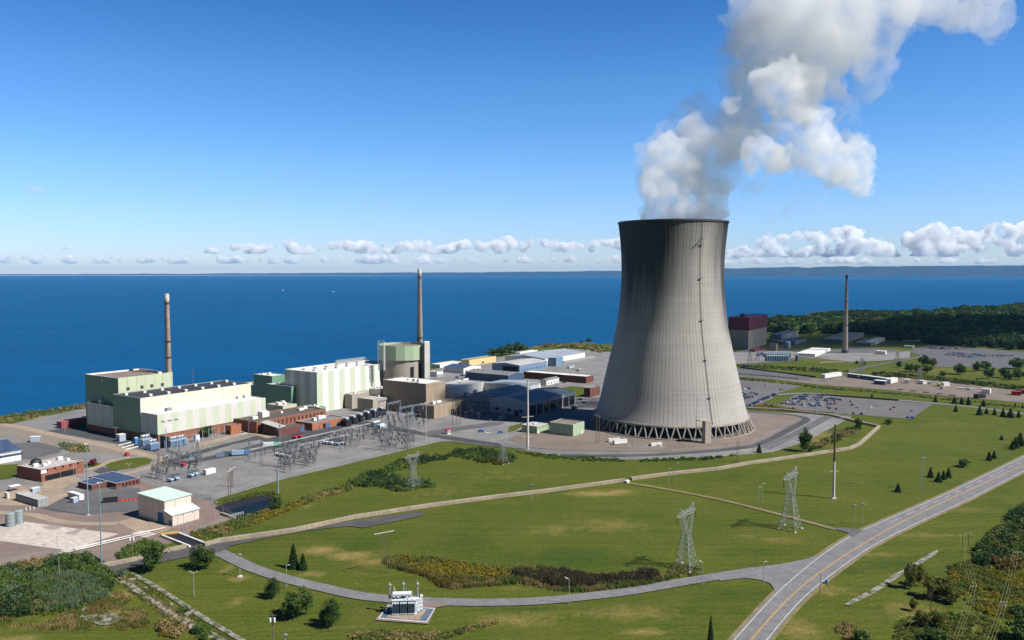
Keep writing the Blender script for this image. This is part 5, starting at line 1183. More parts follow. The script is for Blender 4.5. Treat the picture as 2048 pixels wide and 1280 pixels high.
for k, (px, py, top, r, hd) in enumerate(((852.5, 885, 806, .2, 'flood'), (1473.5, 926, 877, .17, None), (1477, 926, 877, .17, None), (905, 850, 793, .22, None), (913, 852, 798, .22, None), (920.5, 850, 797, .22, None), (979, 878, 841, .12, 'arm'), (932, 842, 822, .12, None), (944, 838, 819, .12, None), (957, 843, 824, .12, None))):
    lab = ('floodlight pole on the pale switchyard gravel edge', 'left post of a thin pair below the tower road', 'right post of a thin pair below the tower road', 'left of three close green poles at the shade edge', 'middle of three close green poles at the shade edge', 'right of three close green poles at the shade edge', 'lamp post by the fence left of the tall monopole', 'short pole in the tower shadow, leftmost of three', 'short pole in the tower shadow, middle of three', 'short pole in the tower shadow, rightmost of three')[k]
    pole(lab, px, py, top, r, r * .7, 'pole_white' if k == 0 else ('leaf_grey' if False else 'galvanised') if k in (0, 6) else 'wood_pole', 'light_mast' if hd else 'utility_pole', 'light mast' if hd else 'pole', head=hd, arms=[(1, 1.4, 10, 'trim_grey')] if k >= 7 else ())
for lab, px, py, top, hd in (('street lamp beside the drive in front of the brown cattails', 1138, 1209, 1159, 'arm_left'), ('street lamp bending over the drive beneath the nearest pylon', 1405, 1172, 1125, 'arm_left'), ('street lamp at the drive junction with the highway', 1526.5, 1168, 1125, 'arm'),
      ('street lamp between drive and the pair of spruces', 573, 1176, 1132, 'arm'), ('street lamp on white plinth by the drive bend', 480, 1154, 1111, 'camera'), ('thin bare post on the verge near the junction', 1512, 1133, 1094, None),
      ('left and shorter lamp post of a pair on the open lawn', 1516.5, 1010, 975, 'arm'), ('right and taller lamp post of a pair on the open lawn', 1524.5, 1005, 968, 'arm'), ('shorter lamp post of a pair just below the barrier wall', 1337, 969, 938, 'arm'), ('taller lamp post of a pair just below the barrier wall', 1353, 965, 927, 'arm'),
      ('camera mast in front of the barrier wall left of the dirt patch', 1064, 1002, 971, 'camera'), ('left camera pole with box heads by the highway', 1707.5, 1054, 1012, 'camera'), ('right camera pole with box heads by the highway', 1725, 1050, 1010, 'camera'),
      ('left pole of the wooden pair on the lawn by small spruces', 1841.5, 980, 918, 'camera'), ('right pole of the wooden pair on the lawn by small spruces', 1845, 979, 916, 'camera'), ('short sign post beside the highway edge', 1640, 1189, 1146, None),
      ('pole on the lawn just above the pylon in the bushes', 895, 960, 925, None), ('lamp post by the goldenrod in the meadow', 838, 970, 915, None)):
    pole(lab, px, py, top, .15, .1, 'galvanised' if hd else 'wood_pole', 'street_lamp' if hd in ('arm', 'arm_left') else 'utility_pole', 'street lamp' if hd in ('arm', 'arm_left') else 'pole', head=hd, foot=1.6 if 'plinth' in lab else None)
simple('parcel_box', 'small blue box beside the highway', 'box', 1653, 1168, [('body', 'paint_blue', [(0, 0, .4, 1.4, .9, 1.5)]), ('leg', 'steel_dark', [(0, 0, 0, .8, .3, .4)])])
def h_frame(label, p1, p2, top, w=3.2):
    A, B = G(*p1), G(*p2); z = ZT(A, top); t = thing('h_frame_pole', label, 'power pole', (A + B) / 2)
    for P in (A, B): b = MB(); b.bar(tuple(P), tuple(P + UP * (z + (1.6 if P is A else 0))), .2, 0, 10, w2=.14); b.build('pole', 'wood_pole', t)
    d = (B - A).normalized(); b = MB(); b.bar(tuple(A - d * w + UP * z), tuple(B + d * w + UP * z), .17); b.build('cross_arm', 'pole_white', t)
    b = MB(); b.bar(tuple(A + UP * (z - 6)), tuple(B + UP * (z - .6)), .1); b.build('brace', 'wood_pole', t)
    for k in (-w + .2, (B - A).length / 2, (B - A).length + w - .2): b = MB(); q = A + d * k + UP * z; b.bar(tuple(q), tuple(q - UP * 1.2), .12, 0, 8); b.build('insulator', 'insulator_dark', t)
h_frame('wooden H shaped power pole with pale cross arm beside the goldenrod', (763, 1148), (774.5, 1145.5), 1066)
h_frame('small H shaped pole pair by the switchyard fence corner', (457, 1005), (461.5, 1003), 943, 2)
h_frame('double post frame inside the left switchyard', (463, 975), (466, 974), 937, 2)

def pylon(label, px, py, top, lean=52):
    P = G(px, py); H = ZT(P, top); t = thing('lattice_pylon', label, 'pylon', P); u, v = DIR(lean), DIR(lean + 90); s = H / 30.0
    W0, Wm, Wt = 4.3 * s, 1.5 * s, 1.5 * s; zm, zb = H * .54, H * .86
    q = lambda a, c, z: tuple(P + u * a + v * c + UP * z); wid = lambda z: W0 + (Wm - W0) * z / zm
    cn = [(-1, -1), (1, -1), (1, 1), (-1, 1)]
    for a, c in cn:
        b = MB(); b.bar(q(a * W0, c * W0, 0), q(a * Wm, c * Wm, zm), .14 * s); b.build('leg', 'galvanised', t)
        b = MB(); x, y, _z = q(a * W0, c * W0, 0); b.box((x, y), 0, 1.0, 1.0, .4); b.build('footing', 'white_concrete', t)
    b = MB(); lv = [0, .2 * zm, .4 * zm, .58 * zm, .74 * zm, .88 * zm, zm]; w = .055 * s
    for i in range(6):
        z0, z1 = lv[i], lv[i + 1]; a0, a1 = wid(z0), wid(z1)
        for k in range(4):
            (a, c), (e, f) = cn[k], cn[(k + 1) % 4]
            b.bar(q(a * a0, c * a0, z0), q(e * a1, f * a1, z1), w); b.bar(q(e * a0, f * a0, z0), q(a * a1, c * a1, z1), w); b.bar(q(a * a1, c * a1, z1), q(e * a1, f * a1, z1), w * 1.2)
            m0 = (a0 + a1) / 2; b.bar(q(a * m0, c * m0, (z0 + z1) / 2), q((a + e) / 2 * a0, (c + f) / 2 * a0, z0 + .01), w * .7)
    b.build('bracing', 'galvanised', t)
    # forked head and beam
    X1 = 5.6 * s; b = MB()
    for sg in (-1, 1):
        for c in (-1, 1):
            b.bar(q(sg * Wm, c * Wm, zm), q(sg * X1, c * .8 * s, zb), .13 * s); b.bar(q(sg * .3 * s, c * Wm, zm + 1.2 * s), q(sg * (X1 - 2.4 * s), c * .8 * s, zb), .11 * s)
        n = 6
        for i in range(n):
            f, g = i / n, (i + 1) / n; lo = lambda k: (sg * (Wm + (X1 - Wm) * k), Wm + (.8 * s - Wm) * k, zm + (zb - zm) * k); hi = lambda k: (sg * (.3 * s + (X1 - 2.7 * s) * k), Wm + (.8 * s - Wm) * k, zm + 1.2 * s + (zb - zm - 1.2 * s) * k)
            for c in (-1, 1):
                a1, a2 = lo(f), hi(g); b.bar(q(a1[0], c * a1[1], a1[2]), q(a2[0], c * a2[1], a2[2]), w * .8); a1, a2 = hi(f), lo(g); b.bar(q(a1[0], c * a1[1], a1[2]), q(a2[0], c * a2[1], a2[2]), w * .8)
            a1 = lo(g); b.bar(q(a1[0], -a1[1], a1[2]), q(a1[0], a1[1], a1[2]), w * .8)
    b.build('fork', 'galvanised', t)
    b = MB(); XE = 9.2 * s
    for c in (-1, 1):
        b.bar(q(-X1, c * .8 * s, zb), q(X1, c * .8 * s, zb), .12 * s); b.bar(q(-X1, c * .8 * s, zb + 1.5 * s), q(X1, c * .8 * s, zb + 1.5 * s), .12 * s)
        for sg in (-1, 1): b.bar(q(sg * X1, c * .8 * s, zb), q(sg * XE, 0, zb + .3 * s), .11 * s); b.bar(q(sg * X1, c * .8 * s, zb + 1.5 * s), q(sg * XE, 0, zb + .3 * s), .11 * s)
    n = 9
    for i in range(n):
        x0, x1 = -X1 + 2 * X1 * i / n, -X1 + 2 * X1 * (i + 1) / n
        for c in (-1, 1): b.bar(q(x0, c * .8 * s, zb + (0 if i % 2 else 1.5 * s)), q(x1, c * .8 * s, zb + (1.5 * s if i % 2 else 0)), w * .8)
        b.bar(q(x0, -.8 * s, zb), q(x1, .8 * s, zb), w * .8); b.bar(q(x0, .8 * s, zb + 1.5 * s), q(x1, -.8 * s, zb + 1.5 * s), w * .7)
    b.build('crossarm', 'galvanised', t)
    for sg in (-1, 1):
        b = MB()
        for c in (-1, 1): b.bar(q(sg * X1, c * .8 * s, zb + 1.5 * s), q(sg * (X1 + .9 * s), 0, H), .1 * s); b.bar(q(sg * (X1 - 2.2 * s), c * .8 * s, zb + 1.5 * s), q(sg * (X1 + .9 * s), 0, H), .1 * s)
        b.build('peak', 'galvanised', t)
        b = MB(); b.bar(q(sg * (XE - .1), 0, zb + .2 * s), q(sg * (XE - .1), 0, zb - 3.4 * s), .16 * s, 0, 8); b.build('insulator', 'insulator_brown', t)
        b = MB(); b.bar(q(sg * 2.6 * s, 0, zb), q(.0, 0, zb - 3.0 * s), .15 * s, 0, 8); b.build('insulator', 'insulator_brown', t)
pylon('lattice pylon nearest the drive with its feet in rough grass', 1372, 1136, 1010, 50)
pylon('lattice pylon straddling the dirt track on the open lawn', 1580, 1058, 937, 50)
pylon('white lattice pylon rising out of the round bush patch', 826, 976, 903, 50)
pylon('white lattice pylon beside the fence rising from dark bushes', 1006, 927, 869, 50)
for k, (px, py, top) in enumerate(((1500, 724, 703), (1515, 722, 702), (1724, 748, 716), (1795, 727, 703), (1838, 764, 737))):
    P = G(px, py); H = ZT(P, top); t = thing('lattice_pylon', ('far faint pylon left of the cask rows', 'far faint pylon just before the cask rows', 'far pylon on the grass by the lone chimney', 'far faint pylon beside the far yard', 'far slim pole frame behind the gravel trailers')[k], 'pylon', P); b = MB()
    for a, c in ((-1, -1), (1, -1), (1, 1), (-1, 1)): b.bar((P.x + a * 3, P.y + c * 3, 0), (P.x + a * .7, P.y + c * .7, H), .16)
    for i in range(5):
        w0, w1 = 3 - 2.3 * i / 5, 3 - 2.3 * (i + 1) / 5
        for a, c, e, f in ((-1, -1, 1, -1), (1, -1, 1, 1), (1, 1, -1, 1), (-1, 1, -1, -1)): b.bar((P.x + a * w0, P.y + c * w0, H * i / 5), (P.x + e * w1, P.y + f * w1, H * (i + 1) / 5), .1); b.bar((P.x + e * w0, P.y + f * w0, H * i / 5), (P.x + a * w1, P.y + c * w1, H * (i + 1) / 5), .1)
    b.build('frame', 'steel_grey', t); b = MB()
    for z in (.7, .85, .97): b.bar((P.x - 4, P.y, H * z), (P.x + 4, P.y, H * z), .2)
    b.build('crossarm', 'steel_grey', t)

# wooden line poles and sagging wires in the lower right corner
def line_pole(label, px, py, top, two=False):
    P = G(px, py); z = ZT(P, top); t = thing('utility_pole', label, 'pole', P); b = MB(); b.bar(tuple(P), tuple(P + UP * z), .17, 0, 8, w2=.12); b.build('shaft', 'wood_pole', t)
    b = MB(); d = DIR(10); b.bar(tuple(P - d * 1.4 + UP * (z - .3)), tuple(P + d * 1.4 + UP * (z - .3)), .1)
    if two: b.bar(tuple(P - d * 1.4 + UP * (z - 1.3)), tuple(P + d * 1.4 + UP * (z - 1.3)), .1)
    b.build('cross_arm', 'trim_grey', t); b = MB()
    for k in (-1.3, 0, 1.3): b.bar(tuple(P + d * k + UP * (z - .25)), tuple(P + d * k + UP * (z + .15)), .1, 0, 8)
    b.build('insulators', 'trim_white', t); return P + UP * (z + .1), d
WP = [line_pole('left far pole of the wire lines at the bush edge', 1924, 1110, 1069), line_pole('right far pole of the wire lines at the bush edge', 1936, 1105, 1065), line_pole('near pole of the left wire line in the goldenrod clearing', 1945.5, 1220, 1171),
      line_pole('double armed pole at the dark bushes in the lower right', 2006.5, 1237, 1203, True), line_pole('pole of the right wire line before the dark thicket', 2031, 1143, 1103)]
def wires(label, A, B, dA, dB, sag):
    for k, nm in ((-1.3, 'left'), (0, 'middle'), (1.3, 'right')):
        p, q = A + dA * k, B + dB * k; t = []; n = 16; b = MB()
        for i in range(n + 1): f = i / n; x = p + (q - p) * f; x.z -= 4 * sag * f * (1 - f); t.append(x)
        for i in range(n): b.bar(tuple(t[i]), tuple(t[i + 1]), .03, 0, 4, cap=False)
        tag(b.build('power_wire', 'wire'), f'{nm} wire of {label}', 'wire', 'wires of the lower right lines')
wires('the line from bush edge to clearing pole', WP[0][0], WP[2][0], WP[0][1], WP[2][1], 1.2)
E1 = G(1912, 1330) + UP * 9; wires('the line running from clearing pole out of the picture', WP[2][0], E1, WP[2][1], DIR(10), 1.0)
wires('the line between thicket pole and double armed pole', WP[4][0], WP[3][0], WP[4][1], WP[3][1], 1.2)
E2 = G(1975, 1345) + UP * 9; wires('the line from double armed pole out of the picture', WP[3][0], E2, WP[3][1], DIR(10), 1.0)

# ------------------------------------------------------------------ switchyard gear
def mk_insulator():
    t = thing('post_insulator', '', 'insulator', (0, 0, 0)); b = MB(); b.bar((0, 0, 0), (0, 0, 3.4), .16); b.box((0, 0), 3.4, 1.2, .3, .2); b.build('stand', 'steel_grey', t, world=False)
    b = MB()
    for x in (-.45, .45): b.lathe((x, 0), [(.16, 3.6), (.26, 3.9), (.16, 4.2), (.26, 4.5), (.16, 4.8), (.24, 5.1), (.12, 5.5)], 8, 0, True)
    b.build('insulator', 'insulator_dark', t, world=False); return t
def mk_switch():
    t = thing('disconnect_switch', '', 'switch', (0, 0, 0)); b = MB()
    for x in (-2.6, 2.6):
        for y in (-.5, .5): b.bar((x, y, 0), (x, y, 5.2), .12)
    b.bar((-3.4, -.5, 5.2), (3.4, -.5, 5.2), .14); b.bar((-3.4, .5, 5.2), (3.4, .5, 5.2), .14); b.bar((-2.6, -.5, 1), (2.6, -.5, 5), .07); b.build('frame', 'steel_grey', t, world=False)
    b = MB(); b.lathe((0, 0), [(.15, 5.3), (.27, 5.7), (.15, 6.0), (.27, 6.4), (.12, 6.9)], 8, 0, True); o = b.build('insulator', 'insulator_dark', t, world=False); o.location = (-3, 0, 0)
    for x in (-1, 1, 3): link('insulator', o.data, t, (x, 0, 0))
    b = MB(); b.bar((-3, 0, 6.9), (-.6, 0, 8.4), .08); b.bar((1, 0, 6.9), (3, 0, 6.9), .09); b.build('blade', 'galvanised', t, world=False); return t
def mk_breaker(col, name, lab=''):
    def f():
        t = thing(name, lab, 'circuit breaker', (0, 0, 0)); b = MB(); b.box((0, 0), 0, 4.4, 2.0, .35); b.build('base', 'steel_grey', t, world=False)
        b = MB()
        for x in (-1.5, 0, 1.5): b.bar((x, -1.1, 1.6), (x, 1.1, 1.6), .68, 0, 14); b.bar((x - .2, 0, .3), (x - .2, 0, 1.4), .12); b.bar((x + .2, 0, .3), (x + .2, 0, 1.4), .12)
        b.build('tank', col, t, world=False); b = MB()
        for x in (-1.5, 0, 1.5):
            for y in (-.8, .8): b.bar((x, y, 2.1), (x, y * 2.0, 4.2), .2, 0, 8, w2=.12)
        b.build('bushing', 'insulator_dark', t, world=False); return t
    return f
def mk_mast():
    t = thing('lattice_mast', '', 'mast', (0, 0, 0)); b = MB(); H, a0, a1 = 16.0, 1.0, .35
    for a, c in ((-1, -1), (1, -1), (1, 1), (-1, 1)): b.bar((a * a0, c * a0, 0), (a * a1, c * a1, H), .08)
    for i in range(9):
        w0, w1 = a0 + (a1 - a0) * i / 9, a0 + (a1 - a0) * (i + 1) / 9
        for a, c, e, f in ((-1, -1, 1, -1), (1, -1, 1, 1), (1, 1, -1, 1), (-1, 1, -1, -1)): b.bar((a * w0, c * w0, H * i / 9), (e * w1, f * w1, H * (i + 1) / 9), .05); b.bar((e * w0, f * w0, H * i / 9), (a * w1, c * w1, H * (i + 1) / 9), .05)
    b.build('frame', 'steel_grey', t, world=False); b = MB(); b.bar((-3.4, 0, 12.5), (3.4, 0, 12.5), .13); b.bar((-2.6, 0, 15.2), (2.6, 0, 15.2), .1); b.build('cross_arm', 'steel_grey', t, world=False)
    b = MB()
    for x in (-3.2, 3.2): b.bar((x, 0, 12.4), (x, 0, 10.8), .13, 0, 8)
    b.build('insulator', 'insulator_dark', t, world=False); return t
def mk_gantry(m='steel_grey', span=14, H=13):
    def f():
        t = thing('bus_gantry', '', 'gantry', (0, 0, 0))
        for x in (-span / 2, span / 2):
            b = MB()
            for s in (-1, 1): b.bar((x, s * 1.3, 0), (x, s * .25, H), .15)
            for i in range(6): w0, w1 = 1.3 - 1.05 * i / 6, 1.3 - 1.05 * (i + 1) / 6; b.bar((x, -w0, H * i / 6), (x, w1, H * (i + 1) / 6), .07)
            b.build('leg', m, t, world=False)
        b = MB()
        for z in (H, H - 1.1): b.bar((-span / 2, 0, z), (span / 2, 0, z), .14)
        for i in range(10): b.bar((-span / 2 + span * i / 10, 0, H - (0 if i % 2 else 1.1)), (-span / 2 + span * (i + 1) / 10, 0, H - (1.1 if i % 2 else 0)), .06)
        b.build('beam', m, t, world=False); b = MB()
        for k in (-.3, 0, .3): b.bar((span * k, 0, H - 1.1), (span * k, .3, H - 3.2), .15, 0, 8)
        b.build('insulator', 'insulator_grey', t, world=False); return t
    return f
ins, sw, mast = Repeat(mk_insulator), Repeat(mk_switch), Repeat(mk_mast)
brB, brW, brR = Repeat(mk_breaker('machine_blue', 'circuit_breaker')), Repeat(mk_breaker('machine_white', 'circuit_breaker')), Repeat(mk_breaker('paint_red', 'circuit_breaker'))
gan, ganB = Repeat(mk_gantry()), Repeat(mk_gantry('steel_blue', 16, 14))
rs = random.Random(11)
AREAS = {'the left switchyard cluster': [(298, 952), (340, 915), (405, 922), (396, 948), (330, 966)], 'the middle switchyard cluster': [(545, 912), (600, 893), (640, 902), (628, 938), (560, 948)],
         'the far middle switchyard rows': [(640, 882), (740, 858), (770, 872), (690, 905)], 'the right switchyard cluster': [(745, 868), (810, 862), (830, 892), (770, 908)]}
def grid_spots(poly, a, b_, keep, jit=.4):
    W_ = [(p.x, p.y) for p in poly_px(poly)]; u, v = DIR(TH), DIR(TH + 90); cx = sum(p[0] for p in W_) / len(W_); cy = sum(p[1] for p in W_) / len(W_); out = []
    for i in range(-30, 31):
        for j in range(-30, 31):
            x, y = cx + u.x * i * a + v.x * j * b_, cy + u.y * i * a + v.y * j * b_
            if inside(x, y, W_) and rs.random() < keep: out.append((x + rs.uniform(-jit, jit), y + rs.uniform(-jit, jit)))
    return out
for nm, poly in AREAS.items():
    for i, (x, y) in enumerate(grid_spots(poly, 5.0, 6.2, .72)):
        k = rs.random()
        if k < .62: ins((x, y, 0), R(TH if rs.random() < .8 else TH + 90), 1.05, f'dark post insulator on a grey stand in {nm}', f'post insulators in {nm}')
        else: sw((x, y, 0), R(TH + 90), .95, f'grey disconnect switch frame with raised blade in {nm}', f'disconnect switches in {nm}')
for k, (px, py, d, lab) in enumerate(((341, 964, brB, 'blue circuit breaker at the front of the left switchyard cluster'), (352, 961, brB, 'blue circuit breaker just behind the front one on the left'), (382, 955, brB, 'blue circuit breaker left of the white control cabin'), (391, 952, brB, 'blue circuit breaker touching the white control cabin'),
     (366, 933, brR, 'red breaker in the back of the left switchyard cluster'), (556, 912, brW, 'white breaker at the left end of the middle cluster'), (566, 914, brW, 'white breaker in the middle of the middle cluster'), (577, 916, brW, 'white breaker at the right end of the middle cluster'),
     (650, 888, brW, 'white breaker at the start of the far row'), (661, 889.5, brW, 'white breaker in the middle of the far row'), (674, 891, brB, 'blue breaker in the far row among white ones'), (684, 890, brW, 'white breaker at the end of the far row'), (600, 876, brR, 'red breaker behind the middle cluster'), (590, 878, brR, 'red breaker next to another one behind the middle cluster'))):
    put(d, px, py, TH + 90, 1.0, lab)
for px, py, s, lab in ((318, 958, 1.0, 'dark lattice mast at the left end of the switchyard'), (359, 927, .95, 'dark lattice mast behind the left blue breakers'), (396, 930, 1.05, 'dark lattice mast near the white control cabin'), (499, 921, .9, 'dark lattice mast by the blue tanker'), (523, 927, .95, 'dark lattice mast left of the middle cluster'),
      (568, 935, 1.3, 'tall dark lattice mast in front of the middle cluster'), (611, 931, 1.1, 'dark lattice mast right of centre in the middle cluster'), (629, 926, 1.1, 'dark lattice mast on the right of the middle cluster'), (772, 901, 1.25, 'tall dark lattice mast in the right cluster'), (815, 898, 1.7, 'tallest dark lattice mast near the guard hut'), (728, 872, .9, 'dark lattice mast by the white generators'), (560, 893, 1.0, 'dark lattice mast behind the green and white truck')):
    put(mast, px, py, TH, s, lab)
for px, py, s, lab in ((590, 918, .8, 'grey gantry across the middle switchyard cluster'), (690, 884, .8, 'grey gantry over the far breaker row'), (790, 882, .8, 'grey gantry over the right switchyard cluster'), (345, 946, .75, 'grey gantry over the left switchyard cluster')): put(gan, px, py, TH, s, lab)
for px, py, s, a, lab in ((788, 836, 1, TH, 'blue steel gantry before the beige service block'), (812, 846, 1, TH, 'blue steel gantry at the middle of the new yard'), (835, 838, .9, TH, 'blue steel gantry closest to the control building'), (770, 822, .8, TH, 'blue steel gantry beside the big transformers'), (815, 858, .9, TH, 'blue steel gantry nearest the switchyard road'), (762, 850, .8, TH + 90, 'blue steel gantry turned across the others')): put(ganB, px, py, a, s, lab)
for i, (x, y) in enumerate(grid_spots([(752, 834), (846, 818), (868, 836), (850, 862), (775, 868)], 6.5, 6.5, .5)): ins((x, y, 0), R(TH), 1.3, 'post insulator on its stand in the blue steel yard', 'post insulators in the blue steel yard')
def busbar(label, a, c, h=6.0, n=12):
    p, q = G(*a), G(*c); t = thing('busbar', label, 'busbar', p)
    for o in (0, 1.8): d = (q - p).normalized(); s = Vector((-d.y, d.x, 0)) * o; b = MB(); b.bar(tuple(p + s + UP * h), tuple(q + s + UP * h), .2, 0, 8); b.build('tube', 'galvanised', t)
    for i in range(n): s = p + (q - p) * ((i + .5) / n); b = MB(); b.bar(tuple(s), tuple(s + UP * h), .22); b.build('post', 'steel_dark', t)
busbar('long silver busbar tubes on posts across the switchyard', (500, 918), (742, 862), 6, 14); busbar('short silver busbar tubes in front of the brick annexe', (600, 905), (700, 882), 5, 7)
def mk_transformer(m, sc=1.0):
    def f():
        t = thing('transformer', '', 'transformer', (0, 0, 0)); b = MB(); b.box((0, 0), .3, 7, 3.6, 4.6); b.box((0, 0), 0, 7.6, 4.2, .3); b.build('tank', m, t, world=False)
        for y in (-2.5, 2.5):
            b = MB(); b.box((0, y), .65, 6.8, .5, .16); b.box((0, y), 4.35, 6.8, .5, .16)
            for i in range(9): b.box((-3.2 + .8 * i, y), .8, .3, 1.2, 3.6)
            b.build('radiator', m, t, world=False)
        b = MB(); b.bar((-2.6, .8, 6.2), (2.6, .8, 6.2), .8, 0, 14); b.bar((-2, .8, 4.9), (-2, .8, 5.5), .2); b.bar((2, .8, 4.9), (2, .8, 5.5), .2); b.build('conservator', 'machine_white', t, world=False)
        for x in (-2.2, 0, 2.2): b = MB(); b.lathe((x, -.9), [(.3, 4.9), (.42, 5.5), (.28, 6), (.4, 6.6), (.25, 7.2), (.12, 8.2)], 8, 0, True); b.build('bushing', 'insulator_grey', t, world=False)
        return t
    return f
tb, tbk = Repeat(mk_transformer('machine_blue')), Repeat(mk_transformer('machine_black'))
put(tb, 291, 892, TH, 1.15, 'blue transformer left of the black firewall under the dark end wall'); put(tb, 306, 899, TH, 1.0, 'blue transformer in front, left of the black firewall')
put(tb, 347, 893, TH, 1.0, 'blue transformer just right of the black firewall'); put(tb, 362, 890, TH, 1.0, 'blue transformer at the right end of the blue group')
simple('firewall', 'black firewall between the blue transformers', 'wall', 329, 896, [('panel', 'machine_black', [(0, 0, 0, .8, 9, 8.2)]), ('cap', 'dark_concrete', [(0, 0, 8.2, 1.1, 9.3, .3)])], TH)
simple('equipment_cabinet', 'pale grey equipment house left of the blue transformers', 'cabinet', 242, 882, [('body', 'clad_pale_blue', [(0, 0, 0, 5, 4.5, 5)]), ('roof', 'trim_white', [(0, 0, 5, 5.3, 4.8, .25)])])
simple('storage_tank', 'small bright blue upright tank in the building shade', 'tank', 272, 888, [('body', 'paint_blue', [(0, 0, 0, 2.6, 2.6, 4.6)]), ('cap', 'machine_white', [(0, 0, 4.6, 2, 2, .3)])])
simple('equipment_cabinet', 'white blue cabinet at the end of the pipe racks below striped wall', 'cabinet', 393, 883, [('body', 'machine_white', [(0, 0, 0, 3.4, 3, 5)]), ('roof', 'trim_grey', [(0, 0, 5, 3.7, 3.3, .25)])])
for k in range(6): put(tbk, 692 + k * 14, 852 - k * 4.4, TH + 90, 1.05, ('first', 'second', 'third', 'fourth', 'fifth', 'sixth')[k] + ' black transformer in the row below the tall hall, counted from the brick annexe')
for k, (a, c) in enumerate((((236, 892), (262, 886)), ((243, 897), (268, 890)), ((250, 901), (276, 894)))):
    t = thing('concrete_beam', ('farthest of three white beams by the blue transformers', 'middle of three white beams by the blue transformers', 'nearest of three white beams by the blue transformers')[k], 'beam', G(*a)); b = MB(); b.bar(tuple(G(*a) + UP * .5), tuple(G(*c) + UP * .5), .5); b.build('beam', 'white_concrete', t)
for k in range(12):
    px, py = 330 + k * 10.5 + (k % 3) * 2, 905 - k * 3.3
    P = G(px, py); t = thing('bus_support', 'slim pale blue bus support post along the road by the transformers', 'post', P, 'bus support posts along the road'); b = MB(); b.bar(tuple(P), tuple(P + UP * 7.5), .2); b.build('post', 'steel_blue', t); b = MB(); b.bar((P.x - .8, P.y, 7.5), (P.x + .8, P.y, 7.5), .12); b.bar((P.x, P.y, 7.5), (P.x, P.y, 9), .14, 0, 8); b.build('insulator', 'insulator_grey', t)
pole('blue line post beside the black firewall, tallest', 333, 912, 858, .3, .25, 'steel_blue', 'utility_pole', 'pole', foot=1.5)
for px, py, top, lab in ((423, 905, 875, 'lamp post on the switchyard road by the blue bins'), (500, 908, 868, 'lamp post left of the green and white truck'), (505, 945, 900, 'lamp post in the empty gravel of the switchyard'), (507, 970, 945, 'lower lamp post at the switchyard fence'), (436, 983, 955, 'lamp post on gravel near the pond corner'), (660, 925, 906, 'lamp post on gravel below the middle cluster'), (718, 917, 894, 'lamp post by the fence right of the middle cluster'), (306, 975, 947, 'lamp post at the fence beside the pump house'), (358, 985, 960, 'lamp post at the pump house fence corner'), (398, 996, 945, 'tall grey post at the pump house corner'), (408, 992, 962, 'thin post right of the pump house'), (258, 950, 929, 'twin arm lamp by the oval lawn'), (148, 968, 934, 'lamp post in front of the brick garage'), (130, 866, 843, 'lamp post at the red shed'), (232, 880, 856, 'twin lamp post by the grey equipment house'), (498, 880, 845, 'white lamp post on the road island'), (65, 878, 845, 'slim mast beside the lone white cabin'), (430, 1037, 1006, 'lamp post at the pond fence'), (356, 1060, 1027, 'thin post in front of the lean to'), (374, 1060, 1039, 'bent lamp post near the canal')):
    pole(lab, px, py, top, .13, .09, head='twin' if 'win' in lab else 'arm')
simple('control_cabin', 'white control cabin with dark fan beside blue breakers', 'cabin', 419, 948, [('body', 'machine_white', [(0, 0, .3, 7, 3, 3)]), ('fan', 'machine_black', [(3.55, 0, 1.2, .15, 1.2, 1.2)]), ('skid', 'steel_grey', [(0, 0, 0, 6.5, 2.6, .3)])])
simple('generator_set', 'white and teal generator trailer in the switchyard, rear one', 'generator', 752, 853, [('body', 'machine_teal', [(0, 0, .5, 8, 3, 3.2)]), ('top', 'machine_white', [(0, 0, 3.7, 8.2, 3.2, .6)]), ('gear', 'tyre', [(0, 0, 0, 6, 2.4, .5)])])
simple('generator_set', 'white generator box in the switchyard, front one', 'generator', 764, 859, [('body', 'machine_white', [(0, 0, .5, 8, 3.4, 4)]), ('vent', 'trim_grey', [(-4.05, 0, 1.2, .15, 2.6, 2.4)]), ('gear', 'tyre', [(0, 0, 0, 6, 2.4, .5)])])

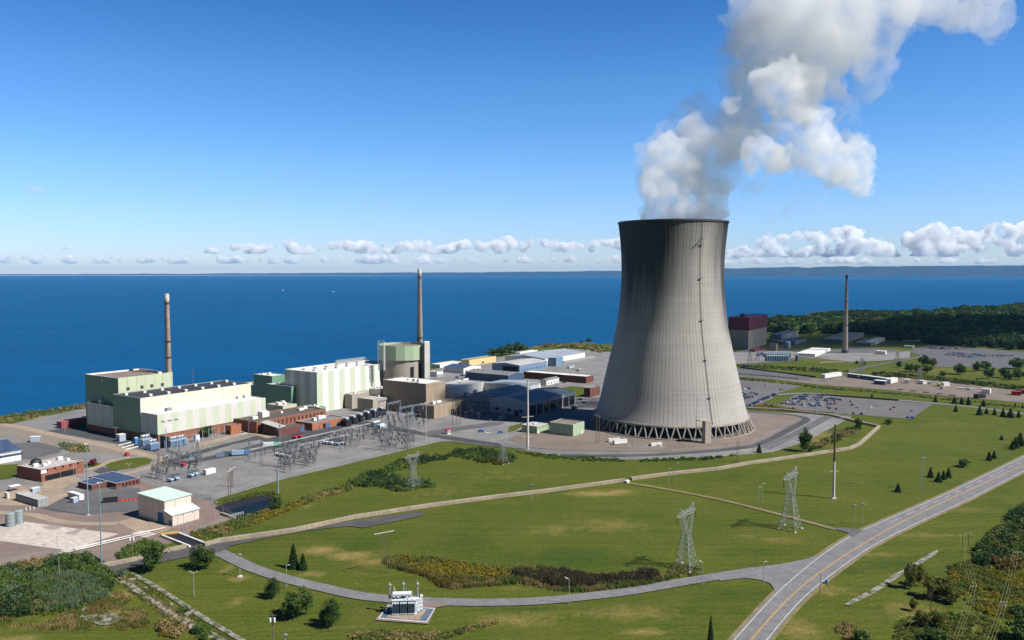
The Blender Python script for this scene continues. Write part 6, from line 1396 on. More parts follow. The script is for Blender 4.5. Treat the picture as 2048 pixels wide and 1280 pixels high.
# ---- large spare transformer on its pad beside the drive
def spare_transformer():
    C = G(808, 1226); A = 4                      # long axis nearly across the view
    u, v = DIR(A), DIR(A + 90); c1, c2, c3, c4 = G(756, 1239), G(853.5, 1246), G(870, 1219.5), G(777, 1212)
    LAYER[0] += .01
    sheet('gravel_pad', 'pink_gravel', [(750, 1242), (857, 1250), (872, 1217), (893, 1213), (885, 1207), (840, 1209), (776, 1210)])
    sheet('concrete_pad', 'white_concrete', [(756, 1239), (853.5, 1246.5), (870.5, 1219), (777, 1212)])
    sheet('concrete_pad', 'pad_blue', [(759, 1238), (852.5, 1245), (868.5, 1219.7), (778, 1213)])
    sheet('concrete_pad', 'tan_road', [(772, 1238), (838, 1243), (853, 1221), (790, 1214)])
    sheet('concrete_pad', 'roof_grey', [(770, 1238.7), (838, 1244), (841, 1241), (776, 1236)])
    t = thing('transformer', 'big white and teal spare transformer on a rectangular pad beside the drive', 'transformer', C)
    q = lambda x, y, z: tuple(C + u * x + v * y + UP * z)
    def bx(nm, m, items):
        b = MB()
        for x, y, z, lx, ly, lz in items: p = C + u * x + v * y; b.box((p.x, p.y), z, lx, ly, lz, A)
        b.build(nm, m, t)
    bx('plinth', 'white_concrete', [(0, 0, 0.06, 9.6, 5.5, .5)])
    bx('tank', 'machine_teal', [(0, 0.3, .56, 8.2, 3.4, 4.6)])
    bx('cover', 'machine_white', [(0, .3, 5.16, 8.6, 3.8, .3)])
    for x0, n in ((-2.9, 5), (0.0, 5), (2.9, 5)):
        b = MB()
        for i in range(n): p = C + u * (x0 + (i - 2) * .5) + v * -2.2; b.box((p.x, p.y), 1.0, .2, 1.5, 3.6, A)
        for i in range(n): p = C + u * (x0 + (i - 2) * .5) + v * -2.2; b.box((p.x, p.y), 4.6, .28, 1.55, .12, A, 1)
        b.build('radiator', ['machine_teal', 'machine_white'], t)
    bx('radiator_frame', 'machine_white', [(-2.9, -2.2, .75, 2.6, 1.6, .22), (0, -2.2, .75, 2.6, 1.6, .22), (2.9, -2.2, .75, 2.6, 1.6, .22)])
    b = MB(); b.bar(q(-4.0, -.4, 7.4), q(2.8, -.4, 7.4), .85, 0, 18); b.build('conservator', 'machine_white', t, smooth=False)
    b = MB()
    for x in (-3, 2): b.bar(q(x, -.4, 5.4), q(x, -.4, 6.7), .2); b.bar(q(x, .6, 5.4), q(x, -.2, 6.8), .14)
    b.bar(q(-3.5, -.9, 5.5), q(3.4, -1.0, 5.7), .18, 0, 8); b.bar(q(-4.4, -1.2, 5.2), q(-1.6, -1.2, 5.2), .22, 0, 8); b.bar(q(0.4, -1.2, 5.4), q(1.2, -.8, 6.4), .18, 0, 8); b.bar(q(1.2, -.8, 6.4), q(2, -1.4, 5.4), .18, 0, 8); b.build('pipework', 'machine_white', t)
    for x, y in ((-5.2, .8), (-.3, 1.4), (4.9, 1.2)):
        b = MB(); p = C + u * x + v * y; b.lathe(p, [(.34, 6.8), (.24, 7.4), (.36, 7.6), (.24, 8.4), (.34, 8.6), (.22, 9.4), (.26, 9.8), (.62, 10.0), (.62, 10.5), (.2, 11.0), (.14, 11.6)], 12, 0, True)
        b.bar(q(x, y, 5.3), q(x, y, 6.9), .4, 0, 10); b.build('bushing', 'insulator_grey', t)
    b = MB(); b.bar(q(-5.2, .8, 6.0), q(-3.6, .6, 5.6), .2); b.build('bushing_support', 'machine_white', t)
    for x, y, z in ((.7, 1.2, 9.6), (1.7, 1.0, 8.3), (3.2, .8, 8.3), (2.4, 1.4, 7.8)): b = MB(); b.bar(q(x, y, 5.3), q(x, y, z), .17, 0, 8, w2=.1); b.build('arrester', 'insulator_grey', t)
    b = MB(); b.bar(q(-2.6, .8, 5.4), q(-3.7, 1.0, 9.4), .17, 0, 8, w2=.13); b.build('arrester', 'machine_white', t)
    bx('control_cabinet', 'machine_white', [(5.1, 0.2, .7, 1.7, 2.2, 4.8), (6.4, .8, 1.0, .9, 1.6, 5.2), (4.5, -1.6, .6, .8, .8, 3.4)])
    b = MB()
    for z in (1.4, 2.8, 4.2): b.bar(q(4.4, -1.4, z), q(6.6, -.2, z), .14, 0, 8)
    b.build('oil_pipes', 'machine_white', t)
    bx('ladder', 'trim_white', [(-4.6, -.6, .6, .12, .5, 4.8), (-6.4, -.2, 0, .3, .3, 2.2)])
spare_transformer()

# ------------------------------------------------------------------ vehicles
def car_mesh(name, paint, kind=0):
    b = MB(); L_, Wd = (4.6, 1.85) if kind == 0 else (5.4, 1.95); h1, h2 = (.85, 1.45) if kind == 0 else (1.05, 1.85)
    prof = [(-L_ / 2, .35), (L_ / 2, .35), (L_ / 2, .7), (L_ / 2 - .25, h1 - .08), (L_ * .22, h1), (-L_ * .40, h1), (-L_ / 2, h1 - .1)]
    n = len(prof); k = len(b.v)
    for y in (-Wd / 2, Wd / 2):
        for x, z in prof: b.v.append((x, y, z))
    add = lambda f, m: (b.f.append(f), b.m.append(m), b.uv.append([(0, 0)] * len(f)))
    add(tuple(k + i for i in range(n)), 0); add(tuple(k + n + n - 1 - i for i in range(n)), 0)
    for i in range(n): j = (i + 1) % n; add((k + j, k + i, k + n + i, k + n + j), 0)
    x0, x1, x2, x3 = (-L_ * .42, L_ * .20, -L_ * .30, L_ * .06) if kind == 0 else (-L_ * .46, L_ * .22, -L_ * .42, L_ * .1)
    y0, y1 = Wd / 2 - .08, Wd / 2 - .28; k = len(b.v)
    for x, y in ((x0, -y0), (x1, -y0), (x1, y0), (x0, y0)): b.v.append((x, y, h1 - .01))
    for x, y in ((x2, -y1), (x3, -y1), (x3, y1), (x2, y1)): b.v.append((x, y, h2))
    for i in range(4): j = (i + 1) % 4; add((k + i, k + j, k + 4 + j, k + 4 + i), 1)
    add((k + 4, k + 5, k + 6, k + 7), 0)
    for x in (-L_ * .3, L_ * .3):
        for y in (-Wd / 2 + .1, Wd / 2 - .1): b.bar((x, y - .1, .34), (x, y + .1, .34), .34, 2, 10)
    me_o = b.build(name, [paint, 'glass', 'tyre'], world=False); me = me_o.data; bpy.data.objects.remove(me_o); return me
for nm, c in (('car_black', (.012, .013, .016)), ('car_white', (.70, .70, .70)), ('car_silver', (.36, .37, .39)), ('car_blue', (.02, .045, .14)), ('car_red', (.30, .012, .02)), ('car_grey', (.07, .075, .085)), ('car_bright_blue', (.02, .16, .50))):
    m, t, bb = nodes(nm); bb.inputs['Base Color'].default_value = rgb(c); bb.inputs['Roughness'].default_value = .22; bb.inputs['Coat Weight'].default_value = .5
CARS = [(nm, [car_mesh('parked_car', 'car_' + nm.replace(' ', '_'), k) for k in (0, 1)]) for nm in ('black', 'white', 'silver', 'blue', 'red', 'grey', 'bright blue')]
CW = [.30, .16, .14, .16, .06, .16, .02]
rc = random.Random(5)
def park(x, y, ang, where, col=None, own=None):
    i = rc.choices(range(7), CW)[0] if col is None else [c[0] for c in CARS].index(col)
    nm, mm = CARS[i]; k = 0 if rc.random() < .6 else 1
    o = link('parked_car', mm[k], None, (x, y, .06)); o.rotation_euler = (0, 0, ang + (math.pi if rc.random() < .5 else 0) + rc.uniform(-.03, .03))
    if own: tag(o, own, 'car')
    else:
        kn = 'tall ' if k else 'low '
        tag(o, f'{kn}{nm} car parked {where}', 'car', f'{kn}{nm} cars parked {where}')
def lot_cars(poly, axis_px, dx, dy, keep, where, limit=999):
    W_ = [(p.x, p.y) for p in poly_px(poly)]; a, c = G(*axis_px[0]), G(*axis_px[1]); u = (c - a).normalized(); v = Vector((-u.y, u.x, 0)); n = 0
    for j in range(-60, 61):
        off = (j // 2) * dy + (j % 2) * 5.2
        for i in range(-80, 81):
            p = a + u * i * dx + v * off
            if n < limit and inside(p.x, p.y, W_) and rc.random() < keep: park(p.x + rc.uniform(-.2, .2), p.y + rc.uniform(-.2, .2), math.atan2(v.y, v.x), where); n += 1
    return n
n1 = lot_cars([(1554, 811), (1585, 796), (1604, 789.5), (1635, 790.5), (1672, 796), (1684, 800), (1667, 813), (1645, 817), (1615, 816), (1570, 812)], ((1593, 789), (1865, 808)), 2.9, 17.5, .66, 'in the packed middle car park', 88)
def near_cars():
    for k, (px, py, col, lab) in enumerate(((1701, 804, 'grey', 'grey car alone at the start of the empty middle car park rows'), (1704, 810.5, 'black', 'black car alone left of a white car in the middle car park'), (1715, 815.5, 'white', 'white car parked alone, left one of two in the empty rows'), (1742, 817, 'white', 'white car parked alone, right one of two in the empty rows'), (1755, 813, 'silver', 'silver car parked alone above two white cars'), (1788, 816, 'blue', 'dark blue car alone next to a red car'), (1781, 820, 'red', 'red car alone in the empty rows of the middle car park'),
         (1823, 823, 'bright blue', 'bright blue car farthest out in the middle car park'), (1815, 836, 'black', 'black car at the bottom corner of the middle car park'), (1824, 836.5, 'bright blue', 'blue car at the bottom corner of the middle car park'), (1707, 828, 'grey', 'dark car by the lower edge of the middle car park, left'), (1723, 829, 'black', 'dark car by the lower edge of the middle car park, right'), (1672, 819, 'blue', 'blue car at the end of the packed rows'), (1660, 818, 'grey', 'grey car just left of the blue car at the packed rows end'), (1587, 817, 'red', 'red car at the lower edge of the packed car park'),
         (1681, 801, 'red', 'red car at the top of the packed car park'), (1530, 772, 'grey', 'grey car alone on the left car park by the tower'), (1561, 780.5, 'black', 'black car with another at the left car park edge'), (1568, 781, 'silver', 'silver car with another at the left car park edge'), (1533, 811, 'grey', 'dark car under the row beside the tower car park'), (1543, 812, 'black', 'black car under the row beside the tower car park'))):
        P = G(px, py); park(P.x, P.y, R(70), '', col, lab)
    a, c = G(1490, 815), G(1549, 790)
    for i in range(21): p = a + (c - a) * (i / 20); park(p.x, p.y, R(125), 'in the diagonal row right of the tower')
near_cars()
lot_cars([(1476, 800), (1481, 784), (1510, 782), (1522, 786), (1512, 793), (1490, 799)], ((1480, 786), (1520, 788)), 2.9, 13, .8, 'in the cluster at the tower side car park', 26)
lot_cars([(1474, 772), (1490, 779), (1500, 778), (1478, 768)], ((1480, 772), (1510, 776)), 3, 16, .6, 'near the road left of the tower side car park', 5)
lot_cars([(1886, 710), (1905, 703.5), (1935, 700.5), (1965, 700.5), (2010, 704), (2034, 707), (2040, 711), (2025, 713), (1995, 713.5), (1950, 716), (1930, 716), (1912, 713)], ((1886, 705), (2040, 712)), 3.2, 12.5, .74, 'in the far forest edge car park', 160)
lot_cars([(1857, 697), (1872, 692.5), (1925, 698), (1918, 700), (1890, 699)], ((1857, 694), (1925, 699)), 4.2, 22, .6, 'in the small group by the forest edge', 22)

# trailers and plant on the brown gravel yard
def long_box(name, label, px0, py0, px1, py1, h, m, roof, w=3.2, cat='trailer'):
    a, c = G(px0, py0), G(px1, py1); d = (c - a).normalized(); m_ = (a + c) / 2; an = math.degrees(math.atan2(d.y, d.x)); t = thing(name, label, cat, m_)
    b = MB(); b.box((m_.x, m_.y), .5, (c - a).length, w, h, an); b.build('body', m, t); b = MB(); b.box((m_.x, m_.y), .5 + h, (c - a).length + .3, w + .3, .25, an); b.build('roof', roof, t); b = MB(); b.box((m_.x, m_.y), .0, (c - a).length * .8, w * .7, .5, an); b.build('underframe', 'tyre', t)
    return t
long_box('box_trailer', 'long white trailer, leftmost on the brown gravel yard', 1646, 757, 1680, 752, 4.2, 'clad_white', 'roof_white', 5)
long_box('box_trailer', 'short dark sided trailer left of the longest cabin row', 1697, 754.5, 1718, 757, 4, 'clad_dark_blue', 'roof_white', 5)
long_box('site_cabin', 'longest dark sided cabin row with white roof on the brown gravel', 1722, 757.5, 1779, 765, 4, 'clad_dark_blue', 'roof_white', 6, 'cabin')
long_box('site_cabin', 'shorter dark sided cabin in front of the longest row', 1750, 768, 1772, 770, 4, 'clad_dark_blue', 'roof_white', 8, 'cabin')
long_box('site_cabin', 'white blue cabin with orange end beside the cabin row', 1776, 767.5, 1790, 764, 4.5, 'clad_white', 'roof_white', 6, 'cabin')
long_box('site_cabin', 'lone white cabin in the middle of the gravel yard', 1809, 766.5, 1818, 767, 4, 'clad_white', 'roof_white', 6, 'cabin')
long_box('box_trailer', 'low white trailer next to a green tank on the gravel yard', 1839, 767, 1850, 769, 3.4, 'clad_white', 'roof_white', 5)
long_box('box_trailer', 'small pale green trailer on the gravel yard', 1853, 768, 1862, 768.5, 2.6, 'roof_mint', 'roof_mint', 4)
long_box('box_trailer', 'white curved truck body on the gravel yard', 1884, 773, 1896, 772.5, 4, 'clad_white', 'roof_white', 5)
long_box('box_trailer', 'long white trailer far right on the gravel yard', 1964, 786, 1981, 787.5, 4, 'clad_white', 'roof_white', 5)
long_box('container', 'bright red container at the right of the gravel yard', 2023, 790, 2041, 791, 3.6, 'paint_red', 'clad_red', 6, 'container')
long_box('container', 'dark red container behind the bright red one', 2041, 787.5, 2058, 788.5, 3.6, 'clad_red', 'clad_red', 6, 'container')
long_box('material_stack', 'black covered stack on the gravel yard', 1951, 797, 1967, 796, 3.4, 'machine_black', 'machine_black', 5, 'stack')
long_box('flatbed_trailer', 'pale green flatbed on the gravel yard', 1916, 777.5, 1928, 778, .8, 'roof_mint', 'roof_mint', 4)
long_box('flatbed_trailer', 'grey flatbed on the gravel yard', 1936, 780, 1948, 778.5, .9, 'trim_grey', 'trim_grey', 4)
long_box('loading_stack', 'low white stack right of the chimney in the far yard', 1753, 708, 1772, 709, 4.5, 'clad_white', 'roof_white', 10, 'shed')
P = G(1886, 774); simple('yellow_excavator', 'yellow and white machine among the gravel yard trailers', 'machine', 1878, 773, [('body', 'paint_yellow', [(0, 0, .6, 5, 3, 2.4)]), ('cab', 'machine_white', [(2.5, 1, .6, 3, 2.6, 4)]), ('track', 'tyre', [(0, 0, 0, 6, 3.4, .6)])])
simple('tractor_unit', 'white lorry cab in front of the yellow machine', 'lorry', 1883, 778, [('cab', 'machine_white', [(1.4, 0, .7, 2.4, 2.5, 2.8)]), ('chassis', 'steel_dark', [(-1, 0, .6, 5, 2, .4)]), ('wheel', 'tyre', [(1.5, 0, 0, 1, 2.6, .7), (-2, 0, 0, 1.8, 2.6, .7)])])
for k in range(16):
    px = 1480 + k * 11.2 if k < 11 else 1800 + (k - 11) * 26; py = 748.5 + k * .95 if k < 11 else 780 + (k - 11) * 3.0
    P = G(px, py); o = MB().box((P.x, P.y), 0.03, 6, 1.1, 1.2, -8).build('jersey_barrier', 'dark_concrete'); tag(o, 'dark concrete road barrier lying along the brown yard edge', 'barrier', 'barriers along the brown yard')
wallb = MB(); a, c = G(1593, 788.5), G(1865, 807); 
def lot_kerb():
    t = thing('retaining_wall', 'dark low wall along the top of the middle car park', 'wall', G(1700, 793)); a, c = G(1640, 790), G(1797, 801.5); d = (c - a).normalized(); m_ = (a + c) / 2; b = MB(); b.box((m_.x, m_.y), 0, (c - a).length, .8, 1.4, math.degrees(math.atan2(d.y, d.x))); b.build('face', 'dark_concrete', t)
    t = thing('retaining_wall', 'dark low wall along the tree side of the yard road', 'wall', G(1540, 750)); a, c = G(1480, 736), G(1632, 755); d = (c - a).normalized(); m_ = (a + c) / 2; b = MB(); b.box((m_.x, m_.y), 0, (c - a).length, .9, 1.8, math.degrees(math.atan2(d.y, d.x))); b.build('face', 'dark_concrete', t)
    for j in range(5):
        b = MB(); o = [(1672, 797), (1660, 805), (1700, 800), (1690, 812), (1680, 820)][j]
    b = MB(); a, c = G(1593, 789), G(1865, 808); u = (c - a).normalized(); v = Vector((-u.y, u.x, 0)); W_ = [(p.x, p.y) for p in poly_px(LOT)]; z = LAYER[0] + .02
    for j in range(-12, 1):
        for i in range(0, 80):
            p = a + u * i * 2.9 - u * 1.45 + v * (j * 17.5 + 2.5)
            if inside(p.x, p.y, W_) and inside(*(p + v * 10).xy, W_):
                q = p + v * 10; s = u * .09; b.face([(p.x - s.x, p.y - s.y, z), (p.x + s.x, p.y + s.y, z), (q.x + s.x, q.y + s.y, z), (q.x - s.x, q.y - s.y, z)])
    tag(b.build('parking_marking', 'old_concrete'), kind='structure')
lot_kerb()
def truck(label, px, py, ang, parts): simple('truck', label, 'truck', px, py, parts, ang)
truck('blue tank trailer with blue lorry cab in the switchyard', 481, 911, 12, [('body', 'machine_blue', [(-1.5, 0, .9, 8, 2.6, 2.8)]), ('cab', 'paint_blue', [(4.4, 0, .7, 2.6, 2.5, 2.8)]), ('wheel', 'tyre', [(-4, 0, 0, 2, 2.6, .9), (4, 0, 0, 1, 2.6, .9)])])
truck('truck with white body and green end beside the busbar', 543, 894, 14, [('body', 'machine_white', [(-2, 0, .9, 7, 2.7, 2.6)]), ('box', 'paint_green', [(4, 0, .9, 4.8, 2.7, 2.6)]), ('wheel', 'tyre', [(-4, 0, 0, 2, 2.6, .9), (4, 0, 0, 2, 2.6, .9)])])
for k, (px, py, m, lab) in enumerate(((440, 913, 'clad_blue', 'dark blue skip, left of a pair by the blue tank trailer'), (453, 910, 'machine_teal', 'dark green skip, right of a pair by the blue tank trailer'), (388, 915, 'machine_blue', 'small blue open bin left of the skip pair'))):
    simple('skip_bin', lab, 'skip', px, py, [('body', m, [(0, 0, .15, 5.5, 2.5, 2.0)]), ('rim', 'steel_dark', [(0, -1.25, 2.15, 5.7, .15, .15), (0, 1.25, 2.15, 5.7, .15, .15)])], 15)
for px, py, col, lab in ((1001, 866, 'bright blue', 'blue car in the tower shadow near the shade edge'), (976, 866, 'white', 'white van front in the tower shadow near the shade edge'), (963, 864, 'bright blue', 'blue car beside the white one in shade'), (1117, 769, 'white', 'white pickup by the store with the lit end'), (1112, 770, 'silver', 'silver car beside the white pickup'), (1120, 782, 'white', 'white van at the small lawn in the offices'), (1108, 748, 'white', 'white car on the road behind the warehouse rows'), (556, 871, 'white', 'white car under the entrance canopy end'), (487, 868, 'white', 'white van at the orange brick lobby')):
    P = G(px, py); park(P.x, P.y, R(20), '', col, lab)
def boats():
    for k, (px, py) in enumerate(((566, 581), (667, 584))):
        P = G(px, py, -5); t = thing('boat', ('tiny white boat on the lake left of another', 'tiny white boat on the lake right of another', 'small wake trailing boat near the shore trees')[k], 'boat', P); s = min(2.2, P.y / 1500.0); b = MB()
        b.face([(P.x - 5 * s, P.y - 1.5 * s, -4), (P.x + 3 * s, P.y - 1.5 * s, -4), (P.x + 6 * s, P.y, -3.6), (P.x + 3 * s, P.y + 1.5 * s, -4), (P.x - 5 * s, P.y + 1.5 * s, -4)]); b.box((P.x, P.y), -5, 8 * s, 2.6 * s, 1.2 * s); b.build('hull', 'trim_white', t); b = MB(); b.box((P.x - s, P.y), -5 + 1.2 * s, 2.4 * s, 1.8 * s, 1.4 * s); b.build('cabin', 'machine_white', t)
boats()
def stones():
    pts = [(238, 1152), (264, 1162), (245, 1167), (290, 1178), (269, 1184), (291, 1199), (305, 1205), (342, 1211), (320, 1216), (335, 1227), (350, 1236), (375, 1230), (368, 1249), (380, 1256), (402, 1264), (420, 1277)]
    r = random.Random(9); proto = []
    for k in range(3):
        b = MB(); iv, jf = ico(2)
        for v in iv:
            d = Vector(v); m = max(abs(d.x), abs(d.y), abs(d.z)); q = d / m * .55 + d * .45; n = 1 + .16 * mnoise.noise(d * 2 + Vector((k * 5, 0, 0))); b.v.append((q.x * 1.1 * n, q.y * .7 * n, q.z * .65 * n))
        for f in jf: b.f.append(tuple(f)); b.m.append(0); b.uv.append([(0, 0)] * 3)
        o = b.build('stone_block', 'rubble', None); proto.append(o.data); bpy.data.objects.remove(o)
    for k, p in enumerate(pts):
        P = G(*p); o = link('stone_block', proto[k % 3], None, (P.x, P.y, .35)); o.rotation_euler = (0, 0, r.uniform(0, 3)); sc = r.uniform(.8, 1.5); o.scale = (sc, sc, sc); tag(o, 'weathered stone block lying beside the broken old path', 'stone', 'stone blocks along the old path')
stones()
for k, (px, py, L_, m, a, lab) in enumerate(((948, 775, 12, 'clad_pale_blue', TH, 'pale blue container in shade behind the control building'), (930, 762, 10, 'clad_white', TH, 'white container beside the long white roofed building'), (980, 752, 9, 'clad_dark_blue', TH, 'dark blue container behind the navy warehouse'), (1062, 757, 10, 'clad_white', TH + 90, 'white container on the road left of the white roofed hall'),
      (1120, 752, 12, 'clad_blue', TH, 'blue container behind the white roofed hall'), (1142, 736, 14, 'clad_pale_blue', TH, 'pale container right of the small blue box building'), (1160, 742, 12, 'roof_grey', TH, 'grey container close to the tower behind the offices'), (1005, 838, 8, 'clad_pale_blue', TH, 'pale blue container in the tower shadow before the nearest workshop'), (1150, 818, 9, 'clad_dark_blue', TH, 'dark container between nearest workshop and the tower'), (905, 808, 8, 'clad_white', TH, 'white container behind the brown annexe of the control building'))):
    P = G(px, py); d = DIR(a); t = thing('container', lab, 'container', P); b = MB(); b.box((P.x, P.y), .15, L_, 2.6, 2.7, a); b.build('body', m, t); b = MB(); b.box((P.x, P.y), 2.85, L_ + .1, 2.7, .12, a); b.build('roof', 'roof_pale', t)
for k, (x, y) in enumerate(((935, 800), (943, 803), (950, 797), (968, 829), (975, 824), (1063, 786), (1070, 783), (1077, 780), (1128, 766), (1137, 763), (1146, 760), (1100, 757), (1030, 757), (915, 756), (925, 752), (1160, 800), (1168, 806))):
    P = G(x, y); park(P.x, P.y, R(TH + 90), 'around the offices left of the tower')
block('store_shed', 'low grey store between shaded workshop and navy warehouse', 'building', (958, 783), 944, 976, 777, 'clad_pale_blue', 'roof_grey', ru=[(.5, .5, 2, 2, 1)])
block('store_shed', 'flat pale store left of the navy warehouse', 'building', (944, 757), 930, 962, 750, 'clad_pale_blue', 'roof_pale', ru=[(.5, .5, 2, 2, 1)])
block('store_shed', 'long low shed under trees between long warehouse and tower', 'building', (1128, 727), 1122, 1190, 722, 'wall_grey', 'roof_grey')
def rubble_heap():
    P = G(1290, 893); t = thing('rubble_heap', 'low grey heap of rubble before the tower legs', 'heap', P); b = MB(); n, m = 40, 10; X = np.linspace(-15, 15, n); Y = np.linspace(-3.5, 3.5, m); k0 = len(b.v)
    for i in range(n):
        for j in range(m):
            e = max(0, 1 - abs(Y[j]) / 3.5) * max(0, 1 - (abs(X[i]) / 15) ** 4); b.v.append((P.x + X[i], P.y + Y[j] + X[i] * -.15, max(0, e * (1.6 + 1.4 * mnoise.noise(Vector((X[i] * .35, Y[j] * .5, 2))) + .7 * mnoise.noise(Vector((X[i] * 1.1, Y[j] * 1.1, 5)))))))
    for i in range(n - 1):
        for j in range(m - 1): a = k0 + i * m + j; b.f.append((a, a + m, a + m + 1, a + 1)); b.m.append(0); b.uv.append([(0, 0)] * 4)
    b.build('heap', 'yard_gravel', t)
rubble_heap()

# ------------------------------------------------------------------ vegetation
rv = random.Random(23)
def leaf(b, c, s, mi, rnd=rv, flat=0.0):
    n = Vector((rnd.gauss(0, 1), rnd.gauss(0, 1), rnd.gauss(0, 1) + flat)); n.normalize(); a = n.orthogonal().normalized(); a = (Matrix.Rotation(rnd.uniform(0, 6.28), 3, n) @ a); d = n.cross(a)
    w, h = s * rnd.uniform(.6, 1.1), s * rnd.uniform(.6, 1.1)
    b.v.extend([tuple(c - a * w), tuple(c - d * h), tuple(c + a * w), tuple(c + d * h)]); k = len(b.v) - 4
    b.f.append((k, k + 1, k + 2, k + 3)); b.m.append(mi); b.uv.append([(0, 0)] * 4)
def round_crown(n, leafsz, seed, w=.5, z0=.16, clumps=26, squash=1.0):
    """unit-height crown: leaf faces in clumps on an uneven ellipsoid, gaps between clumps"""
    r = random.Random(seed); b = MB(); cl = []
    for i in range(clumps):
        d = Vector((r.gauss(0, 1), r.gauss(0, 1), r.gauss(0, 1))); d.normalize(); k = r.uniform(.45, .95)
        cl.append((Vector((d.x * w * k, d.y * w * k, (1 + z0) / 2 + d.z * (1 - z0) / 2 * k * squash)), r.uniform(.11, .2), r.choices((0, 1, 2), (5, 3, 2))[0]))
    for i in range(n):
        c, rad, mi = r.choice(cl); d = Vector((r.gauss(0, 1), r.gauss(0, 1), r.gauss(0, 1))); d.normalize(); leaf(b, c + d * rad * r.uniform(.5, 1.05), leafsz, mi if r.random() < .8 else r.randrange(3), r, .5)
    for i in range(int(n * .15)): leaf(b, Vector((r.gauss(0, w * .4), r.gauss(0, w * .4), r.uniform(z0 + .05, .8))), leafsz * 1.3, 1, r)
    return b
def cone_crown(n, leafsz, seed, w=.26):
    r = random.Random(seed); b = MB()
    for t in range(16):
        z = .06 + .92 * (t / 16) ** .92; rad = w * (1 - z) * r.uniform(.85, 1.15) + .015; m = max(6, int(n / 16 * (1.2 - z)))
        for i in range(m):
            a = r.uniform(0, 6.283); k = r.uniform(.35, 1.0); leaf(b, Vector((math.cos(a) * rad * k, math.sin(a) * rad * k, z - k * rad * .35 + r.uniform(-.02, .02))), leafsz * (1.1 - .5 * z), 0 if r.random() < .7 else 1, r, .8)
    return b
def trunk_mesh(h=.45, r=.025):
    b = MB(); b.bar((0, 0, 0), (0, 0, h), r, 0, 8, w2=r * .6)
    for k in range(5): a = k * 1.3; b.bar((0, 0, h * (.55 + .08 * k)), (math.cos(a) * .2, math.sin(a) * .2, h + .2), r * .5, 0, 6, w2=r * .2)
    return b
def tree_maker(kind, seed, mats, n, leafsz, w=.5, name='tree', cat='tree'):
    def f():
        t = thing(name, '', cat, (0, 0, 0))
        (round_crown(n, leafsz, seed, w) if kind == 'round' else cone_crown(n, leafsz, seed, w)).build('crown', mats, t, world=False)
        trunk_mesh(.42 if kind == 'round' else .8, .022 if kind == 'round' else .016).build('trunk', 'bark', t, world=False); return t
    return f
DEC = ['leaf_green', 'leaf_dark', 'leaf_olive']; CON = ['leaf_conifer', 'leaf_dark']
big = [Repeat(tree_maker('round', s, DEC, 3800, .030, .52, 'round_tree')) for s in (3, 8)]
mid = [Repeat(tree_maker('round', s, ['leaf_dark', 'leaf_green', 'leaf_conifer'], 1300, .05, w, 'round_tree')) for s, w in ((1, .5), (2, .56), (5, .45))]
amb = [Repeat(tree_maker('round', s, ['leaf_olive', 'leaf_amber', 'leaf_green'], 1700, .042, .5, 'round_tree')) for s in (31, 36)]
con = [Repeat(tree_maker('cone', s, CON, 1500, .045, w, 'conifer'), w * 2) for s, w in ((4, .26), (6, .30), (9, .24))]
spr = Repeat(tree_maker('cone', 14, CON, 3600, .030, .24, 'spruce'), .56)
def plant(rep, px, py, top, width=None, label=None, group=None):
    P = G(px, py); h = ZT(P, top); zs = h; s = h
    if width: s = width / FPX * P.y / rep.width
    return rep((P.x, P.y, 0), rv.uniform(0, 6.28), s, label, group, zs)
plant(big[0], 547, 1196, 1158, 34, 'small dark tree left of the two big round trees below the drive'); plant(big[1], 594, 1233, 1178, 66, 'largest round tree, in the middle of three below the drive'); plant(big[0], 663, 1253, 1201, 47, 'dark round tree on the right of three below the drive')
plant(big[1], 303.5, 1143, 1082, 48, 'leafy tree left of the canal by the dark path'); plant(big[0], 402, 1137, 1096, 54, 'leafy tree right of the canal by the dark path')
plant(spr, 587, 1136, 1084, 30, 'taller dark spruce of a pair beside the drive'); plant(spr, 606, 1139, 1105, 25, 'shorter dark spruce of a pair beside the drive')
plant(spr, 1421, 1292, 1228, 20, 'thin scraggy conifer cut by the lower picture edge')
plant(big[0], 551, 1020, 993, 26, 'bushy tree at the right end of the pond'); plant(mid[0], 415, 874, 852, 28, 'dark bush tree in front of the brick base of the striped hall')
plant(Repeat(tree_maker('round', 12, ['leaf_red', 'leaf_red', 'leaf_cattail'], 700, .07, .6, 'red_tree')), 185, 931, 918, 18, 'small crimson leaved tree beside the brick garage')
MIDL = [(1798.6, 736, 722, 13), (1819.7, 743.5, 727, 22), (1833, 744, 730, 17), (1853, 746.5, 730, 22), (1849, 732, 709.6, 22), (1866, 733.7, 717, 17), (1885, 754, 742, 15), (1920.5, 748.7, 727, 27), (1953.5, 742.7, 723, 20), (1970, 741, 722, 22), (1978.3, 757.7, 734, 20), (2008.4, 756, 735, 22), (2018, 760, 745, 18), (2036, 759, 738, 22), (2035, 738, 716, 34), (1728, 732, 722, 9), (1714, 729, 721, 8)]
MIDN = ['small round tree by the far road, leftmost in the tree row', 'wide tree second in the row behind the gravel yard', 'dark tree squeezed between two wide ones', 'wide tree under the tallest tree of the row', 'tallest tree standing at the car park corner', 'amber tinged tree right of the tallest one', 'low conical bush tree between tall and lone trees', 'lone spreading tree in front of the far car park', 'left tree of a touching pair by the car park', 'right tree of a touching pair by the car park', 'dark oval tree in front of the touching pair', 'round dark tree left of the last cluster', 'low tree in the last cluster', 'round tree at the picture edge in the last cluster', 'broad tree behind the last cluster at the picture edge', 'small bush tree near the far pylon', 'smallest bush tree left of the far pylon']
for k, (px, py, top, w) in enumerate(MIDL): plant(amb[0] if 'amber' in MIDN[k] else mid[k % 3], px, py, top, w, MIDN[k])
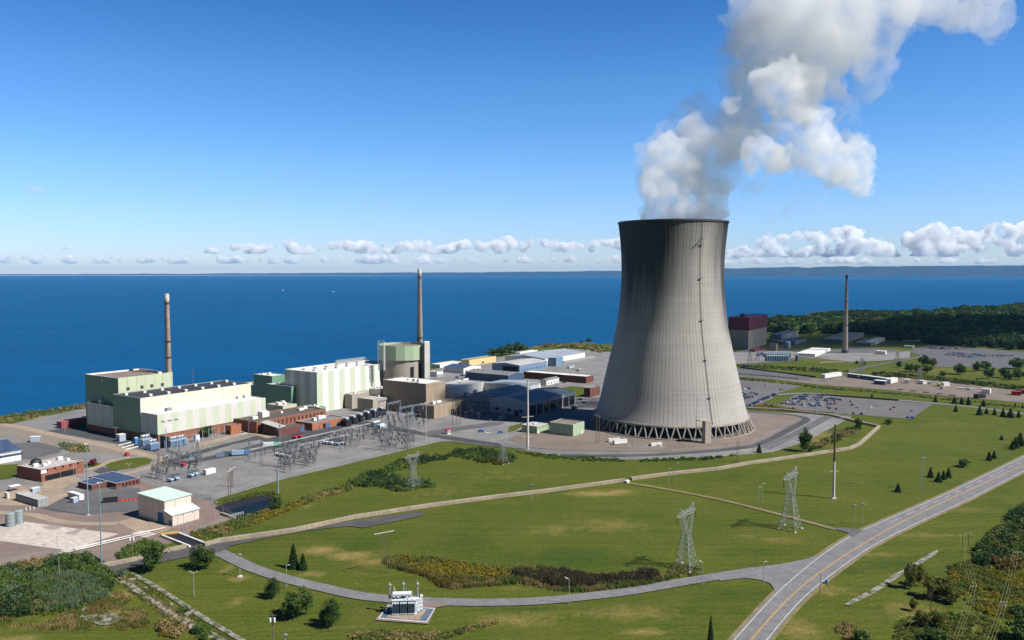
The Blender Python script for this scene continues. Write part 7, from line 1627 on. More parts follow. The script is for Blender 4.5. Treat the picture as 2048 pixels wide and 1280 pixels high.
CONL = [(1871, 804, 790), (1909, 807, 792), (1922.7, 808, 793.5), (1937, 809.5, 792), (1967, 812.6, 798), (1911.4, 823.5, 809), (1958.8, 830, 810), (1973, 827.5, 815), (1989, 830, 815.5), (2006, 833, 815), (2020.5, 835, 814.5), (2037, 835, 820), (2030, 813, 805), (2045, 816, 808), (1743.8, 794, 786), (1861, 954.7, 933), (1877, 963.7, 943), (1887, 959, 940), (1897, 955, 934), (1796, 984, 965), (1978, 921, 902), (1988, 917, 900), (2003, 880, 869), (2024.6, 899, 880), (2031, 896, 872), (2040, 892, 864), (1518, 905, 886)]
CONN = ['conifer standing left at the end of the yard road', 'conifer of the upper row, first of three', 'conifer of the upper row, second of three', 'conifer of the upper row, third of three', 'conifer alone right of the upper three', 'thin conifer below the yard road, alone', 'largest conifer of the lower row', 'small conifer right of the largest in the lower row', 'third conifer of the lower row from the left', 'fourth conifer of the lower row, wide', 'fifth conifer of the lower row, tall', 'last slim conifer of the lower row', 'small conifer above the end of the lower row', 'small conifer at the right picture edge', 'tiny conifer on grass above the middle car park', 'conifer left of the tight trio near the highway', 'front conifer of the tight trio near the highway', 'middle conifer of the tight trio near the highway', 'rear conifer of the tight trio near the highway', 'lone conifer with a shadow below the wooden pole pair', 'left conifer of a pair by the highway bend', 'right conifer of a pair by the highway bend', 'small conifer on the open lawn at right', 'front conifer in the dark clump at the right edge', 'middle conifer in the dark clump at the right edge', 'tall conifer in the dark clump at the right edge', 'small conifer beside the tower ring road fence']
for k, (px, py, top) in enumerate(CONL): plant(con[k % 3], px, py, top, (py - top) * (.85 if k % 3 == 1 else .7), CONN[k])
for px, py, top, w, rep, lab in ((1610, 903, 858, 30, mid[2], 'tall dark tree on the slope right of the tower'), (1622, 903, 892, 12, mid[0], 'small bush beside the tall dark tree on the slope'), (1716, 856, 836, 16, mid[2], 'dark tree at the bend of the barrier wall'), (1777, 848, 838, 18, mid[1], 'low round bush on the lawn under the car park'), (1927.6, 934, 918, 25, mid[1], 'round tree on the lawn between conifer groups'),
      (1821.6, 1177, 1128, 28, amb[0], 'slim olive tree beside the broken concrete strip'), (1840, 1172, 1133, 28, amb[1], 'yellowish tree right of the slim olive tree'), (1868, 1196, 1155, 46, amb[0], 'big olive tree in the lower right clearing'), (1893, 1200, 1160, 44, amb[1], 'big amber tree at the right of the clearing group'), (1905, 1208, 1182, 30, amb[0], 'low amber tree in front of the clearing group'), (1827, 1222, 1198, 17, amb[1], 'small lone tree with a long shadow in the clearing'),
      (1843.5, 1255, 1222, 34, amb[0], 'round amber bush in the lower right corner'), (1872, 1255, 1222, 34, amb[1], 'olive bush beside the round amber bush'), (1868, 1285, 1258, 44, mid[1], 'dark bush under the amber bushes at the lower edge'), (2040, 1232, 1212, 44, mid[0], 'dark bush at the right edge above the lowest thicket'), (2046, 1282, 1236, 60, mid[1], 'dark thicket tree in the lower right corner'), (1722, 1290, 1262, 40, mid[0], 'dark bush cut by the lower edge beside the highway'),
      (985, 711, 697, 24, mid[0], 'low shore tree left of the taller pair by the lake'), (1003, 711, 693, 26, mid[1], 'middle shore tree behind the yellow warehouse'), (1018, 709, 687, 22, mid[2], 'taller shore tree behind the yellow warehouse'), (1036, 706, 684, 26, mid[1], 'tallest shore tree by the lake'), (1047, 704, 690, 18, mid[0], 'right shore tree by the lake'), (1178, 684, 677, 18, mid[1], 'lone bush on the shore point left of the tower'), (1163, 685, 680, 9, mid[0], 'tiny bush on the shore point'),
      (1470, 675, 660, 18, amb[1], 'yellow green tree right of the maroon reactor building')):
    plant(rep, px if px != 1470 else 1546, py if px != 1470 else 668, top if px != 1470 else 646, w if px != 1470 else 24, lab)
def bare_tree():
    P = G(1861, 1226); h = ZT(P, 1172); t = thing('bare_tree', 'leafless thin tree in the lower right clearing', 'tree', P); b = MB(); r = random.Random(2); b.bar(tuple(P), tuple(P + UP * h * .8), .16, 0, 6, w2=.06)
    for k in range(26):
        z = h * r.uniform(.35, .8); a = r.uniform(0, 6.28); l = (h - z) * .55 * r.uniform(.6, 1.1); q = P + UP * z; e = q + Vector((math.cos(a) * l * .6, math.sin(a) * l * .6, l)); b.bar(tuple(q), tuple(e), .05, 0, 4, w2=.02)
        for j in range(3): f = q + (e - q) * r.uniform(.4, .9); b.bar(tuple(f), tuple(f + Vector((r.uniform(-.6, .6), r.uniform(-.6, .6), r.uniform(.4, 1)))), .025, 0, 4, w2=.01)
    b.build('branches', 'bark', t)
bare_tree()
def scrub(name, px, mats, wts, n, h=(1.0, 3.0), rad=(1.0, 2.2), per=46, lsz=.42, seed=1, upright=False, bald=.0):
    """a tangle nobody could count: one object of many leaf-sized faces in bushes of uneven size"""
    W_ = [(p.x, p.y) for p in poly_px(px)]; r = random.Random(seed); b = MB(); xs = [p[0] for p in W_]; ys = [p[1] for p in W_]; k = 0; tries = 0
    while k < n and tries < n * 30:
        tries += 1; x, y = r.uniform(min(xs), max(xs)), r.uniform(min(ys), max(ys))
        if not inside(x, y, W_): continue
        nz = mnoise.noise(Vector((x * .06, y * .06, seed)))
        if nz < bald - .5 and r.random() < .8: continue
        k += 1; hh = r.uniform(*h) * (1 + .6 * nz); rr = r.uniform(*rad); mi = r.choices(range(len(mats)), wts)[0]
        if r.random() < .72:                                   # the same plants stand together
            q_ = min(.999, max(0, .5 + 1.1 * mnoise.noise(Vector((x * .045, y * .045, seed + 9))))) * sum(wts); mi = 0
            while mi < len(wts) - 1 and q_ > wts[mi]: q_ -= wts[mi]; mi += 1
        for j in range(per):
            if upright:
                c = Vector((x + r.gauss(0, rr * .5), y + r.gauss(0, rr * .5), 0)); t = hh * r.uniform(.6, 1.1); dx, dy = r.uniform(-.15, .15) * t, r.uniform(-.15, .15) * t; w = lsz * .35; a = r.uniform(0, 3.14); ox, oy = math.cos(a) * w, math.sin(a) * w; q = len(b.v)
                b.v.extend([(c.x - ox, c.y - oy, 0), (c.x + ox, c.y + oy, 0), (c.x + ox * .5 + dx, c.y + oy * .5 + dy, t), (c.x - ox * .5 + dx, c.y - oy * .5 + dy, t)]); b.f.append((q, q + 1, q + 2, q + 3)); b.m.append(mi if r.random() < .92 else r.randrange(len(mats))); b.uv.append([(0, 0)] * 4)
            else:
                d = Vector((r.gauss(0, 1), r.gauss(0, 1), abs(r.gauss(0, 1)))); d.normalize(); k2 = r.uniform(.55, 1.0); leaf(b, Vector((x + d.x * rr * k2, y + d.y * rr * k2, .1 + d.z * hh * k2)), lsz, mi if r.random() < .93 else r.randrange(len(mats)), r, .6)
    return tag(b.build(name, mats), kind='stuff')
SC = ['leaf_green', 'leaf_dark', 'leaf_olive', 'leaf_grey', 'leaf_gold', 'leaf_tan', 'leaf_cattail', 'leaf_amber']
scrub('undergrowth', [(-40, 1140), (0, 1136), (110, 1114), (176, 1114), (205, 1134), (235, 1165), (218, 1195), (150, 1225), (70, 1232), (0, 1220), (-40, 1215)], ['leaf_olive', 'leaf_green', 'leaf_grey', 'leaf_dark', 'leaf_tan'], (4, 4, 3, 4, 1), 1000, (.5, 3.0), (.7, 1.9), 60, .29, 3)
scrub('undergrowth', [(120, 1125), (176, 1116), (205, 1136), (232, 1168), (180, 1180), (130, 1150)], ['leaf_green', 'leaf_dark', 'leaf_olive'], (5, 3, 2), 64, (2.5, 6), (1.0, 2.3), 130, .31, 8)
scrub('undergrowth', [(-40, 1205), (60, 1210), (85, 1228), (20, 1238), (-40, 1235)], ['leaf_dark', 'leaf_conifer', 'leaf_olive'], (5, 3, 2), 60, (1.5, 4.5), (1.1, 2.1), 120, .31, 12)
scrub('reeds', [(60, 1162), (120, 1150), (215, 1168), (210, 1195), (150, 1222), (90, 1226)], ['leaf_grey', 'leaf_green', 'leaf_olive', 'leaf_tan'], (5, 3, 2, 1), 380, (1.5, 3.6), (.8, 1.6), 60, .3, 51, True)
scrub('dry_weeds', [(-40, 1232), (90, 1232), (160, 1222), (215, 1195), (240, 1185), (290, 1222), (300, 1260), (200, 1262), (60, 1258), (-40, 1250)], ['leaf_tan', 'leaf_olive', 'leaf_amber'], (5, 3, 2), 420, (.4, 1.3), (.8, 1.8), 26, .30, 4, True, .35)
scrub('dry_weeds', [(318, 1250), (350, 1246), (372, 1262), (350, 1278), (322, 1272)], ['leaf_tan', 'leaf_olive', 'leaf_gold'], (5, 3, 1), 50, (1.4, 3.0), (1, 2), 60, .36, 5)
scrub('undergrowth', [(236, 1146), (262, 1150), (330, 1196), (420, 1252), (480, 1296), (420, 1296), (330, 1235), (255, 1180)], ['leaf_olive', 'leaf_green', 'leaf_tan'], (3, 3, 3), 330, (.3, 1.1), (.6, 1.4), 24, .28, 6, True, .3)
for k, (px, py, s) in enumerate(((240, 1152, 2.6), (366, 1226, 2.2), (396, 1264, 2.2), (413, 1276, 2.0))):
    scrub('bush', [(px - 7, py - 3), (px + 8, py - 4), (px + 9, py + 3), (px - 6, py + 4)], ['leaf_green', 'leaf_grey', 'leaf_dark'], (5, 3, 2), 12, (s, s * 1.4), (.9, 1.6), 90, .34, 40 + k)
scrub('undergrowth', [(232, 1106), (262, 1092), (290, 1082), (315, 1090), (345, 1102), (322, 1112), (270, 1122), (240, 1122)], ['leaf_green', 'leaf_olive', 'leaf_gold'], (5, 3, 1), 190, (.8, 2.2), (.9, 1.8), 46, .36, 7)
scrub('undergrowth', [(380, 1068), (470, 1040), (490, 1034), (560, 1015), (640, 985), (700, 968), (705, 980), (620, 1005), (560, 1030), (490, 1056), (430, 1078), (400, 1078)], ['leaf_gold', 'leaf_olive', 'leaf_green', 'leaf_tan'], (3, 4, 3, 2), 520, (.7, 2.0), (.9, 1.9), 38, .36, 9)
scrub('undergrowth', [(432, 1008), (455, 1000), (500, 990), (545, 983), (560, 990), (500, 996), (450, 1008)], ['leaf_olive', 'leaf_green', 'leaf_gold'], (4, 4, 2), 130, (.6, 1.6), (.8, 1.5), 34, .36, 13)
scrub('bushes', [(700, 962), (730, 948), (790, 935), (800, 938), (770, 950), (820, 955), (868, 962), (872, 972), (850, 980), (800, 983), (745, 975), (712, 972)], ['leaf_dark', 'leaf_green', 'leaf_olive', 'leaf_grey'], (5, 4, 2, 1), 250, (.8, 3.4), (1.0, 2.5), 90, .36, 10)
scrub('bushes', [(770, 935), (800, 922), (862, 912), (905, 908), (900, 918), (850, 926), (800, 940)], ['leaf_dark', 'leaf_olive', 'leaf_green'], (4, 3, 3), 80, (1.2, 2.8), (1.4, 2.4), 60, .5, 15)
scrub('bushes', [(895, 905), (940, 897), (1000, 899), (1030, 912), (1033, 924), (1000, 930), (960, 925), (915, 915)], ['leaf_dark', 'leaf_green', 'leaf_olive', 'leaf_amber'], (5, 3, 2, 1), 230, (.8, 3.2), (1.0, 2.5), 90, .38, 11)
scrub('undergrowth', [(1030, 903), (1100, 911), (1200, 917), (1300, 919), (1430, 914), (1500, 908), (1420, 920), (1290, 924), (1180, 922), (1080, 916)], ['leaf_olive', 'leaf_green', 'leaf_dark'], (3, 3, 3), 230, (.5, 1.6), (.9, 1.8), 36, .45, 16)
scrub('undergrowth', [(1600, 898), (1640, 884), (1690, 862), (1720, 850), (1722, 858), (1690, 876), (1640, 897), (1610, 903)], ['leaf_olive', 'leaf_dark', 'leaf_tan'], (3, 3, 2), 150, (.8, 2.4), (1.0, 2.2), 44, .5, 17)
scrub('goldenrod', [(768, 1118), (800, 1112), (860, 1116), (930, 1130), (1012, 1138), (1030, 1150), (1005, 1160), (940, 1160), (880, 1172), (870, 1160), (840, 1145), (790, 1138), (770, 1130)], ['leaf_gold', 'leaf_olive', 'leaf_amber', 'leaf_tan'], (6, 3, 2, 1), 700, (.9, 2.0), (.9, 1.6), 40, .30, 18)
scrub('cattails', [(775, 1128), (800, 1140), (850, 1152), (885, 1175), (900, 1175), (980, 1165), (940, 1158), (880, 1156), (830, 1142), (790, 1126)], ['leaf_amber', 'leaf_olive', 'leaf_tan'], (5, 3, 2), 260, (1.0, 2.2), (.9, 1.5), 34, .3, 19, True)
scrub('cattails', [(1018, 1146), (1045, 1137), (1090, 1139), (1150, 1150), (1185, 1156), (1290, 1148), (1320, 1152), (1300, 1164), (1230, 1170), (1190, 1174), (1120, 1176), (1060, 1163)], ['leaf_cattail', 'leaf_cattail', 'leaf_olive', 'leaf_tan'], (6, 3, 2, 1), 640, (1.6, 2.8), (.9, 1.6), 52, .32, 20, True)
scrub('reeds', [(885, 1172), (940, 1166), (1030, 1156), (1060, 1165), (1120, 1178), (1185, 1177), (1310, 1160), (1340, 1150), (1345, 1158), (1290, 1172), (1180, 1184), (1110, 1182), (1040, 1168), (960, 1174), (900, 1180)], ['leaf_olive', 'leaf_green', 'leaf_tan'], (4, 3, 3), 300, (.8, 1.8), (.8, 1.4), 36, .3, 21, True)
scrub('dry_weeds', [(1330, 1140), (1360, 1128), (1400, 1138), (1395, 1152), (1350, 1155)], ['leaf_tan', 'leaf_olive', 'leaf_amber'], (4, 3, 2), 70, (.5, 1.5), (.8, 1.4), 34, .3, 22)
scrub('dry_weeds', [(700, 1268), (760, 1262), (880, 1268), (960, 1250), (1000, 1244), (900, 1276), (800, 1284), (700, 1280)], ['leaf_tan', 'leaf_olive', 'leaf_green'], (3, 4, 2), 240, (.4, 1.3), (.8, 1.5), 28, .28, 24)
scrub('undergrowth', [(1960, 1095), (1985, 1070), (2035, 1038), (2090, 1030), (2090, 1140), (1990, 1142), (1950, 1128)], ['leaf_dark', 'leaf_green', 'leaf_olive', 'leaf_conifer', 'leaf_amber'], (4, 2, 2, 3, 1), 330, (2.4, 5.0), (1.6, 3.0), 96, .46, 25)
scrub('undergrowth', [(2010, 1040), (2048, 1015), (2110, 1010), (2110, 1045), (2050, 1060)], ['leaf_dark', 'leaf_green', 'leaf_olive'], (4, 2, 3), 120, (2.2, 4.6), (1.6, 2.8), 90, .46, 26)
scrub('goldenrod', [(1895, 1135), (1940, 1122), (1960, 1138), (2048, 1148), (2100, 1150), (2100, 1260), (2030, 1240), (1960, 1225), (1925, 1195), (1900, 1160)], ['leaf_olive', 'leaf_gold', 'leaf_green', 'leaf_amber'], (5, 3, 3, 2), 900, (.5, 1.6), (.9, 1.9), 30, .32, 27)
scrub('dry_weeds', [(1800, 1240), (1900, 1225), (1960, 1232), (2040, 1262), (2040, 1300), (1780, 1300)], ['leaf_olive', 'leaf_green', 'leaf_tan', 'leaf_gold'], (5, 3, 1, 1), 480, (.5, 1.6), (.8, 1.8), 30, .3, 28)
scrub('dry_weeds', [(1665, 1250), (1690, 1245), (1740, 1268), (1760, 1296), (1700, 1296)], ['leaf_tan', 'leaf_olive'], (3, 2), 80, (.6, 1.6), (.8, 1.5), 30, .3, 29)
scrub('undergrowth', [(-60, 842), (0, 833), (90, 820), (175, 808), (180, 815), (90, 832), (0, 848), (-60, 858)], ['leaf_olive', 'leaf_tan', 'leaf_green'], (4, 3, 2), 320, (.6, 2.2), (1.0, 2.2), 30, .55, 30)
scrub('undergrowth', [(1440, 727), (1500, 731), (1600, 735), (1700, 742), (1690, 748), (1600, 742), (1500, 736), (1440, 732)], ['leaf_olive', 'leaf_dark', 'leaf_green'], (3, 3, 3), 220, (.8, 2.4), (1.4, 2.8), 28, .8, 32)
scrub('undergrowth', [(1745, 745), (1800, 748), (1900, 758), (2060, 776), (2060, 784), (1900, 766), (1800, 756), (1745, 754)], ['leaf_dark', 'leaf_olive', 'leaf_gold'], (5, 3, 1), 380, (1.2, 3.0), (1.4, 3.0), 30, .8, 33)
scrub('undergrowth', [(1485, 815), (1530, 808), (1560, 816), (1620, 823), (1650, 829), (1560, 822), (1500, 820)], ['leaf_tan', 'leaf_olive', 'leaf_amber'], (4, 3, 2), 170, (.5, 1.4), (1.0, 2.0), 26, .5, 34)
scrub('undergrowth', [(1440, 752), (1540, 761), (1640, 773), (1750, 782), (1900, 797), (2060, 815), (2060, 820), (1900, 802), (1750, 786), (1640, 777), (1540, 766), (1440, 757)], ['leaf_olive', 'leaf_green', 'leaf_dark'], (4, 3, 2), 300, (.4, 1.2), (1.0, 2.2), 22, .6, 35)
scrub('undergrowth', [(1075, 690), (1130, 686), (1200, 690), (1225, 700), (1200, 706), (1150, 697), (1080, 696)], ['leaf_olive', 'leaf_tan', 'leaf_dark'], (3, 3, 3), 220, (.8, 3), (1.4, 3), 28, .9, 36)
scrub('undergrowth', [(115, 885), (175, 893), (178, 905), (150, 905), (120, 896)], ['leaf_olive', 'leaf_tan', 'leaf_grey'], (3, 3, 3), 120, (.6, 1.8), (.9, 1.8), 28, .45, 37)

# forest beyond the far station: one wood of crowns, each an uneven lump of small faces
def forest():
    edge = [(1540, 668), (1562, 672), (1600, 668), (1660, 672), (1700, 676), (1740, 674), (1770, 680), (1830, 684), (1900, 692), (1980, 698), (2048, 703), (2160, 708), (2400, 690), (2300, 606), (2060, 619), (1960, 626), (1850, 634), (1700, 636), (1640, 640), (1600, 646), (1568, 652), (1545, 660)]
    gap = [(1585, 672), (1640, 668), (1720, 668), (1790, 674), (1770, 680), (1700, 677), (1620, 677)]
    W_ = [(p.x, p.y) for p in poly_px(edge)]; Gp = [(p.x, p.y) for p in poly_px(gap)]; r = random.Random(77); b = MB(); xs = [p[0] for p in W_]; ys = [p[1] for p in W_]
    protos = []
    for s in range(6):
        rr = random.Random(s); q = MB()
        for k in range(150):
            d = Vector((rr.gauss(0, 1), rr.gauss(0, 1), rr.gauss(.25, 1))); d.normalize(); bump = 1 + .28 * mnoise.noise(d * 2.2 + Vector((s * 7, 0, 0))); leaf(q, Vector((d.x * .55 * bump, d.y * .55 * bump, .55 + d.z * .46 * bump)), .155, 0, rr, 0.3)
        protos.append(np.array(q.v))
    V = []; M = []; n = 0; tries = 0
    while n < 3600 and tries < 200000:
        tries += 1; x, y = r.uniform(min(xs), max(xs)), r.uniform(min(ys), min(max(ys), 3600))
        if not inside(x, y, W_) or inside(x, y, Gp): continue
        if y > 1900 and r.random() < .35: continue
        nz = mnoise.noise(Vector((x * .006, y * .006, 4))); h = 15 * r.uniform(.75, 1.25) * (1 + .35 * nz) + (5 if y > 1500 else 0); w = h * r.uniform(.75, 1.1); p = protos[r.randrange(6)]; a = r.uniform(0, 6.28); ca2, sa2 = math.cos(a), math.sin(a)
        X = (p[:, 0] * ca2 - p[:, 1] * sa2) * w + x; Y = (p[:, 0] * sa2 + p[:, 1] * ca2) * w + y; Z = p[:, 2] * h
        V.append(np.stack([X, Y, Z], 1)); mi = r.choices(range(4), (6, 3, 5, .6))[0]; M.append(np.full(len(p) // 4, mi)); n += 1
    V = np.concatenate(V).astype(np.float32); M = np.concatenate(M).astype(np.int32); nf = len(V) // 4
    me = bpy.data.meshes.new('forest'); me.vertices.add(len(V)); me.vertices.foreach_set('co', V.ravel()); me.loops.add(nf * 4); me.loops.foreach_set('vertex_index', np.arange(nf * 4, dtype=np.int32)); me.polygons.add(nf); me.polygons.foreach_set('loop_start', np.arange(0, nf * 4, 4, dtype=np.int32)); me.update(calc_edges=True)
    for k in ('leaf_dark', 'leaf_green', 'leaf_conifer', 'leaf_amber'): me.materials.append(MATS[k])
    me.polygons.foreach_set('material_index', M)
    tag(link('forest', me), kind='stuff')
forest()

# ------------------------------------------------------------------ steam plume, clouds
def AT(px, py, D):
    dx, up = (px - 1024) / FPX, (640 - py) / FPX; d = Vector((dx, ca + up * sa, -sa + up * ca)); return d * (D / d.y) + Vector((0, 0, CAM_H))
def puffs(name, balls, m, voxel, seed, kids_=7, amp=.22, freq=1.0, flat=None, parent=None, grand=4):
    """billows: balls sprouting smaller balls, fused into one closed skin and roughened; filled with even vapour"""
    r = random.Random(seed); allb = []
    for c, rad in balls:
        allb.append((c, rad))
        for i in range(kids_):
            d = Vector((r.gauss(0, 1), r.gauss(0, 1), r.gauss(.15, 1))); d.normalize(); r2 = rad * r.uniform(.28, .55); c2 = c + d * (rad * r.uniform(.72, .98)); allb.append((c2, r2))
            for j in range(grand): e = Vector((r.gauss(0, 1), r.gauss(0, 1), r.gauss(.1, 1))); e.normalize(); allb.append((c2 + (e + d * .6) * r2 * .8, r2 * r.uniform(.3, .55)))
    iv, jf = ico(2); V = []; F = []; k = 0
    for c, rad in allb:
        V.append(iv * rad + np.array(c[:])); F += [[q + k for q in f] for f in jf]; k += len(iv)
    V = np.concatenate(V)
    if flat is not None: V[:, 2] = np.maximum(V[:, 2], flat + (V[:, 2] - flat) * .12)
    me = bpy.data.meshes.new(name); me.from_pydata(V.tolist(), [], F); o = bpy.data.objects.new(name, me); COL.objects.link(o)
    md = o.modifiers.new('r', 'REMESH'); md.mode = 'VOXEL'; md.voxel_size = voxel; md.use_smooth_shade = True
    dg = bpy.context.evaluated_depsgraph_get(); new = bpy.data.meshes.new_from_object(o.evaluated_get(dg)); o.modifiers.clear(); o.data = new; bpy.data.meshes.remove(me); new.name = name
    sc = freq / (sum(b[1] for b in balls) / len(balls)); A = amp * sum(b[1] for b in balls) / len(balls); n = len(new.vertices)
    co = np.empty(n * 3, np.float32); no = np.empty(n * 3, np.float32); new.vertices.foreach_get('co', co); new.vertices.foreach_get('normal', no); co = co.reshape(-1, 3); no = no.reshape(-1, 3)
    dsp = np.array([mnoise.noise(Vector(p) * sc * 1.6) + .55 * mnoise.noise(Vector(p) * sc * 4.1) + .3 * mnoise.noise(Vector(p) * sc * 9.0) for p in co.tolist()], np.float32)
    new.vertices.foreach_set('co', (co + no * (A * dsp)[:, None]).ravel()); new.update()
    new.materials.clear(); new.materials.append(MATS[m])
    if parent is not None: o.parent = parent
    return o
def plume():
    D0 = TW.y; k = 2.415
    def B(l, dy=0.0, jit=14, seed=1, grow=1.0):
        r = random.Random(seed); return [(AT(1200 + x / k, y / k, D0 + dy + r.uniform(-jit, jit)), rr * grow / k / FPX * D0) for x, y, rr in l]
    dense = [(250, 1075, 60), (350, 1075, 95), (450, 1075, 80), (540, 1075, 40), (290, 1010, 80), (400, 1010, 110), (520, 1010, 70), (400, 910, 110), (300, 930, 85), (240, 900, 60), (270, 860, 70), (480, 940, 90), (560, 990, 55), (560, 1050, 45), (545, 940, 60), (380, 830, 80), (320, 720, 70), (260, 740, 40), (250, 800, 45), (430, 800, 55)]
    mid_ = [(610, 670, 48), (680, 690, 65), (760, 730, 70), (840, 770, 65), (900, 740, 70), (980, 740, 75), (1060, 770, 75), (1140, 800, 85), (1220, 810, 90), (1250, 860, 55), (1270, 760, 55), (1190, 880, 38), (830, 400, 70), (900, 420, 90), (980, 430, 85), (1030, 470, 55), (800, 460, 55), (900, 540, 70), (960, 600, 75), (1040, 620, 75), (1080, 680, 60), (640, 510, 36), (860, 620, 45), (1110, 550, 25)]
    top = [(1250, 60, 150), (1330, 200, 110), (1320, 330, 85), (1300, 410, 65), (1300, 465, 36), (1240, 280, 75), (1400, 40, 120), (1500, 30, 90), (1600, 30, 85), (1700, 60, 75), (1790, 80, 75), (1870, 120, 65), (1890, 180, 42), (1930, 60, 70), (1560, 100, 42), (1820, -20, 110), (1380, -80, 150), (1600, -80, 140), (1100, -60, 160)]
    veil = [(340, 650, 75), (300, 800, 110), (230, 830, 55), (200, 900, 38), (260, 720, 60), (420, 600, 85), (470, 500, 62), (540, 620, 105), (640, 560, 90), (420, 740, 110), (540, 800, 90), (640, 850, 60), (680, 430, 100), (720, 300, 120), (760, 170, 130), (700, 110, 80), (660, 220, 60), (740, 40, 100), (860, 100, 150), (900, 260, 130), (1000, 150, 160), (1050, 320, 90), (1120, 60, 170), (1180, 220, 100), (1150, 420, 50), (860, -40, 150), (780, 560, 80), (1220, 520, 36), (1225, 600, 36), (1230, 680, 40), (1180, 640, 30), (760, 900, 40), (700, 920, 34)]
    wisp = [(690, 1000, 30), (760, 1030, 34), (830, 1050, 34), (900, 1020, 32), (950, 970, 32), (1010, 930, 32), (1060, 1000, 24), (1090, 940, 26)]
    t = thing('steam_plume', 'billowing white steam plume rising from the cooling tower and drifting right', 'steam', TW + UP * 165)
    def part(nm, bl, m, vx, sd, **kw):
        o = puffs(nm, [(c - t.location, r_) for c, r_ in bl], m, vx, sd, parent=t, **kw); return o
    part('base_billow', B(dense, 0, 10, 1, 1.08), 'steam', 1.6, 1, kids_=9, amp=.10)
    part('middle_billow', B(mid_, -22, 12, 2, 1.16), 'steam', 1.7, 2, kids_=9, amp=.10)
    part('upper_billow', B(top, -6, 22, 3, 1.1), 'steam_mid', 2.4, 3, kids_=9, amp=.12)
    part('thin_veil', B(veil, 34, 14, 4, 1.12), 'steam_thin', 2.4, 4, kids_=8, amp=.14)
    gap = [(480, 880, 80), (560, 860, 70), (520, 780, 80), (470, 690, 80), (560, 710, 75), (400, 660, 60), (610, 610, 80), (700, 590, 75), (760, 650, 60), (700, 480, 80), (680, 390, 70), (760, 340, 85), (720, 230, 90), (820, 290, 95), (760, 120, 110), (900, 320, 95), (860, 170, 130), (1000, 330, 95), (1090, 420, 75), (1000, 180, 150), (860, 30, 150), (1130, 560, 50), (1175, 690, 60), (1170, 480, 46), (1100, 300, 110), (980, 520, 80), (600, 790, 70), (520, 940, 60), (600, 900, 45), (440, 620, 70), (360, 680, 50), (660, 720, 60)]
    part('linking_billow', B(gap, 22, 12, 6), 'steam_soft', 2.2, 6, kids_=8, amp=.14)
    part('wisp', B(wisp, 20, 8, 5), 'steam_wisp', 2.0, 5, kids_=6, amp=.4)
vapour('steam_mid', 0.034, 0.040, 0.34, 0.62); vapour('steam_wisp', 0.022, 0.06, 0.40, 0.66); vapour('steam_soft', 0.070, 0.04, 0.30, 0.62)
plume()
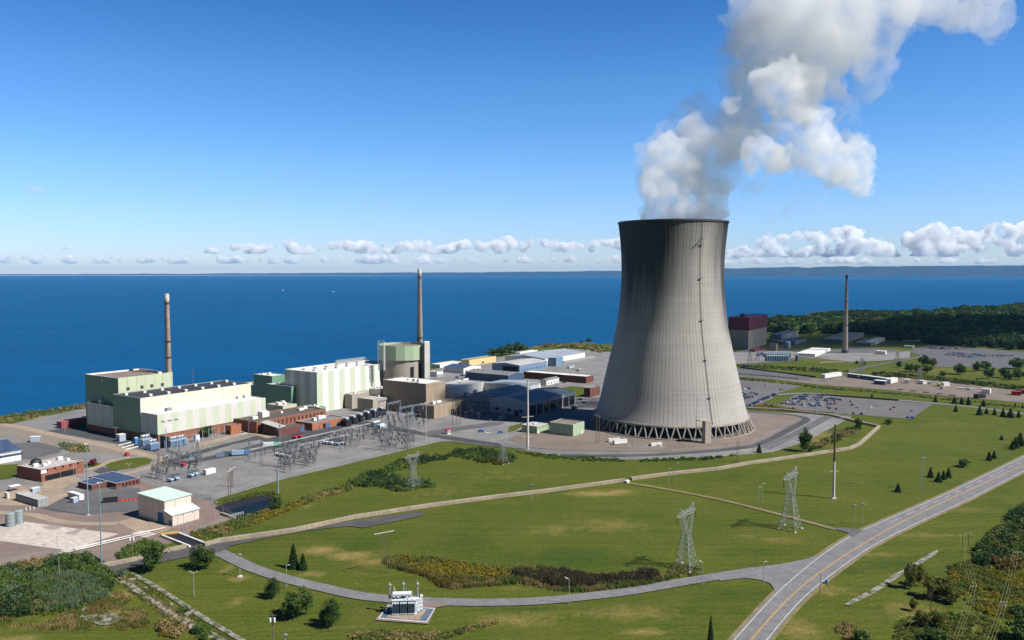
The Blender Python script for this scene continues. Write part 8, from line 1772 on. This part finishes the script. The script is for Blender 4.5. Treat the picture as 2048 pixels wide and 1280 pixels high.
def clouds():
    rr = random.Random(3); D = 22000
    def bank(nm, row, m, D, sd, voxel, base, amp=.25, kids_=7):
        bl = []
        for x, y, rx in row:
            for j in range(3): bl.append((AT(x + rr.uniform(-.6, .6) * rx, y + rr.uniform(-.1, .45) * rx, D + rr.uniform(-900, 900)), rx * rr.uniform(.38, .62) / FPX * D))
        return tag(puffs(nm, bl, m, voxel, sd, kids_, amp, flat=AT(1024, base, D).z), kind='stuff')
    def row(tops, step):           # cumulus heads follow a wandering skyline
        out = []; x = tops[0][0]
        while x < tops[-1][0]:
            yt = float(np.interp(x, [p[0] for p in tops], [p[1] for p in tops])); r_ = rr.uniform(.5, 1.3) * step * .9; out.append((x, yt + r_ * .7, r_)); x += step * (rr.uniform(.4, 1.0) if rr.random() < .9 else rr.uniform(1.2, 1.8))
        return out
    R1 = [(1452, 500), (1500, 478), (1540, 458), (1580, 462), (1620, 455), (1660, 458), (1700, 444), (1750, 462), (1790, 484), (1830, 452), (1880, 440), (1920, 452), (1950, 458), (1985, 438), (2060, 442), (2160, 450)]
    bank('clouds', row(R1, 24) + [(x, y + 26, rx) for x, y, rx in row(R1, 34)], 'cloud', D, 1, 80, 513)
    R2 = [(430, 492), (480, 488), (530, 492), (578, 478), (610, 492), (690, 483), (740, 481), (780, 490), (832, 481), (880, 492), (928, 476), (970, 488), (1012, 474), (1040, 486), (1085, 474), (1130, 482), (1170, 484), (1208, 473), (1300, 480)]
    bank('clouds', [(x, y - 3, rx * 1.15) for x, y, rx in row(R2, 17)], 'cloud', 26000, 2, 65, 507)
    low = [(x + rr.uniform(-14, 14), 519 + rr.uniform(-5, 4), rr.uniform(8, 20)) for x in range(-40, 1300, 22)] + [(x, 524 + rr.uniform(-5, 5), rr.uniform(11, 22)) for x in range(1440, 2120, 26)]
    bank('clouds', low, 'cloud_thin', 30000, 3, 70, 527, .3, 5)
    # the fair-weather cloud, out of the picture, whose shade lies over the far station and wood
    sh = [(330, 1400, 95), (430, 1430, 105), (530, 1460, 110), (640, 1480, 110), (760, 1560, 140), (900, 1680, 150), (1050, 1850, 170), (1000, 1600, 110)]
    tag(puffs('clouds', [(Vector((x, y, 0)) + sun_dir * (1300 / sun_dir.z), r_) for x, y, r_ in sh], 'cloud_low', 26, 14, 6, .25), kind='stuff')
    o = puffs('small_cloud', [(AT(x, y, 9000), r_ / FPX * 9000) for x, y, r_ in ((48, 378, 6), (58, 377, 8), (70, 380, 8), (82, 381, 6), (96, 382, 4), (64, 383, 5))], 'cloud_thin', 9, 6, 5, .4)
    tag(o, 'small lone grey cloud in the clear sky at far left', 'cloud')
    for k, (x, y, r_) in enumerate(((92, 498, 5), (132, 497, 7), (385, 496, 8), (52, 486, 4))):
        o = puffs('small_cloud', [(AT(x + j * r_ * .9, y + rr.uniform(-1, 1), 18000), r_ * .6 / FPX * 18000) for j in (-1, 0, 1)], 'cloud_thin', 22, 9 + k, 5, .4)
        tag(o, ('tiny grey cloud, left of two close together above the horizon', 'tiny grey cloud, right of two close together above the horizon', 'tiny grey cloud left of the long cumulus bank', 'tiny highest grey cloud at the far left above the horizon')[k], 'cloud')
clouds()

# ------------------------------------------------------------------ the air between here and the far shore
volume_material('air', 1.5e-5, (0.22, 0.58, 1.0))
b = MB(); P_ = [(-46000, -3000), (46000, -3000), (46000, 34000), (-46000, 34000)]
b.prism(P_, -13.0, 352.0, 0, 0, True, True)
tag(b.build('haze', 'air'), kind='stuff')
